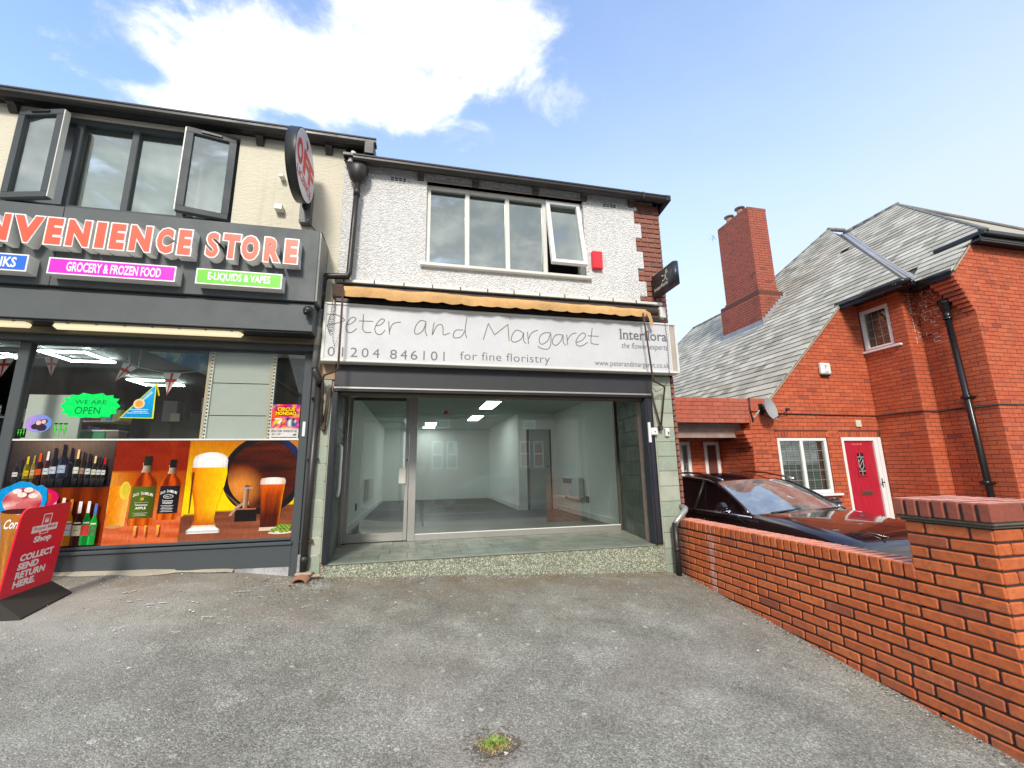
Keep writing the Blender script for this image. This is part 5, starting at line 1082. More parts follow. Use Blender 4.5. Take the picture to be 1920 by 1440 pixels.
for x0, x1, lab in ((-3.467, -1.808, 'long warm batten light under the store fascia, whole in view'), (-5.3, -3.63, 'batten light cut off at the left edge under the store fascia')):
    t_ = thing('batten_light', lab, 'light', 'batten lights under the store fascia'); b = MB()
    n = 8; prof = [(-.25+.05*math.cos(6.283*k/n), 1.405+.032*math.sin(6.283*k/n)) for k in range(n)]
    b.prism(prof, 'x', x0+.04, x1-.04, M_WARM, True)
    for xe, xt in ((x0+.04, x0), (x1-.04, x1)):
        v = [(xe, a, c) for a, c in prof]+[(xt, -.25, 1.405)]; b.mesh(v, [(k, (k+1) % n, n) for k in range(n)], M_WARM)
    b.build('diffuser', t_); b = MB(); b.box(x0+.06, x1-.06, -.245, -.16, 1.425, 1.44, M_OLDW)
    k = x0+.14
    while k < x1-.1: b.box(k, k+.02, -.31, -.24, 1.415, 1.437, M_ALU, .003); k += .235
    b.build('body', t_)
CM = thing('dome_camera', 'black dome security camera at the right end of the store shutter housing', 'camera')
mb = MB(); mb.tube([(-1.16, -.362, 1.665), (-1.16, -.40, 1.665)], .045, M_BLACK, 14); mb.build('base', CM)
mb = MB(); mb.ball((-1.16, -.43, 1.645), .052, M_BLACK, 14); mb.tube([(-1.16, -.43, 1.645), (-1.175, -.475, 1.60)], .022, mat('lens black', (.005, .005, .006), .1), 10); mb.build('ball', CM)
for (x, z, w_, lab) in ((-1.66, 3.02, .085, 'pale square floodlight box on the cream wall above the fascia'), (-1.66, 3.43, .05, 'pale bracket stub on the cream wall behind the round sign')):
    t_ = thing('wall_box', lab, 'box'); mb = MB(); mb.cbox(x-w_/2, x+w_/2, -.10, -.008, z-w_*.4, z+w_*.4, M_OLDW, .005); mb.build('case', t_)
# round off licence sign
OS = thing('round_sign', 'round black edged OFF LICENCE sign projecting from the cream wall', 'sign')
OS.location = (-1.30, -.465, 3.31); OS.rotation_euler = (0, 0, R(-.5))
mb = MB(); n = 40; rr = .385
v = [(x, rr*math.sin(6.2832*k/n), rr*math.cos(6.2832*k/n)) for x in (-.10, 0) for k in range(n)]
mb.mesh(v, [(k, (k+1) % n, n+(k+1) % n, n+k) for k in range(n)]+[tuple(range(n))], M_BLACK, True); mb.tube([(.0, 0, 0), (.001, 0, 0)], .001, M_BLACK, 3); mb.build('rim', OS)
mb = MB(); v = [(.002, .377*math.sin(6.2832*k/n), .377*math.cos(6.2832*k/n)) for k in range(n)]; mb.mesh(v, [tuple(range(n))], mat('pale sign face', (.66, .64, .70), .35)); mb.build('face', OS)
M_SRED = mat('sign red', (.62, .035, .045), .5); mb = MB(); xf = lambda q: (.004, q[0], q[2])
for ch, a in (('O', -.32), ('F', -.09), ('F', .12)): text(mb, ch, a, a+.20, -.12, .17, 0, M_SRED, offset=.05, xf=xf)
mb.build('large_lettering', OS); mb = MB(); text(mb, 'LICENCE', -.27, .27, -.25, -.15, 0, M_SRED, offset=.02, xf=xf); mb.build('lettering', OS)
mb = MB()
for k in range(5):
    a = -.5+.25*k; b = MB(); stroke(b, [(0+.0, .20), (.10*math.sin(a), .20+.10*math.cos(a))], .012, 0, M_SRED); mb.mesh([xf(q) for q in b.v], b.f, M_SRED)
mb.build('emblem', OS)
mb = MB(); mb.box(.0-.13, -.01, .36, .455, -.46, -.02, mat('grey bracket', (.11, .115, .115), .5)); mb.box(-.09, -.05, .30, .44, -.3, -.2, M_BLACK)
for a in ((-.12, -.05), (-.03, -.05), (-.12, -.43), (-.03, -.43)): mb.ball((a[0], .355, a[1]), .010, M_OLDW, 6)
mb.build('bracket', OS)
mb = MB(); mb.tube([(-1.31, -.03, 2.86), (-1.2, -.03, 2.72), (-1.13, -.05, 2.60), (-1.10, -.2, 2.58), (-1.10, -.38, 2.585)], .006, M_BLACK, 6); tag(mb.build('cable'), 'thin black cable looping down from the round sign to the fascia', 'cable')

# ------------------------------------------------------------ pavement sign
AB = thing('pavement_sign', 'red royal mail pavement sign on a black rubber base', 'pavement sign')
O_ = Vector((-2.90, -1.02, -.878)); U_ = Vector((-.0, .455, .022)); V_ = Vector((.035, .018, .625))
def PB(u, v, o=0.0): return O_+U_*u+V_*v+Vector((o, 0, -.04*o))
M_RM = mat('post office red', (.72, .005, .035), .35)
mb = MB(); c_ = [(0, 0), (1, 0), (1, .985), (.985, 1.0), (.12, 1.0), (.05, .985), (.015, .95), (0, .9)]; n = len(c_)
v = [PB(a, b_, 0) for a, b_ in c_]+[PB(a, b_, -.012) for a, b_ in c_]; mb.mesh(v, [tuple(range(n)), tuple(reversed(range(n, 2*n)))]+[(i, (i+1) % n, n+(i+1) % n, n+i) for i in range(n)], M_RM); mb.build('panel', AB)
M_RUB = mat('black recycled rubber', (.045, .04, .034), .9, grime=.5)
mb = MB(); f0, f1 = Vector((-2.745, -1.02, gz(-2.75, -1.02)+.012)), Vector((-2.775, -.515, gz(-2.78, -.5)+.012)); t0, t1 = PB(-.02, 0), PB(1.02, 0)
bk0, bk1 = Vector((-3.06, -1.03, gz(-3.05, -1.0)+.012)), Vector((-3.06, -.55, gz(-3.05, -.55)+.012)); dn = Vector((0, 0, -.03))
mb.mesh([f0, f1, t1, t0, bk0, bk1, f0+dn, f1+dn, bk0+dn, bk1+dn], [(0, 1, 2, 3), (3, 2, 5, 4), (0, 6, 7, 1), (4, 5, 9, 8), (0, 3, 4, 8, 6), (1, 7, 9, 5, 2), (6, 8, 9, 7)], M_RUB); mb.build('base', AB)
def tx(st, u0, u1, v0, v1, m, off=.03, shear=0, rise=.0):
    b = MB(); text(b, st, u0, u1, v0, v1, 0, m, offset=off, shear=shear); return [PB(q[0], q[2]+rise*(q[0]-u0), .002) for q in b.v], b.f
M_SW = mat('pale pink white print', (.86, .78, .78), .5); mb = MB()
for st, v, wd in (('COLLECT', .375, .66), ('SEND', .275, .40), ('RETURN', .175, .57), ('HERE.', .075, .42)): a_, f_ = tx(st, .19, .19+wd, v, v+.082, M_SW, .05); mb.mesh(a_, f_, M_SW)
a_, f_ = tx('Shop', .36, .72, .545, .64, M_SW, .05); mb.mesh(a_, f_, M_SW); mb.build('lettering', AB)
mb = MB(); mb.poly([PB(.27, .685, .001), PB(.79, .685, .001), PB(.79, .765, .001), PB(.27, .765, .001)], M_SW)
a_, f_ = tx('Royal Mail', .31, .75, .702, .752, mat('soft red print', (.66, .2, .22), .5), .02); mb.mesh([q+Vector((.001, 0, 0)) for q in a_], f_, MATS['soft red print'])
for a, b_, c, d in ((.44, .46, .765, .90), (.60, .62, .765, .90), (.44, .62, .888, .90), (.44, .46, .655, .685), (.60, .62, .655, .685), (.44, .62, .655, .663), (.49, .57, .79, .83)): mb.poly([PB(a, c, .001), PB(b_, c, .001), PB(b_, d, .001), PB(a, d, .001)], M_SW)
for k in range(3): mb.poly([PB(.49+.03*k, .825, .001), PB(.51+.03*k, .825, .001), PB(.50+.03*k, .865, .001)], M_SW)
mb.build('emblem', AB)
# ice cream cut-out
IC = thing('ice_cream_sign', 'tall cut-out sign of a cornet ice cream on blue beside the pavement sign', 'ice cream sign')
p = PR(-.35); y_ = -.35
bl = [(-3.56, -.985), (-3.40, -.98), (-3.33, -.72), (-3.295, -.45), (-3.255, -.22), (-3.27, -.13), (-3.32, -.09), (-3.36, -.10), (-3.41, -.065), (-3.48, -.055), (-3.54, -.09), (-3.60, -.12), (-3.62, -.30)]
p.poly(bl, (44, 150, 214)); p.sym(-3.445, [(.015, -.98), (.06, -.75), (.10, -.45), (.128, -.315)], lambda u, z: mixc((206, 150, 88), (150, 92, 42), .5+.5*math.sin(u*9)*math.sin(z*70)), 16)
p.ell(-3.43, -.225, .140, .115, lambda x, z: mixc((236, 214, 206), (178, 40, 50), .5+.9*noise.noise(Vector((x*11, z*13, 2)))), 30); p.ell(-3.44, -.31, .128, .022, (70, 34, 28))
for a, b_ in ((-3.48, -.14), (-3.40, -.13), (-3.44, -.17), (-3.36, -.18)): p.ell(a, b_, .035, .022, (240, 226, 220), 10)
p.text('Cornetto', -3.525, -3.31, -.455, -.375, (250, 250, 250), .02, .4); p.build('face', IC); IC.location = (.075, 0, 0)
mb = MB(); n = len(bl); v = [(x, -.345, z) for x, z in bl]+[(x, -.335, z) for x, z in bl]; mb.mesh(v, [tuple(range(n)), tuple(reversed(range(n, 2*n)))]+[(i, (i+1) % n, n+(i+1) % n, n+i) for i in range(n)], mat('ice sign edge', (.03, .3, .6), .4)); mb.build('board', IC)
p = PR(-.34); p.ell(-3.205, -.205, .10, .075, (216, 40, 110)); p.ell(-3.21, -.205, .075, .05, lambda x, z: mixc((226, 216, 60), (206, 60, 70), (x+3.27)/.12)); p.poly([(-3.21, -.95), (-3.18, -.95), (-3.17, -.26), (-3.23, -.26)], (216, 40, 110)); tag(p.build('lolly_sign'), 'round pink and yellow fruit lolly sign peeping over the red pavement sign', 'sign')
# gully and weed
mb = MB(); M_TC = mat('broken terracotta', (.42, .20, .12), .9, grime=.6); gy = gz(-1.1, -.16)
pts = []
n = 10; v = []
for k in range(n+1): a = math.pi*k/n; v += [(-1.10+.07*math.cos(a), -.23, gy+.005+.045*math.sin(a)), (-1.10+.052*math.cos(a), -.23, gy+.005+.03*math.sin(a)), (-1.10+.08*math.cos(a), -.06, gy+.02+.05*math.sin(a)), (-1.10+.06*math.cos(a), -.06, gy+.02+.035*math.sin(a))]
mb.mesh(v, [f for k in range(n) for f in ((4*k, 4*k+4, 4*k+5, 4*k+1), (4*k, 4*k+2, 4*k+6, 4*k+4), (4*k+1, 4*k+5, 4*k+7, 4*k+3))], M_TC, True)
mb.cbox(-1.17, -1.01, -.13, -.03, gy+.045, gy+.075, mat('broken pale brick', (.50, .40, .30), .9, grime=.5), .01); mb.cbox(-1.03, -.93, -.10, -.05, gy+.02, gy+.045, MATS['broken pale brick'], .008)
for k in range(14): mb.ball((-1.1+random.uniform(-.18, .12), -.2+random.uniform(-.1, .1), gy+.005), random.uniform(.006, .018), random.choice([M_TC, M_CHIPD, M_MORTAR]), 5, (1.3, 1, .6))
tag(mb.build('drain_gully'), 'broken terracotta gully mouth at the foot of the dark downpipe', 'drain')
mb = MB(); rg = random.Random(2); M_G1 = mat('weed green', (.16, .30, .045), .6); M_G2 = mat('weed yellow green', (.34, .40, .10), .6); M_G3 = mat('dry weed', (.50, .33, .13), .8)
wx, wy = .424, -2.55; wz = gz(wx, wy)
for k in range(800):
    a = rg.uniform(0, 6.283); rr = abs(rg.gauss(0, .5)); rr = min(rr, 1.05); x = wx+.085*rr*math.cos(a); y = wy+.068*rr*math.sin(a); h = rg.uniform(.006, .024)*(1.15-rr*.6); L_ = rg.uniform(.008, .02); b = rg.uniform(0, 6.283)
    m = M_G1 if rg.random() < .5 and rr < .8 else M_G2
    if (y < wy-.02 and rg.random() < .5) or rr > .95: m = M_G3
    p0 = Vector((x, y, wz+.004)); tip = p0+Vector((math.cos(b)*L_*1.3, math.sin(b)*L_*1.3, h)); s_ = Vector((-math.sin(b), math.cos(b), 0))*.0028
    mid = (p0+tip)/2+Vector((0, 0, .004)); mb.mesh([p0-s_*.5, p0+s_*.5, mid+s_, tip, mid-s_], [(0, 1, 2, 3, 4)], m)
for k in range(26):
    a = rg.uniform(0, 6.283); x = wx+.10*math.cos(a)*rg.uniform(.8, 1.2); y = wy+.085*math.sin(a)*rg.uniform(.8, 1.2); mb.ball((x, y, wz+.006), rg.uniform(.003, .008), M_CHIPD if k % 3 else M_CHIP, 5, (1.3, 1, .6))
for pp in (((wx-.08, wy-.04), (wx-.05, wy+.05)), ((wx-.03, wy-.08), (wx+.02, wy-.03)), ((wx+.09, wy), (wx+.06, wy+.04))): mb.tube([(*pp[0], wz+.008), (*pp[1], wz+.02)], .0018, M_G3, 4)
tag(mb.build('weed'), 'small green weed tuft growing out of a crack in the asphalt', 'weed')
mb = MB(); M_SOIL = mat('damp soil', (.165, .14, .105), .95, grime=.5); pts = []
for a in range(30):
    t_ = 6.2832*a/30; q = 1+.35*noise.noise(Vector((math.cos(t_)*1.5, math.sin(t_)*1.5, 4)))+.12*noise.noise(Vector((math.cos(t_)*6, math.sin(t_)*6, 1))); pts.append((wx+.115*q*math.cos(t_), wy+.095*q*math.sin(t_), wz+.0075))
mb.poly(pts, M_SOIL)
for k in range(260):
    t_ = rg.uniform(0, 6.283); q = rg.uniform(.75, 1.5); x, y = wx+.115*q*math.cos(t_), wy+.095*q*math.sin(t_); mb.ball((x, y, gz(x, y)+.008), rg.uniform(.002, .0055), rg.choice([M_SOIL, M_CHIPD, M_SOIL, M_ASPH]), 4, (1.3, 1, .6))
tag(mb.build('soil_patch'), kind='stuff', label='damp dark soil and grit round the small weed', cat='soil')
mb = MB(); M_SILT = mat('brown silt grain', (.16, .11, .07), .95)
for k in range(1300):
    if rg.random() < .55: x = rg.uniform(-1, 3.15); y = -.02-abs(rg.gauss(0, .09))
    elif rg.random() < .7: y = -rg.random()*3.6; x = 3.185-abs(rg.gauss(0, .05))
    else: x = rg.gauss(-1.1, .3); y = -.15-abs(rg.gauss(0, .25))
    mb.ball((x, y, gz(x, y)+.007), rg.uniform(.002, .007), rg.choice([M_SILT, M_CHIPD, M_SILT, M_CHIP]), 4, (1.4, 1, .5))
tag(mb.build('silt'), 'brown silt and grit gathered along the foot of the step and the wall', 'grit', kind='stuff')

# ------------------------------------------------------------ boundary wall and pillar
V3 = Vector; XP, YP, XN, YN = V3((1, 0, 0)), V3((0, 1, 0)), V3((-1, 0, 0)), V3((0, -1, 0))
WX = 3.195
BW = thing('boundary_wall', 'low red brick boundary wall with a soldier coping between forecourt and drive', 'wall')
mb = MB(); mb.box(WX+.008, WX+.215, -2.70, .05, -1.75, -.765, M_MORTAR); mb.box(WX+.010, WX+.222, -2.68, -.0, -.765, -.672, M_MORTAR); mb.build('mortar', BW)
rg = random.Random(4); pc = []
def odd_keep(a, b, z):
    lo = -2.787 if int((-.7695-z)/.0759) % 2 else -2.672
    a = max(a, lo)
    if b-a < .02: return []
    return [(a, b)] if rg.random() > .07 else [(a, a+(b-a)*.55), (a+(b-a)*.55, b)]
courses((WX, 0, 0), YP, XN, -2.787, 0, -1.72, -.7695, .232, .0759, .015, odd_keep, phase=.116, out=pc)
pc = [q for q in pc if q[0].z+.04 > gz(3.2, q[0].y)-.02]
lay(pc, BW, M_BRICK, budget=230)
y = -.01; k = 0; fmc = {}
while y > -2.64:
    key = k % 4
    if key not in fmc: b = MB(); b.cbox(-.003, .222, -.032, .032, -.092, 0, M_BRICK, .006); top_skylit(b); r_ = random.Random(k); b.v = [(p[0]+r_.uniform(-.002, .002), p[1]+r_.uniform(-.0015, .0015), p[2]+r_.uniform(-.0015, .001)) for p in b.v]; fmc[key] = b.build('coping_brick', me_only=True)
    o = link('coping_brick', fmc[key], BW); o.location = (WX-.004, y-.036, -.664+random.uniform(-.002, .001)); y -= .0745; k += 1
PL_ = thing('brick_pillar', 'square red brick pillar with a soldier brick cap ending the boundary wall', 'pillar')
PY0, PY1, PXW = -3.132, -2.672, .455
mb = MB(); mb.box(WX+.008, WX+PXW-.008, PY0+.008, PY1-.008, -1.9, -.385, M_MORTAR); mb.build('mortar', PL_)
pc = []
for k in range(17):
    z = -.39-.0759*(k+.5); 
    if z < -1.72: break
    def row(O, U, N, L, off):
        u = 0; segs = [.113, .232, .115] if off else [.228, .232]
        if off and N == XN and k > 5: segs = segs[:2]
        for s_ in segs: c = O+U*(u+s_/2); c.z = z; pc.append((c, U, N, s_-.014, .0625)); u += s_
    row(V3((WX, PY0, 0)), YP, XN, .46, k % 2 == 0); row(V3((WX, PY0, 0)), XP, YN, .46, k % 2 == 1)
    row(V3((WX+PXW, PY0, 0)), YP, XP, .46, k % 2 == 0); row(V3((WX, PY1, 0)), XP, YP, .46, k % 2 == 1)
lay(pc, PL_, M_BRICK, budget=299, depth=.03)
mb = MB(); M_CREASE = mat('mossy creasing tile', (.13, .12, .085), .9, grime=.9)
for z0, e in ((-.372, .028), (-.388, .016)):
    mb = MB(); mb.cbox(WX-e, WX+PXW+e, PY0-e, PY1+e, z0, z0+.016, M_CREASE, .006); mb.build('creasing_tile', PL_)
ct = MB(); ct.cbox(-.0295, .0295, 0, .235, -.108, 0, M_CAPB, .007); top_skylit(ct); ctm = ct.build('cap_brick', me_only=True)
ex = .035
for k in range(7):
    L_ = (PY1-PY0+2*ex)/7
    for side in (0, 1):
        o = link('cap_brick', ctm, PL_); yy = PY0-ex+L_*(k+.5)
        o.rotation_euler = (0, 0, R(-90) if side == 0 else R(90)); o.location = (WX-ex if side == 0 else WX+PXW+ex, yy, -.246+random.uniform(-.002, .002)); o.scale = (L_/.074, (PXW+2*ex)/2/.235, 1)
mb = MB(); mb.box(WX-ex+.01, WX+PXW+ex-.01, PY0-ex+.01, PY1+ex-.01, -.355, -.256, M_MORTAR); mb.build('cap_mortar', PL_)

# ------------------------------------------------------------ brick house
HS = thing('brick_house', 'bright red brick house with a steep green slate roof and tall chimney', 'house')
ZG = -1.75; sl = .98; Pz = lambda x: 1.246+sl*(x-6.754)
wall = MB(); M1, M2 = M_HMORTAR, M_HMORTAR; e = .007
YF, XA, YS, XB, YW = 2.0, 9.39, 1.14, 9.78, .27
def hole_wall(mb, axis, pos, u0, u1, z0, z1, holes, m):   # a vertical sheet with rectangular holes
    us = sorted({u0, u1, *[h[0] for h in holes], *[h[1] for h in holes]}); zs = sorted({z0, z1, *[h[2] for h in holes], *[h[3] for h in holes]})
    for a, b in zip(us, us[1:]):
        for c, d in zip(zs, zs[1:]):
            um, zm = (a+b)/2, (c+d)/2
            if any(h[0] < um < h[1] and h[2] < zm < h[3] for h in holes): continue
            P = (lambda u, z: (u, pos, z)) if axis == 'y' else (lambda u, z: (pos, u, z)); mb.poly([P(a, c), P(b, c), P(b, d), P(a, d)], m)
FH = [(6.84, 8.03, -.60, .488), (8.38, 9.375, ZG, .49)]
hole_wall(wall, 'y', YF+e, 6.27, XA+e, ZG, 1.246, FH, M1)
wall.poly([(6.754, YF+e, 1.246), (XA+e, YF+e, 1.246), (XA+e, YF+e, 3.44), (8.98, YF+e, 3.44)], M1)
wall.poly([(3.36, YF+e, .766), (6.27, YF+e, .766), (6.27, YF+e, 1.246), (3.36, YF+e, 1.246)], M_LMORTAR)
wall.poly([(3.36, YF+e, 1.246), (6.754, YF+e, 1.246), (6.754, YF+.25, 1.246), (3.36, YF+.25, 1.246)], M_LMORTAR); wall.poly([(3.36, YF+.25, .5), (6.754, YF+.25, .5), (6.754, YF+.25, 1.246), (3.36, YF+.25, 1.246)], M_LMORTAR)
AH = [(1.40, 1.985, 2.315, 3.215)]
hole_wall(wall, 'x', XA+e, YS, YF+.02, ZG, 3.5, AH, M1)
wall.poly([(XA+e, YS+e, ZG), (XB+e, YS+e, ZG), (XB+e, YS+e, 3.5), (XA+e, YS+e, 3.5)], M1)
hole_wall(wall, 'x', XB+e, YW, YS+.02, ZG, 3.5, [], M1)
WH = [(11.36, 12.8, 2.35, 3.26)]
hole_wall(wall, 'y', YW+e, XB+e, 15.5, ZG, 2.66, WH, M1); hole_wall(wall, 'y', YW+e, 10.06, 15.5, 2.66, 4.0, WH, M1)
wall.poly([(XB+e, YW+e, 2.66), (10.06, YW+e, 2.66), (10.06, YW+e, 4.0), (9.95, YW+e, 3.93), (9.44, YW+e, 3.40), (9.48, YW+e, 3.3)], M1)
wall.poly([(6.27+e, YF, ZG), (6.27+e, 2.9, ZG), (6.27+e, 2.9, .8), (6.27+e, YF, .8)], M1); wall.poly([(3.36, 2.9+e, ZG), (6.27, 2.9+e, ZG), (6.27, 2.9+e, .8), (3.36, 2.9+e, .8)], M1)
wall.poly([(5.9, 2.96, ZG), (9.3, 2.96, ZG), (9.3, 2.96, .9), (5.9, 2.96, .9)], M1); HW = wall.build('wall', HS)
mb = MB(); mb.poly([(3.36, YF+.02, .768), (6.27, YF+.02, .768), (6.27, 2.9, .768), (3.36, 2.9, .768)], mat('peeling grey soffit', (.20, .20, .18), .9, grime=.8)); mb.build('porch_ceiling', HS)
pieces = []
KF = holes_keep(FH+[(6.80, 8.07, .488, .60), (8.34, 9.42, .488, .60)], lambda z: ((6.27 if z < .766 else 6.27 if z < 1.246 else 6.754+(z-1.246)/sl+.03), XA))
courses((0, YF, 0), XP, YN, 6.27, XA, ZG, 3.44, .232, .078, .009, KF, phase=.05, out=pieces)
courses((XA, 0, 0), YP, XN, YS, YF, ZG, 3.44, .232, .078, .009, holes_keep(AH), phase=.1, out=pieces)
courses((0, YS, 0), XP, YN, XA, XB, ZG, 3.44, .232, .078, .009, None, phase=.0, out=pieces)
courses((XB, 0, 0), YP, XN, YW, YS, ZG, 3.44, .232, .078, .009, None, phase=.1, out=pieces)
def wl(z): return (XB if z < 2.66 else XB-(z-2.66)*.47 if z < 3.38 else 9.46+(z-3.38)/sl, 15.5)
courses((0, YW, 0), XP, YN, 9.4, 13.4, ZG, 3.98, .232, .078, .009, holes_keep(WH, wl), phase=.0, out=pieces)
courses((6.27, 0, 0), YP, XN, YF, 2.9, ZG, .766, .232, .078, .009, None, out=pieces); courses((0, 2.9, 0), XP, YN, 4.4, 6.27, ZG, .766, .232, .078, .009, holes_keep([(5.30, 5.52, ZG, .46), (5.86, 6.22, -.9, .46)]), out=pieces)
lay(pieces, HW, M_HBRICK, budget=299, depth=.03)
pb = courses((0, YF-.002, 0), XP, YN, 3.38, 6.27, .766, 1.246, .232, .080, .009, None, phase=.1); pb += courses((0, YF, 0), XP, YN, 6.27, 6.74, .766, 1.24, .232, .080, .009, None, phase=.1)
BM_ = link('porch_beam', None, None)
bpy.data.objects.remove(BM_); mb = MB()
for c, U, N, L, h in pb:
    mb.box(c.x-L/2, c.x+L/2, YF-.004, YF+.02, c.z-h/2, c.z+h/2, mat('worn pinkish brick', fn=brick_fn((.50, .125, .075), (.45, .105, .06), (.50, .14, .09), (.36, .10, .06), .4)))
o = mb.build('porch_beam', HS); o['kind'] = 'stuff'
# soldier courses, corbels
mb = MB()
for x0, x1 in ((6.80, 8.07), (8.34, 9.36)):
    x = x0
    while x < x1-.04: mb.box(x+.004, x+.070, YF-.002, YF+.03, .492, .598, M_HBRICK); x += .0755
for k in range(9): zz = 3.36-.078*k; xo = .37-.042*k; mb.box(XB-xo, XB+.02, YW+.002, YW+.42-.03*k, zz-.069, zz, M_HBRICK, .004)
for k in range(4): zz = .62-.078*k; xo = .16-.035*k; mb.box(6.27-xo, 6.28, YF+.004, YF+.3, zz-.069, zz, M_HBRICK, .004)
o = mb.build('soldier_course', HS); o['kind'] = 'stuff'
# efflorescence: lime bloom in the joints of the inner corner
mb = MB(); rg = random.Random(9); M_LIME = mat('lime bloom', (.85, .72, .68), .95)
for k in range(14):
    z = 3.28-.078*k
    for q in range(4):
        if rg.random() < (.9 if k < 9 else .4):
            a = XA+.14+rg.uniform(-.1, .1)+(.02*k); L_ = rg.uniform(.05, .18); mb.box(min(a, XB-.05), min(a+L_, XB), YS-.006, YS-.003, z-.006, z+.004, M_LIME)
    for q in range(3):
        if rg.random() < (.8 if k < 8 else .3):
            a = YS-rg.uniform(0, .3)-.05*q; mb.box(XB-.006, XB-.003, max(a-rg.uniform(.06, .2), YW), a, z-.006, z+.004, M_LIME)
            if rg.random() < .5: mb.box(XB-.006, XB-.003, a-.008, a, z, z+.07, M_LIME)
    if rg.random() < .8: mb.box(XA+.2+rg.uniform(-.1, .1), XA+.21+rg.uniform(-.1, .1)+.012, YS-.006, YS-.003, z, z+.07, M_LIME) if False else mb.box(XA+.2, XA+.208, YS-.006, YS-.003, z, z+.07, M_LIME)
o = mb.build('lime_bloom', HS); o['kind'] = 'stuff'
# windows and door
M_LEADCAME = mat('lead came', (.30, .30, .30), .5)
def casement_window(name, x0, x1, z0, z1, y, mull, parent, sill=True, net=M_DARKIN, rows=5, colsn=3):
    b = MB(); frame_rect(b, x0, x1, z0, z1, .07, y-.012, y+.06, M_WHITE, .006); 
    for m_ in mull: b.box(m_-.035, m_+.035, y-.010, y+.06, z0+.07, z1-.07, M_WHITE, .004)
    w_ = b.build(name, parent); ed = [x0+.07]+[q for m_ in mull for q in (m_-.035, m_+.035)]+[x1-.07]
    for k in range(0, len(ed), 2):
        g = box('pane', (ed[k], ed[k+1], y+.02, y+.025, z0+.07, z1-.07), G_HOUSE, w_); b = MB()
        for j in range(1, rows): zz = z0+.07+(z1-z0-.14)*j/rows; b.box(ed[k], ed[k+1], y+.014, y+.019, zz-.004, zz+.004, M_LEADCAME)
        for j in range(1, colsn): xx = ed[k]+(ed[k+1]-ed[k])*j/colsn; b.box(xx-.003, xx+.003, y+.013, y+.018, z0+.07, z1-.07, M_LEADCAME)
        b.build('lead_came', w_)
    if sill: b = MB(); b.cbox(x0-.04, x1+.14, y-.09, y+.02, z0-.045, z0-.002, M_WHITE, .006); b.build('sill', w_)
    b = MB(); 
    for j in range(int((z1-z0-.1)/.045)): b.box(x0+.03, x1-.03, y+.12, y+.14, z0+.05+.045*j, z0+.075+.045*j, mat('dull venetian blind', (.16, .15, .12), .8))
    b.poly([(x0, y+.25, z0), (x1, y+.25, z0), (x1, y+.25, z1), (x0, y+.25, z1)], M_DARKIN); b.build('blind', w_); return w_
casement_window('window', 6.84, 8.03, -.60, .488, YF+.03, [7.42], HS)
casement_window('window', 11.36, 12.8, 2.35, 3.26, YW+.03, [12.1], HS)
casement_window('porch_window', 5.86, 6.22, -.9, .46, 2.9, [], HS, False); casement_window('porch_window', 5.26, 5.52, -1.6, .46, 2.88, [], HS, False)
# upper window on the side wall, built in its own frame and turned
W_ = casement_window('side_window', 0, .585, 0, .90, 0, [], HS, True, rows=4); W_.matrix_local = Matrix.Translation((XA+.03, 1.985, 2.315)) @ Matrix.Rotation(R(-90), 4, 'Z')
M_DOOR = mat('crimson woodgrain door', (.48, .018, .04), .42, fn=lambda t: (t.l(t.mix(t.rng(t.noise(t.pos((14, 1, 1.1)), 3, 6, .6), .4, .7), (.50, .02, .045), (.35, .012, .03)), t.b.inputs['Base Color'])))
mb = MB(); mb.box(8.38, 8.445, YF+.0, YF+.09, -1.66, .485, M_WHITE, .006); mb.box(9.20, 9.29, YF+.0, YF+.09, -1.66, .485, M_WHITE, .006); mb.box(9.29, 9.372, YF-.02, YF+.09, -1.66, .487, M_WHITE, .008); mb.box(8.445, 9.20, YF+.0, YF+.09, .415, .485, M_WHITE, .006)
DF = mb.build('door_frame', HS)
mb = MB(); mb.box(8.445, 9.20, YF+.035, YF+.08, -1.65, .415, M_DOOR); mb.build('door_leaf', DF)
mb = MB(); frame_rect(mb, 8.70, 8.935, -.30, .20, .035, YF+.02, YF+.036, M_DOOR, .004); mb.box(8.735, 8.90, YF+.030, YF+.034, -.265, .165, mat('dark door glass', (.02, .022, .025), .08))
for pts in ([(8.735, .09), (8.90, .09)], [(8.735, -.19), (8.90, -.19)], [(8.8175, .165), (8.8175, .09)], [(8.8175, -.19), (8.8175, -.265)], [(8.76, .05), (8.76, -.1), (8.8175, -.17), (8.875, -.1), (8.875, .05)], [(8.76, -.02), (8.84, .07)], [(8.775, -.1), (8.87, .02)]): stroke(mb, pts, .009, YF+.028, M_OLDW)
mb.build('door_light', DF)
mb = MB(); mb.cbox(8.70, 8.985, YF+.02, YF+.036, -.66, -.58, mat('dull brass', (.32, .17, .12), .35, .7), .004); mb.box(8.73, 8.955, YF+.015, YF+.021, -.64, -.60, M_ALUB); mb.build('letterbox', DF)
mb = MB(); mb.tube([(9.235, YF, -.42), (9.235, YF-.05, -.42)], .012, M_BLACK, 8); mb.tube([(9.235, YF-.05, -.42), (9.16, YF-.05, -.42)], .010, M_BLACK, 8); mb.box(9.225, 9.245, YF-.006, YF+.001, -.52, -.34, M_BLACK); mb.build('handle', DF)
mb = MB(); 
for k in range(6): z = .335; a = 8.66+.045*k; mb.box(a, a+.03, YF+.032, YF+.035, z, z+.035*(1 if k % 2 else .6), mat('house name print', (.66, .16, .2), .5))
mb.build('name_lettering', DF)
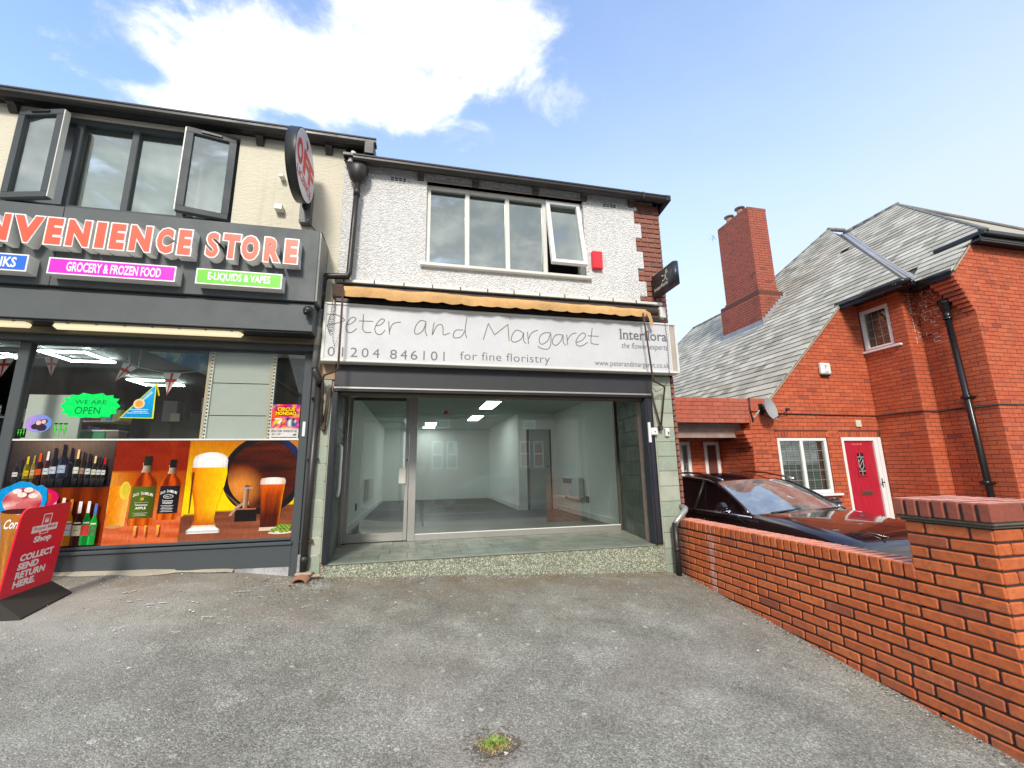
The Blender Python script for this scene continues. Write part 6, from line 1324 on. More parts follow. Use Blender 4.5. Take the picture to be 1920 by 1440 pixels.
# roof
RF = MB(); M_UNDER = mat('roof underlay shadow', (.06, .06, .055), .9)
und = lambda x, d=.03: Pz(x)-d
RF.poly([(6.34, 2.0, und(6.34)), (10.13, 2.0, und(10.13)), (13.29, 5.33, und(13.29)-.1), (11.17, 6.75, und(11.17)), (6.34, 6.75, und(6.34))], M_UNDER); RF.poly([(6.34, 6.75, und(6.34)), (11.17, 6.75, und(11.17)), (11.17, 9.92, und(11.17)), (9.9, 10.2, und(9.9)), (6.34, 10.2, und(6.34))], M_UNDER)
RF.poly([(8.96, .78, und(8.96)), (10.13, 2.0, und(10.13)), (8.96, 2.0, und(8.96))], M_UNDER)
p2 = lambda x: 3.45+sl*(x-9.46)
RF.poly([(9.40, .27, p2(9.40)-.03), (10.0, .27, p2(10.0)-.03), (10.16, .04, p2(10.16)-.03), (13.36, 3.33, p2(13.36)-.03), (13.36, 4.9, p2(13.36)-.03), (9.53, .95, p2(9.53)-.03), (9.40, .93, p2(9.40)-.03)], M_UNDER)
RF.poly([(8.96, .78, und(8.96)), (9.53, .95, 3.48), (13.21, 4.79, 7.09), (13.29, 5.33, 7.6)], M_UNDER)
RF.poly([(10.16, .04, 4.11), (26, .04, 4.11), (26, 2.1, 5.55), (13.36, 3.37, 7.24)], M_SLATE); RF.poly([(13.36, 3.37, 7.24), (17, 3.0, 6.75), (17, 9, 3), (13.36, 8.5, 3)], M_SLATE); RF.poly([(13.29, 5.33, 7.6), (13.3, 5.0, 7.3), (17, 8, 3), (11.17, 6.75, 5.5), (13, 9, 3)], M_UNDER) if False else None
RF.poly([(11.17, 6.75, 5.55), (11.17, 9.92, 5.55), (15, 9.92, 2.5), (15, 6.75, 2.5)], M_SLATE); RF.poly([(13.29, 5.33, 7.62), (11.17, 6.75, 5.55), (15, 9.5, 2.5), (16, 5, 5)], M_SLATE); RF.poly([(9.9, 10.2, 4.3), (11.17, 9.92, 5.55), (13, 12, 2), (8, 12, 2)], M_SLATE)
ROOF = RF.build('roof', HS)
def slates(to3, nrm, poly, rng_u, rng_v, ex_=.20, wd=.26, out=None, seed=1):
    """slates on a plane: u along the eaves, v up the slope; to3(u, v) -> point"""
    rg = random.Random(seed); poly = ccw(poly); rows_ = int((rng_v[1]-rng_v[0])/ex_)
    for r in range(rows_):
        v0 = rng_v[0]+r*ex_; u = rng_u[0]-(wd/2 if r % 2 else 0)
        while u < rng_u[1]:
            ww = wd; q = [(u+.005, v0), (u+ww-.005, v0), (u+ww-.005, v0+ex_+.05), (u+.005, v0+ex_+.05)]; u += wd
            dv = rg.uniform(-.005, .006); q = [(a, b+dv) for a, b in q]
            if rg.random() < .003: continue
            c = clip_poly(ccw(q), poly)
            if len(c) < 3: continue
            lift = [ .024*(1-(b-v0)/(ex_+.05))+.003+rg.uniform(0, .0025) for a, b in c]
            top = [to3(a, b)+nrm*l for (a, b), l in zip(c, lift)]; bot = [to3(a, b) for a, b in c]
            out.append((top, bot))
    return out
S_ = []; ca = math.cos(math.atan(sl)); sa = math.sin(math.atan(sl)); N1 = V3((-sa, 0, ca))
to1 = lambda u, v: V3((6.0+v*ca, u, Pz(6.0)+v*sa)); vx = lambda x: (x-6.0)/ca
slates(to1, N1, [(1.97, vx(6.36)), (6.75, vx(6.36)), (6.75, vx(11.17)), (5.33, vx(13.29)), (1.97, vx(10.10))], (1.97, 6.75), (0, vx(13.4)), out=S_, seed=1)
slates(to1, N1, [(6.75, vx(6.36)), (10.2, vx(6.36)), (10.2, vx(9.9)), (9.92, vx(11.17)), (6.75, vx(11.17))], (6.75-.26*2, 10.3), (0, vx(11.3)), out=S_, seed=2)
slates(to1, N1, [(.75, vx(8.93)), (1.97, vx(8.93)), (1.97, vx(10.10))], (1.97-.26*6, 1.97), (.2*int(vx(8.9)/.2), vx(10.2)), out=S_, seed=3)
to2 = lambda u, v: V3((9.38+v*ca, u, p2(9.38)+v*sa)); v2 = lambda x: (x-9.38)/ca
slates(to2, N1, [(.25, 0), (.94, 0), (.95, v2(9.53)), (4.79, v2(13.30)), (3.37, v2(13.36)), (.05, v2(10.18)), (.25, v2(9.98))], (0, 5), (0, v2(13.4)), out=S_, seed=4) if False else None
slates(to2, N1, [(.25, 0), (.94, 0), (.97, v2(9.56)), (1.3, v2(9.9)), (.25, v2(9.9))], (0, 5), (0, v2(13.4)), out=S_, seed=4)
slates(to2, N1, [(.25, v2(9.9)), (1.3, v2(9.9)), (4.75, v2(13.33)), (3.37, v2(13.36)), (.05, v2(10.15)), (.25, v2(10.0))], (0, 5), (0, v2(13.4)), out=S_, seed=4)
# the hipped strip beside the lead valley
Nh = V3((0, -sa, ca)); h0 = V3((8.96, .78, Pz(8.96)))
toh = lambda u, v: V3((u, .78+v*ca, Pz(8.96)+v*sa))
slates(toh, Nh, [(8.96, 0), (9.47, .12), (13.12, (5.33-.78)/ca-.15), (13.29, (5.33-.78)/ca)], (8.9, 13.5), (0, 6.6), out=S_, seed=5)
S_.sort(key=lambda s_: (s_[0][0]-V3((0, -5, 0))).length)
def slate_mb(mb, top, bot):
    n = len(top); mb.mesh(top+bot, [tuple(range(n))]+[(i, n+i, n+(i+1) % n, (i+1) % n) for i in range(n)], M_SLATE)
for top, bot in S_[:299]: b = MB(); slate_mb(b, top, bot); b.build('slate', ROOF)
mb = MB(); 
for top, bot in S_[299:]: slate_mb(mb, top, bot)
o = mb.build('slating', ROOF); o['kind'] = 'stuff'
# lead valley, ridge and hip tiles
mb = MB(); mb.mesh([(9.45, .90, 3.50), (9.60, .90, 3.56), (13.26, 4.70, 7.17), (13.12, 4.86, 7.14)], [(0, 1, 2, 3)], M_LEAD)
vs_ = []; 
for a, b in (((9.47, .94, 3.49), (13.18, 4.80, 7.12)),): mb.tube([V3(a)+V3((.06, -.02, .035)), V3(b)+V3((.06, -.02, .06))], .03, M_LEAD, 8); mb.tube([V3(a)+V3((-.03, .05, .03)), V3(b)+V3((-.03, .05, .06))], .028, M_LEAD, 8)
mb.mesh([V3((9.42, .93, 3.475)), V3((9.56, .88, 3.53)), V3((13.27, 4.70, 7.20)), V3((13.13, 4.84, 7.15))], [(0, 1, 2, 3)], M_LEAD); mb.build('lead_valley', ROOF)
M_RIDGE = mat('grey ridge tile', (.25, .24, .22), .8, grime=.7)
def ridge(a, b, n_, r=.07):
    a, b = V3(a), V3(b); me = None
    for k in range(n_):
        p, q = a.lerp(b, k/n_), a.lerp(b, (k+.97)/n_); m_ = MB(); m_.tube([p, q], r*random.uniform(.96, 1.04), M_RIDGE, 8); m_.build('ridge_tile', ROOF)
ridge((13.36, 3.30, 7.27), (13.25, 4.85, 7.22), 5); ridge((10.2, .08, 4.19), (13.33, 3.30, 7.24), 13, .035); ridge((13.25, 5.3, 7.63), (11.17, 6.75, 5.58), 9, .05); ridge((11.17, 6.75, 5.58), (11.17, 9.92, 5.58), 9, .07); ridge((11.17, 9.92, 5.58), (10.0, 10.15, 4.42), 5, .05)
ridge((13.25, 5.33, 7.66), (13.25, 4.82, 7.32), 2, .06); mb = MB(); mb.box(13.2, 17, 3.3, 3.4, 7.15, 7.2, M_RIDGE) if False else mb.tube([(13.36, 3.35, 7.27), (26, 2.1, 5.58)], .05, M_RIDGE, 8); mb.build('ridge_capping', ROOF)
# verge mortar, gutters, soffits
mb = MB(); mb.mesh([(6.70, 1.965, Pz(6.70)-.01), (8.98, 1.965, Pz(8.98)-.01), (8.98, 1.965, Pz(8.98)-.05), (6.74, 1.965, Pz(6.74)-.05), (6.74, 2.01, Pz(6.74)-.05), (8.98, 2.01, Pz(8.98)-.05)], [(0, 1, 2, 3), (3, 2, 5, 4)], mat('verge mortar', (.42, .38, .30), .9, grime=.5)); mb.build('verge_mortar', ROOF); mb = MB()
mb.mesh([(9.40, .235, p2(9.40)), (9.97, .235, p2(9.97)), (9.97, .235, p2(9.97)-.05), (9.44, .235, p2(9.44)-.05), (9.44, .28, p2(9.44)-.05), (9.97, .28, p2(9.97)-.05)], [(0, 1, 2, 3), (3, 2, 5, 4)], MATS['verge mortar']); mb.build('verge_mortar', ROOF)
M_BG = mat('gloss black gutter', (.012, .012, .013), .25)
mb = MB()
mb.box(8.90, 8.94, .78, 2.02, 3.26, 3.36, M_BG); mb.box(9.37, 9.40, .27, .95, 3.27, 3.37, M_BG); mb.tube([(8.91, 2.06, 3.37), (8.91, .80, 3.37), (9.05, .70, 3.37)], .055, M_BG, 8); mb.tube([(9.02, .72, 3.37), (9.36, .92, 3.38), (9.38, .88, 3.38), (9.38, .26, 3.38)], .05, M_BG, 8)
mb.box(8.93, 9.39, .80, 2.0, 3.36, 3.40, M_BG); mb.box(9.38, 9.80, .27, 1.14, 3.36, 3.40, M_BG); mb.box(8.95, 9.8, .8, 1.14, 3.33, 3.36, M_BG)
mb.build('eaves_gutter', HS)
mb = MB(); mb.box(10.04, 17, .02, .10, 4.06, 4.16, M_BG, .02); mb.box(10.05, 10.14, .02, .86, 4.08, 4.17, M_BG, .02); mb.box(10.03, 17, .08, .28, 3.985, 4.0, M_BG); mb.box(10.02, 17, .09, .11, 3.95, 4.08, M_BG, .004); mb.build('wing_gutter', HS)
mb = MB(); mb.tube([(9.70, .62, 3.10), (9.66, .62, 2.95)], .03, M_BG, 8); v = []
n = 10; PXX, PYY = 9.66, .62
for r, z in ((.105, 2.96), (.11, 2.90), (.085, 2.88), (.08, 2.78), (.06, 2.76), (.055, 2.64), (.07, 2.63), (.07, 2.60)): v += [(PXX+r*math.cos(6.283*k/n), PYY+r*math.sin(6.283*k/n), z) for k in range(n)]
mb.mesh(v, [(i*n+k, i*n+(k+1) % n, (i+1)*n+(k+1) % n, (i+1)*n+k) for i in range(7) for k in range(n)]+[tuple(range(n))], M_BG, True)
mb.tube([(PXX, PYY, 2.62), (PXX+.04, PYY-.02, -.45), (PXX+.04, PYY-.02, -1.7)], .048, M_BG, 12)
for z in (1.15, -.36): mb.tube([(PXX+.02, PYY-.01, z), (PXX+.02, PYY-.01, z-.07)], .064, M_BG, 12); mb.box(PXX, PXX+.12, PYY-.09, PYY+.08, z-.05, z-.02, M_BG)
mb.build('downpipe', HS)
# chimney
CH = MB(); CH.box(9.385, 10.245, 4.546, 6.124, 2.6, 4.86, M_HMORTAR); CH.box(9.556, 10.194, 4.726, 6.044, 4.8, 7.62, M_HMORTAR); CHO = CH.build('chimney', ROOF)
pc = []
def block(x0, x1, y0, y1, z0, z1, pat=None):
    for O, U, N, a, b in ((V3((x0, 0, 0)), YP, XN, y0, y1), (V3((0, y0, 0)), XP, YN, x0, x1), (V3((x1, 0, 0)), YP, XP, y0, y1), (V3((0, y1, 0)), XP, YP, x0, x1)): courses(O, U, N, a, b, z0, z1, .232, .078, .011, None, phase=(.06 if N.y else 0), out=pc)
block(9.38, 10.25, 4.54, 6.13, 3.0, 4.72); block(9.50, 10.22, 4.66, 6.08, 4.72, 4.80); block(9.55, 10.20, 4.72, 6.05, 4.98, 7.54)
mb = MB()
for c, U, N, L, h in pc:
    Z = V3((0, 0, 1)); p = [c+U*a*L/2+Z*b*h/2 for a, b in ((-1, -1), (1, -1), (1, 1), (-1, 1))]; q = [x-N*.012 for x in p]; mb.mesh(p+q, [(0, 1, 2, 3), (0, 4, 5, 1), (1, 5, 6, 2), (2, 6, 7, 3), (3, 7, 4, 0)], M_CBRICK)
def soldiers(x0, x1, y0, y1, z0, z1, m):
    y = y0
    while y < y1-.03: mb.box(x0, x0+.05, y+.005, min(y+.075, y1)-.005, z0, z1, m); mb.box(x1-.05, x1, y+.005, min(y+.075, y1)-.005, z0, z1, m); y += .078
    x = x0
    while x < x1-.03: mb.box(x+.005, min(x+.075, x1)-.005, y0-.001, y0+.05, z0, z1, m); x += .078
M_SOOT = mat('sooty brick', fn=brick_fn((.34, .12, .08), (.28, .10, .065), (.34, .12, .09), (.12, .06, .045), .5))
soldiers(9.52, 10.215, 4.69, 6.07, 4.80, 4.98, M_SOOT); soldiers(9.545, 10.205, 4.715, 6.055, 7.54, 7.63, M_SOOT)
o = mb.build('chimney_brickwork', ROOF); o['kind'] = 'stuff'
mb = MB(); x0, x1, y0, y1 = 9.36, 10.27, 4.52, 6.15
def fl(a, b, h): 
    A, B_ = V3(a), V3(b); mb.mesh([A, B_, B_+V3((0, 0, h)), A+V3((0, 0, h))], [(0, 1, 2, 3)], M_LEAD)
fl((x0, y0, Pz(x0)), (x0, y1, Pz(x0)), .16); mb.mesh([(x0-.16, y0-.05, Pz(x0-.16)+.03), (x0-.16, y1+.05, Pz(x0-.16)+.03), (x0, y1+.05, Pz(x0)+.03), (x0, y0-.05, Pz(x0)+.03)], [(0, 1, 2, 3)], M_LEAD)
for k in range(9): a = x0+(x1-x0)*k/9; b_ = x0+(x1-x0)*(k+1)/9; zt = Pz(a)+.22; mb.box(a, b_, y0-.004, y0+.01, Pz(a)-.05, zt, M_LEAD)
mb.build('flashing', ROOF)
for y_c, xx in ((5.15, 9.68), (5.62, 9.68)):
    mb = MB(); mb.tube([(xx, y_c, 7.6), (xx, y_c, 7.80)], .09, M_TC, 10); mb.tube([(xx, y_c, 7.84), (xx, y_c, 7.87)], .15, M_LEAD, 14); mb.build('chimney_pot', ROOF)
mb = MB(); rg = random.Random(8)
for k in range(40): p = V3((9.5+rg.gauss(0, .03), 6.15+abs(rg.gauss(0, .09)), 7.42+rg.gauss(0, .07))); a = rg.uniform(0, 6.28); d = V3((math.cos(a), math.sin(a), rg.uniform(-.4, .9)))*.035; s_ = d.cross(V3((0, 0, 1))).normalized()*.012; mb.poly([p, p+d*.5+s_, p+d, p+d*.5-s_], M_G2)
tag(mb.build('chimney_weed'), 'small weed sprouting from the far top corner of the chimney', 'weed')
# fittings on the house
T_ = thing('white_alarm_box', 'white alarm box high on the red brick wall above the window', 'alarm box')
mb = MB(); mb.cbox(8.08, 8.33, YF-.08, YF-.002, 1.78, 2.02, M_WHITE, .02); mb.box(8.10, 8.31, YF-.07, YF-.01, 1.745, 1.78, M_BLACK, .01); mb.box(8.16, 8.25, YF-.082, YF-.08, 1.83, 1.835, M_GREY); mb.box(8.16, 8.25, YF-.082, YF-.08, 1.81, 1.815, M_GREY); stroke(mb, [(8.18, 1.89), (8.18, 1.97), (8.22, 1.95), (8.19, 1.92)], .008, YF-.082, M_GREY); mb.build('case', T_)
T_ = thing('wall_vent', 'small cream vent cover over the crimson door', 'vent'); mb = MB(); mb.cbox(8.80, 8.93, YF-.03, YF-.002, .70, .84, M_CREAMW, .006)
for k in range(4): mb.box(8.82, 8.91, YF-.034, YF-.03, .725+.026*k, .735+.026*k, M_OLDW)
mb.build('cover', T_)
DI = thing('satellite_dish', 'grey satellite dish on the house corner above the porch beam', 'satellite dish')
n = 24; mb = MB(); v = []; dc = V3((6.60, 1.86, 1.02)); dn_ = V3((.32, -.92, .2)).normalized(); uu = dn_.cross(V3((0, 0, 1))).normalized(); vv = uu.cross(dn_)
for r in (0, .08, .15, .21): v += [dc+uu*r*math.cos(6.283*k/n)+vv*r*1.05*math.sin(6.283*k/n)+dn_*(r*r*1.1) for k in range(n)]
mb.mesh(v, [(i*n+k, i*n+(k+1) % n, (i+1)*n+(k+1) % n, (i+1)*n+k) for i in range(3) for k in range(n)], mat('dish grey', (.36, .38, .39), .45, grime=.3), True); mb.build('reflector', DI)
mb = MB(); mb.tube([dc, dc-dn_*.08, V3((6.55, 1.99, 1.02))], .018, M_BLACK, 8); mb.box(6.50, 6.58, 1.97, 2.0, .92, 1.14, M_BLACK); mb.build('wall_bracket', DI)
mb = MB(); mb.tube([dc-vv*.21+dn_*.04, dc-vv*.14+dn_*.30], .009, M_BLACK, 6); tip = dc-vv*.12+dn_*.32; mb.cbox(tip.x-.03, tip.x+.03, tip.y-.03, tip.y+.03, tip.z-.02, tip.z+.03, M_BLACK, .008); mb.build('receiver_arm', DI)
mb = MB(); mb.tube([(6.30, 1.985, 1.26), (6.29, 1.98, 1.0), (6.33, 1.98, .80), (6.30, 2.2, .62), (6.26, 2.5, .50), (6.1, 2.85, .46)], .013, M_BLACK, 6)
mb.tube([(6.31, 1.985, .99), (6.6, 1.985, .985), (6.95, 1.985, .955), (7.4, 1.985, .95), (8.2, 1.985, .94), (9.37, 1.985, .935), (9.375, 1.14, .92), (9.385, 1.125, .92), (9.77, 1.125, .92), (9.768, .262, .93), (9.79, .258, .93), (14, .258, .98)], .012, M_BLACK, 6)
mb.tube([(6.85, 1.7, 1.0), (7.0, 1.85, .90), (6.75, 1.97, .86), (6.5, 1.97, .95)], .006, M_BLACK, 5); tag(mb.build('wall_cable'), 'black cable run along the red brick wall from the satellite dish', 'cable')

# ------------------------------------------------------------ cars
M_CARB = mat('black cherry car paint', (.012, .006, .007), .16, coat=1.0); M_CARG = mat('dark grey car paint', (.02, .026, .028), .2, coat=1.0)
M_CHROME = mat('chrome', (.75, .76, .78), .12, 1.0); M_TYRE = mat('tyre rubber', (.02, .02, .02), .8); M_TRIM = mat('black car trim', (.01, .01, .01), .5); M_LENS = mat('headlamp lens', (.55, .58, .6), .08, .3)
def car(label, group, paint):
    """nose towards -y, wheels on z = 0, x = 0 on the centre line, windscreen foot near y = 0"""
    T = thing('parked_car', label, 'car', group)
    def ip(v, tab): return lerp(v, tab)
    # half widths and heights of the body by station
    ys = [-1.36, -1.33, -1.27, -1.15, -.95, -.7, -.4, -.12, .0, .2, .45, .7, .9, 1.2, 1.6, 2.0, 2.4, 2.7, 2.95, 3.1, 3.18, 3.2]
    shoulder = [(-1.36, .62), (-1.33, .80), (-1.2, .86), (-.9, .905), (0, .925), (1.5, .935), (2.6, .92), (3.0, .86), (3.2, .74)]
    hood = [(-1.36, .62), (-1.33, .70), (-1.27, .80), (-1.15, .865), (-.95, .91), (-.5, .975), (0, 1.03), (1.5, 1.04), (2.8, 1.06), (3.1, 1.02), (3.2, .9)]
    roof = [(-.03, 1.03), (0, 1.05), (.2, 1.155), (.45, 1.275), (.7, 1.385), (.86, 1.445), (1.0, 1.475), (1.4, 1.535), (1.8, 1.55), (2.3, 1.53), (2.7, 1.46), (2.95, 1.30), (3.1, 1.1), (3.2, .92)]
    roofw = [(0, .80), (.2, .76), (.86, .655), (1.4, .62), (2.3, .61), (2.8, .60), (3.1, .66), (3.2, .70)]
    rows = []; 
    wrap = lambda x, y: .17*(x/.8)**2*max(0, min(1, (y+.35)/.35))*max(0, min(1, (1.5-y)/.6))
    for y in ys:
        sh = ip(y, shoulder); hz = ip(y, hood); bot = .28 if y > -1.3 else .36
        P = [(0, bot-.04), (sh*.9, bot), (sh*.985, .45), (sh, .62), (sh*.99, min(.80, hz-.06)), (sh*.955, hz-.05), (sh*.88, hz-.01)]
        if y < 0: P += [(sh*.84, hz+.006), (sh*.72, hz+.030*min(1, (y+1.36)/.4)), (sh*.4, hz+.045*min(1, (y+1.36)/.4)), (0, hz+.05*min(1, (y+1.36)/.4))]
        else:
            rz = max(ip(y, roof), hz+.01); rw = ip(y, roofw); P += [(rw+.045*(1 if rz > 1.2 else .5), max(rz-.06, hz)), (rw, rz-.03), (rw*.55, rz+.006), (0, rz+.02)]
        rows.append([(x, y+(wrap(x, y) if z > .95 else 0), z) for x, z in P]+[(-x, y+(wrap(x, y) if z > .95 else 0), z) for x, z in reversed(P[:-1]) if x > 1e-6])
    n = len(rows[0]); v = [p for r in rows for p in r]; mb = MB(); fbody = []; fside = []; fws = []; frear = []
    for i in range(len(ys)-1):
        for j in range(n):
            j2 = (j+1) % n; f = (i*n+j, i*n+j2, (i+1)*n+j2, (i+1)*n+j); jj = min(j, n-2-j) if j < n-1 else 0
            ym = (ys[i]+ys[i+1])/2
            jmin = j if j < n//2 else n-1-j
            side = (jmin == 6) or (jmin == 6)
            if ym > .2 and ym < 2.85 and (j == 6 or j == n-8): fside.append(f)
            elif .0 < ym < .86 and 7 <= j <= n-9: fws.append(f)
            elif ym > 2.65 and ym < 3.1 and 8 <= j <= n-10: frear.append(f)
            else: fbody.append(f)
    caps = [tuple(range(n)), tuple(range((len(ys)-1)*n, len(ys)*n))]
    mb.mesh(v, fbody+caps, paint, True); body = mb.build('body', T)
    m_ = body.modifiers.new('b', 'EDGE_SPLIT'); m_.split_angle = R(50)
    for nm, fs in (('windscreen', fws), ('side_window', fside), ('rear_window', frear)):
        b = MB(); used = sorted({k for f in fs for k in f}); ix = {k: i for i, k in enumerate(used)}; b.mesh([v[k] for k in used], [tuple(ix[k] for k in f) for f in fs], G_CAR, True); b.build(nm, T)
    b = MB(); b.mesh([(-.75, .3, .75), (.75, .3, .75), (.75, 2.8, .75), (-.75, 2.8, .75)], [(0, 1, 2, 3)], M_TRIM)
    for sx in (-.38, .38): b.cbox(sx-.24, sx+.24, 1.15, 1.35, .6, 1.28, M_TRIM, .06)
    b.box(-.8, .8, .0, .35, .7, .99, M_TRIM); b.build('seat', T)
    for sgn in (-1, 1):
        b = MB(); P = [(sgn*(ip(y, roofw)+.01), y, ip(y, roof)-.01+.012) for y in (.86, 1.0, 1.4, 1.8, 2.3, 2.7)]; P = [(p[0], p[1], p[2]+.02) for p in P]; b.tube(P, .016, M_CHROME, 6); b.build('roof_rail', T)
        b = MB(); P = [(sgn*(ip(y, roofw)+.03), y+wrap(ip(y, roofw)+.03, y), ip(y, roof)-.03) for y in (.02, .2, .45, .7, .88)]; b.tube(P, .028, paint, 8); P = [(sgn*(ip(y, roofw)+.05), y, ip(y, roof)-.06) for y in (.88, 1.2, 1.8, 2.4, 2.75)]; b.tube(P, .02, paint, 6); b.build('pillar', T)
        b = MB(); yb = 1.28; b.mesh([(sgn*.915, yb-.03, 1.0), (sgn*.915, yb+.05, 1.0), (sgn*.672, yb+.05, 1.47), (sgn*.672, yb-.03, 1.455)], [(0, 1, 2, 3)], M_TRIM); b.tube([(sgn*.915, yb, 1.01), (sgn*.68, yb, 1.46)], .022, M_CHROME if False else M_TRIM, 6)
        b.tube([(sgn*.925, .05, 1.005), (sgn*.935, 1.3, 1.015), (sgn*.925, 2.7, 1.03)], .012, M_CHROME, 6); b.build('trim', T)
        b = MB(); cx = sgn*1.0; b.cbox(cx-.10 if sgn < 0 else cx-.08, cx+.08 if sgn < 0 else cx+.10, .42, .58, 1.045, 1.17, paint, .055); b.cbox(cx-.095, cx+.095, .435, .575, 1.03, 1.06, M_CHROME, .014); b.tube([(sgn*.90, .52, 1.03), (sgn*.97, .51, 1.06)], .025, M_TRIM, 8); b.build('door_mirror', T)
        b = MB(); b.cbox(sgn*.935-.012, sgn*.935+.012, 1.02, 1.22, .86, .89, M_CHROME, .006); b.build('door_handle', T)
        for wy_ in (-.62, 2.2):
            b = MB(); b.tube([(sgn*.72, wy_, .34), (sgn*.93, wy_, .34)], .34, M_TYRE, 24); w_ = b.build('wheel', T)
            b = MB(); b.tube([(sgn*.925, wy_, .34), (sgn*.936, wy_, .34)], .24, M_TRIM, 24)
            for k in range(5): a = 6.283*k/5; b.tube([(sgn*.94, wy_, .34), (sgn*.94, wy_+.23*math.cos(a), .34+.23*math.sin(a))], .03, M_CHROME, 6)
            b.build('rim', w_)
        b = MB(); b.mesh([(sgn*.50, -1.355, .70), (sgn*.79, -1.31, .715), (sgn*.88, -1.12, .80), (sgn*.86, -1.12, .735), (sgn*.76, -1.335, .65), (sgn*.50, -1.372, .64)], [(0, 1, 2, 3, 4, 5)], M_LENS); b.build('headlight', T)
        b = MB(); b.tube([(sgn*.30, -1.20, .903), (sgn*.42, -.6, .985), (sgn*.5, -.05, 1.045)], .010, paint, 6); b.build('bonnet_crease', T)
    b = MB(); b.cbox(-.48, .48, -1.385, -1.35, .47, .66, M_TRIM, .01)
    for k in range(4): b.box(-.47, .47, -1.392, -1.38, .495+.04*k, .505+.04*k, M_CHROME)
    b.build('grille', T)
    b = MB(); b.tube([(-.62, .03, 1.055), (-.1, .06, 1.085)], .012, M_TRIM, 6); b.tube([(0, .03, 1.065), (.55, .06, 1.08)], .012, M_TRIM, 6); b.build('wiper', T)
    b = MB(); b.box(-.26, .26, -1.40, -1.385, .36, .46, mat('number plate', (.7, .7, .66), .5)); b.build('number_plate', T)
    return T
def copy_tree(o, parent=None):
    c = o.copy(); C.objects.link(c); c.parent = parent
    for ch in list(o.children): copy_tree(ch, c)
    return c
K1 = car('black estate style car parked on the drive behind the boundary wall', 'parked cars', M_CARB); K1.location = (5.33, .05, -1.72)
K2 = copy_tree(K1); K2['label'] = 'dark car parked on the far side of the road opposite the shops'; K2.location = (2.2, -14.3, -1.97); K2.rotation_euler = (0, 0, R(-90))

# ------------------------------------------------------------ across the street (mirrored in the shop glass)
def far_brick(t):
    v = t.pos(); bk = t.n('ShaderNodeTexBrick'); sp_ = t.n('ShaderNodeSeparateXYZ'); t.l(v, sp_.inputs[0]); cb_ = t.n('ShaderNodeCombineXYZ'); t.l(sp_.outputs[0], cb_.inputs[0]); t.l(sp_.outputs[2], cb_.inputs[1]); t.l(cb_.outputs[0], bk.inputs['Vector'])
    bk.inputs['Scale'].default_value = 1.0; bk.inputs['Brick Width'].default_value = .23; bk.inputs['Row Height'].default_value = .076; bk.inputs['Mortar Size'].default_value = .006
    bk.inputs['Color1'].default_value = (.30, .15, .10, 1); bk.inputs['Color2'].default_value = (.24, .12, .085, 1); bk.inputs['Mortar'].default_value = (.28, .24, .2, 1); t.l(bk.outputs[0], t.b.inputs['Base Color'])
M_FAR = mat('distant terrace brick', fn=far_brick); M_FAR2 = mat('buff render', (.42, .36, .25), .9, grime=.3)
def sash_window(parent, x, z0, w_, h, y=-17.6):
    b = MB(); frame_rect(b, x, x+w_, z0, z0+h, .07, y-.03, y+.06, M_WHITE); b.box(x, x+w_, y-.02, y+.07, z0+h*.48, z0+h*.54, M_WHITE); b.box(x-.08, x+w_+.08, y-.05, y+.1, z0-.12, z0, M_FAR2); wq = b.build('window', parent)
    box('pane', (x+.05, x+w_-.05, y+.0, y+.02, z0+.05, z0+h-.05), G_UP, wq); box('net_curtain', (x+.05, x+w_-.05, y-.06, y-.05, z0+.05, z0+h-.05), M_NET, wq)
for k, (x0, x1, h, lab) in enumerate(((-26, -7.5, 4.6, 'brick terrace across the road to the left behind the camera'), (-6.2, -1.0, 2.6, 'low flat roofed building across the road between the two terraces'), (-.6, 24, 4.9, 'brick terrace across the road facing the florist'))):
    B_ = thing('terrace', lab, 'building'); mb = MB(); mb.box(x0, x1, -24, -17.62, -2.2, h, M_FAR if k != 1 else M_FAR2); mb.box(x0-.2, x1+.2, -24, -17.4, h, h+.15, M_GUT); mb.mesh([(x0, -17.4, h+.15), (x1, -17.4, h+.15), (x1, -20.8, h+2.2), (x0, -20.8, h+2.2), (x0, -24, h+.15), (x1, -24, h+.15)], [(0, 1, 2, 3), (3, 2, 5, 4)], M_SLATE); mb.build('wall', B_)
    x = x0+1.4
    if k == 1: sash_window(B_, x0+1.0, -.4, 1.2, 1.3); continue
    while x < x1-2.5:
        sash_window(B_, x, -.02, .62, 1.55); sash_window(B_, x+.85, -.02, .62, 1.55); sash_window(B_, x+.2, 2.3, .8, .85)
        b = MB(); b.box(x+2.6, x+3.5, -17.63, -17.58, -1.85, .2, M_DOOR if int(x) % 2 else M_ANTH); b.build('door', B_); x += 5.2
LP = thing('lamp_post', 'grey lamp post across the road', 'lamp post'); mb = MB(); mb.tube([(.6, -17.0, -1.85), (.6, -17.0, 4.5), (.6, -16.0, 5.2)], .06, M_GUTL, 10); mb.build('post', LP)
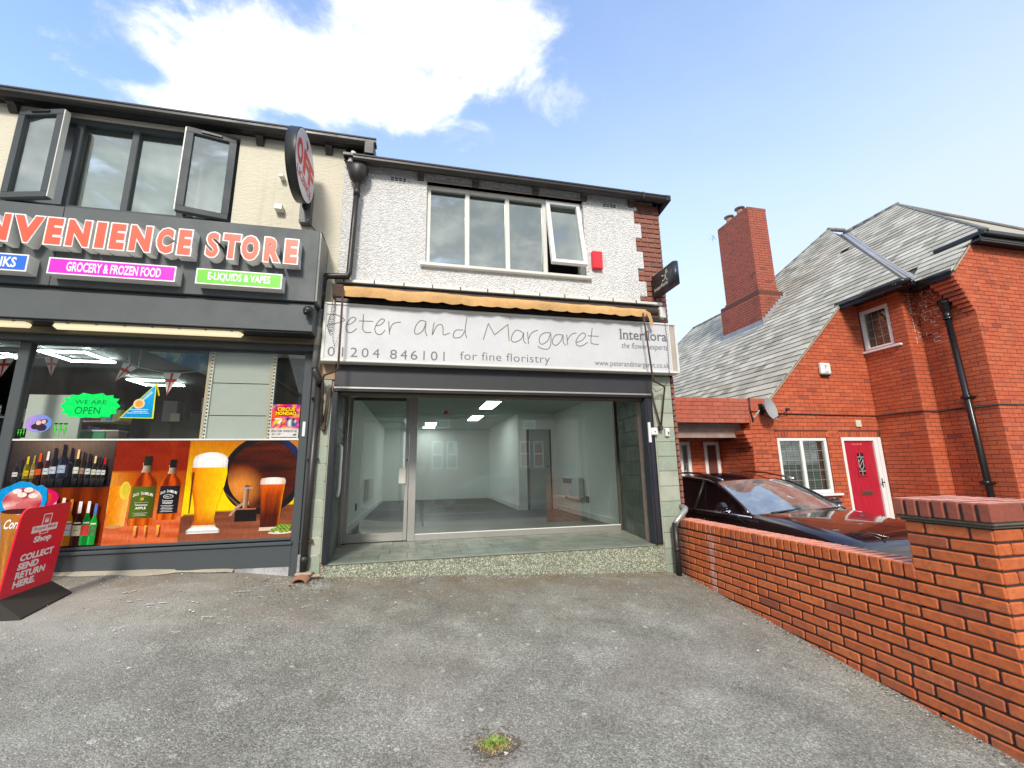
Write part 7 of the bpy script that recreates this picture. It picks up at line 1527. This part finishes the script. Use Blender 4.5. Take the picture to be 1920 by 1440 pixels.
# the photographer, standing at the camera
PE = thing('person', 'person in a dark jacket and trousers holding up a phone, seen in the shop glass', 'person')
J = {}; me = bpy.data.meshes.new('body'); gzp = gz(-.0, -5.2)
base = V3((.02, -5.27, gzp))
pts = [((0, 0, .93), .15), ((0, 0, 1.12), .145), ((0, .0, 1.32), .165), ((0, .01, 1.44), .10), ((0, .015, 1.50), .06), ((0, .03, 1.60), .085), ((0, .04, 1.69), .088),
       ((-.18, 0, 1.40), .065), ((-.26, .06, 1.19), .052), ((-.12, .20, 1.36), .038), ((-.07, .235, 1.44), .03), ((.18, 0, 1.40), .065), ((.26, .06, 1.19), .052), ((.12, .20, 1.36), .038), ((.07, .235, 1.44), .03),
       ((-.09, 0, .86), .10), ((-.11, .01, .48), .068), ((-.13, -.02, .09), .045), ((-.14, .13, .03), .038), ((.09, 0, .86), .10), ((.13, .02, .48), .068), ((.16, .0, .09), .045), ((.18, .14, .03), .038)]
ed = [(0, 1), (1, 2), (2, 3), (3, 4), (4, 5), (5, 6), (2, 7), (7, 8), (8, 9), (9, 10), (2, 11), (11, 12), (12, 13), (13, 14), (0, 15), (15, 16), (16, 17), (17, 18), (0, 19), (19, 20), (20, 21), (21, 22)]
me.from_pydata([tuple(base+V3(p)) for p, r in pts], ed, []); bo = link('body', me, PE); sk = bo.modifiers.new('s', 'SKIN'); bo.modifiers.new('u', 'SUBSURF').levels = 1; bo.modifiers['u'].render_levels = 1
for i, (p, r) in enumerate(pts): me.skin_vertices[0].data[i].radius = (r, r*.82 if i < 4 else r); me.skin_vertices[0].data[i].use_root = (i == 0)
def cloth(t):
    g = t.n('ShaderNodeSeparateXYZ'); t.l(t.pos(), g.inputs[0]); z = g.outputs[2]
    t.l(t.mix(t.rng(z, gzp+1.505, gzp+1.51), t.mix(t.rng(z, gzp+.90, gzp+.91), (.03, .032, .04), (.02, .022, .026)), (.45, .27, .20)), t.b.inputs['Base Color'])
me.materials.append(mat('dark jacket and trousers', rough=.85, fn=cloth))
mb = MB(); hc = base+V3((0, .02, 1.70)); mb.ball(hc, .105, mat('short dark hair', (.03, .02, .015), .9), 14, (.95, 1.05, 1.0)); mb.v = [p if p[1] < hc.y+.05 or p[2] > hc.z+.03 else (p[0], min(p[1], hc.y+.055), p[2]) for p in mb.v]; mb.build('hair', PE)
def hand(sg):
    mb = MB(); M_SKIN = mat('skin', (.50, .30, .22), .6); c = base+V3((sg*.075, .235, 1.45))
    mb.ball(c, .034, M_SKIN, 8, (.6, .8, 1.2))
    for k in range(4): mb.tube([c+V3((0, .012, -.02+.018*k)), c+V3((-sg*.012, .036, -.015+.019*k)), c+V3((-sg*.036, .040, -.012+.018*k))], .0085, M_SKIN, 6)
    mb.tube([c+V3((0, -.01, -.01)), c+V3((-sg*.02, -.014, .02)), c+V3((-sg*.035, -.006, .035))], .010, M_SKIN, 6); mb.build('hand', PE)
hand(-1); hand(1)
mb = MB(); q = base+V3((.0, .243, 1.47)); mb.cbox(q.x-.075, q.x+.075, q.y, q.y+.008, q.z-.037, q.z+.037, M_BLACK, .004); tag(mb.build('phone'), 'black phone held sideways by the photographer', 'phone')
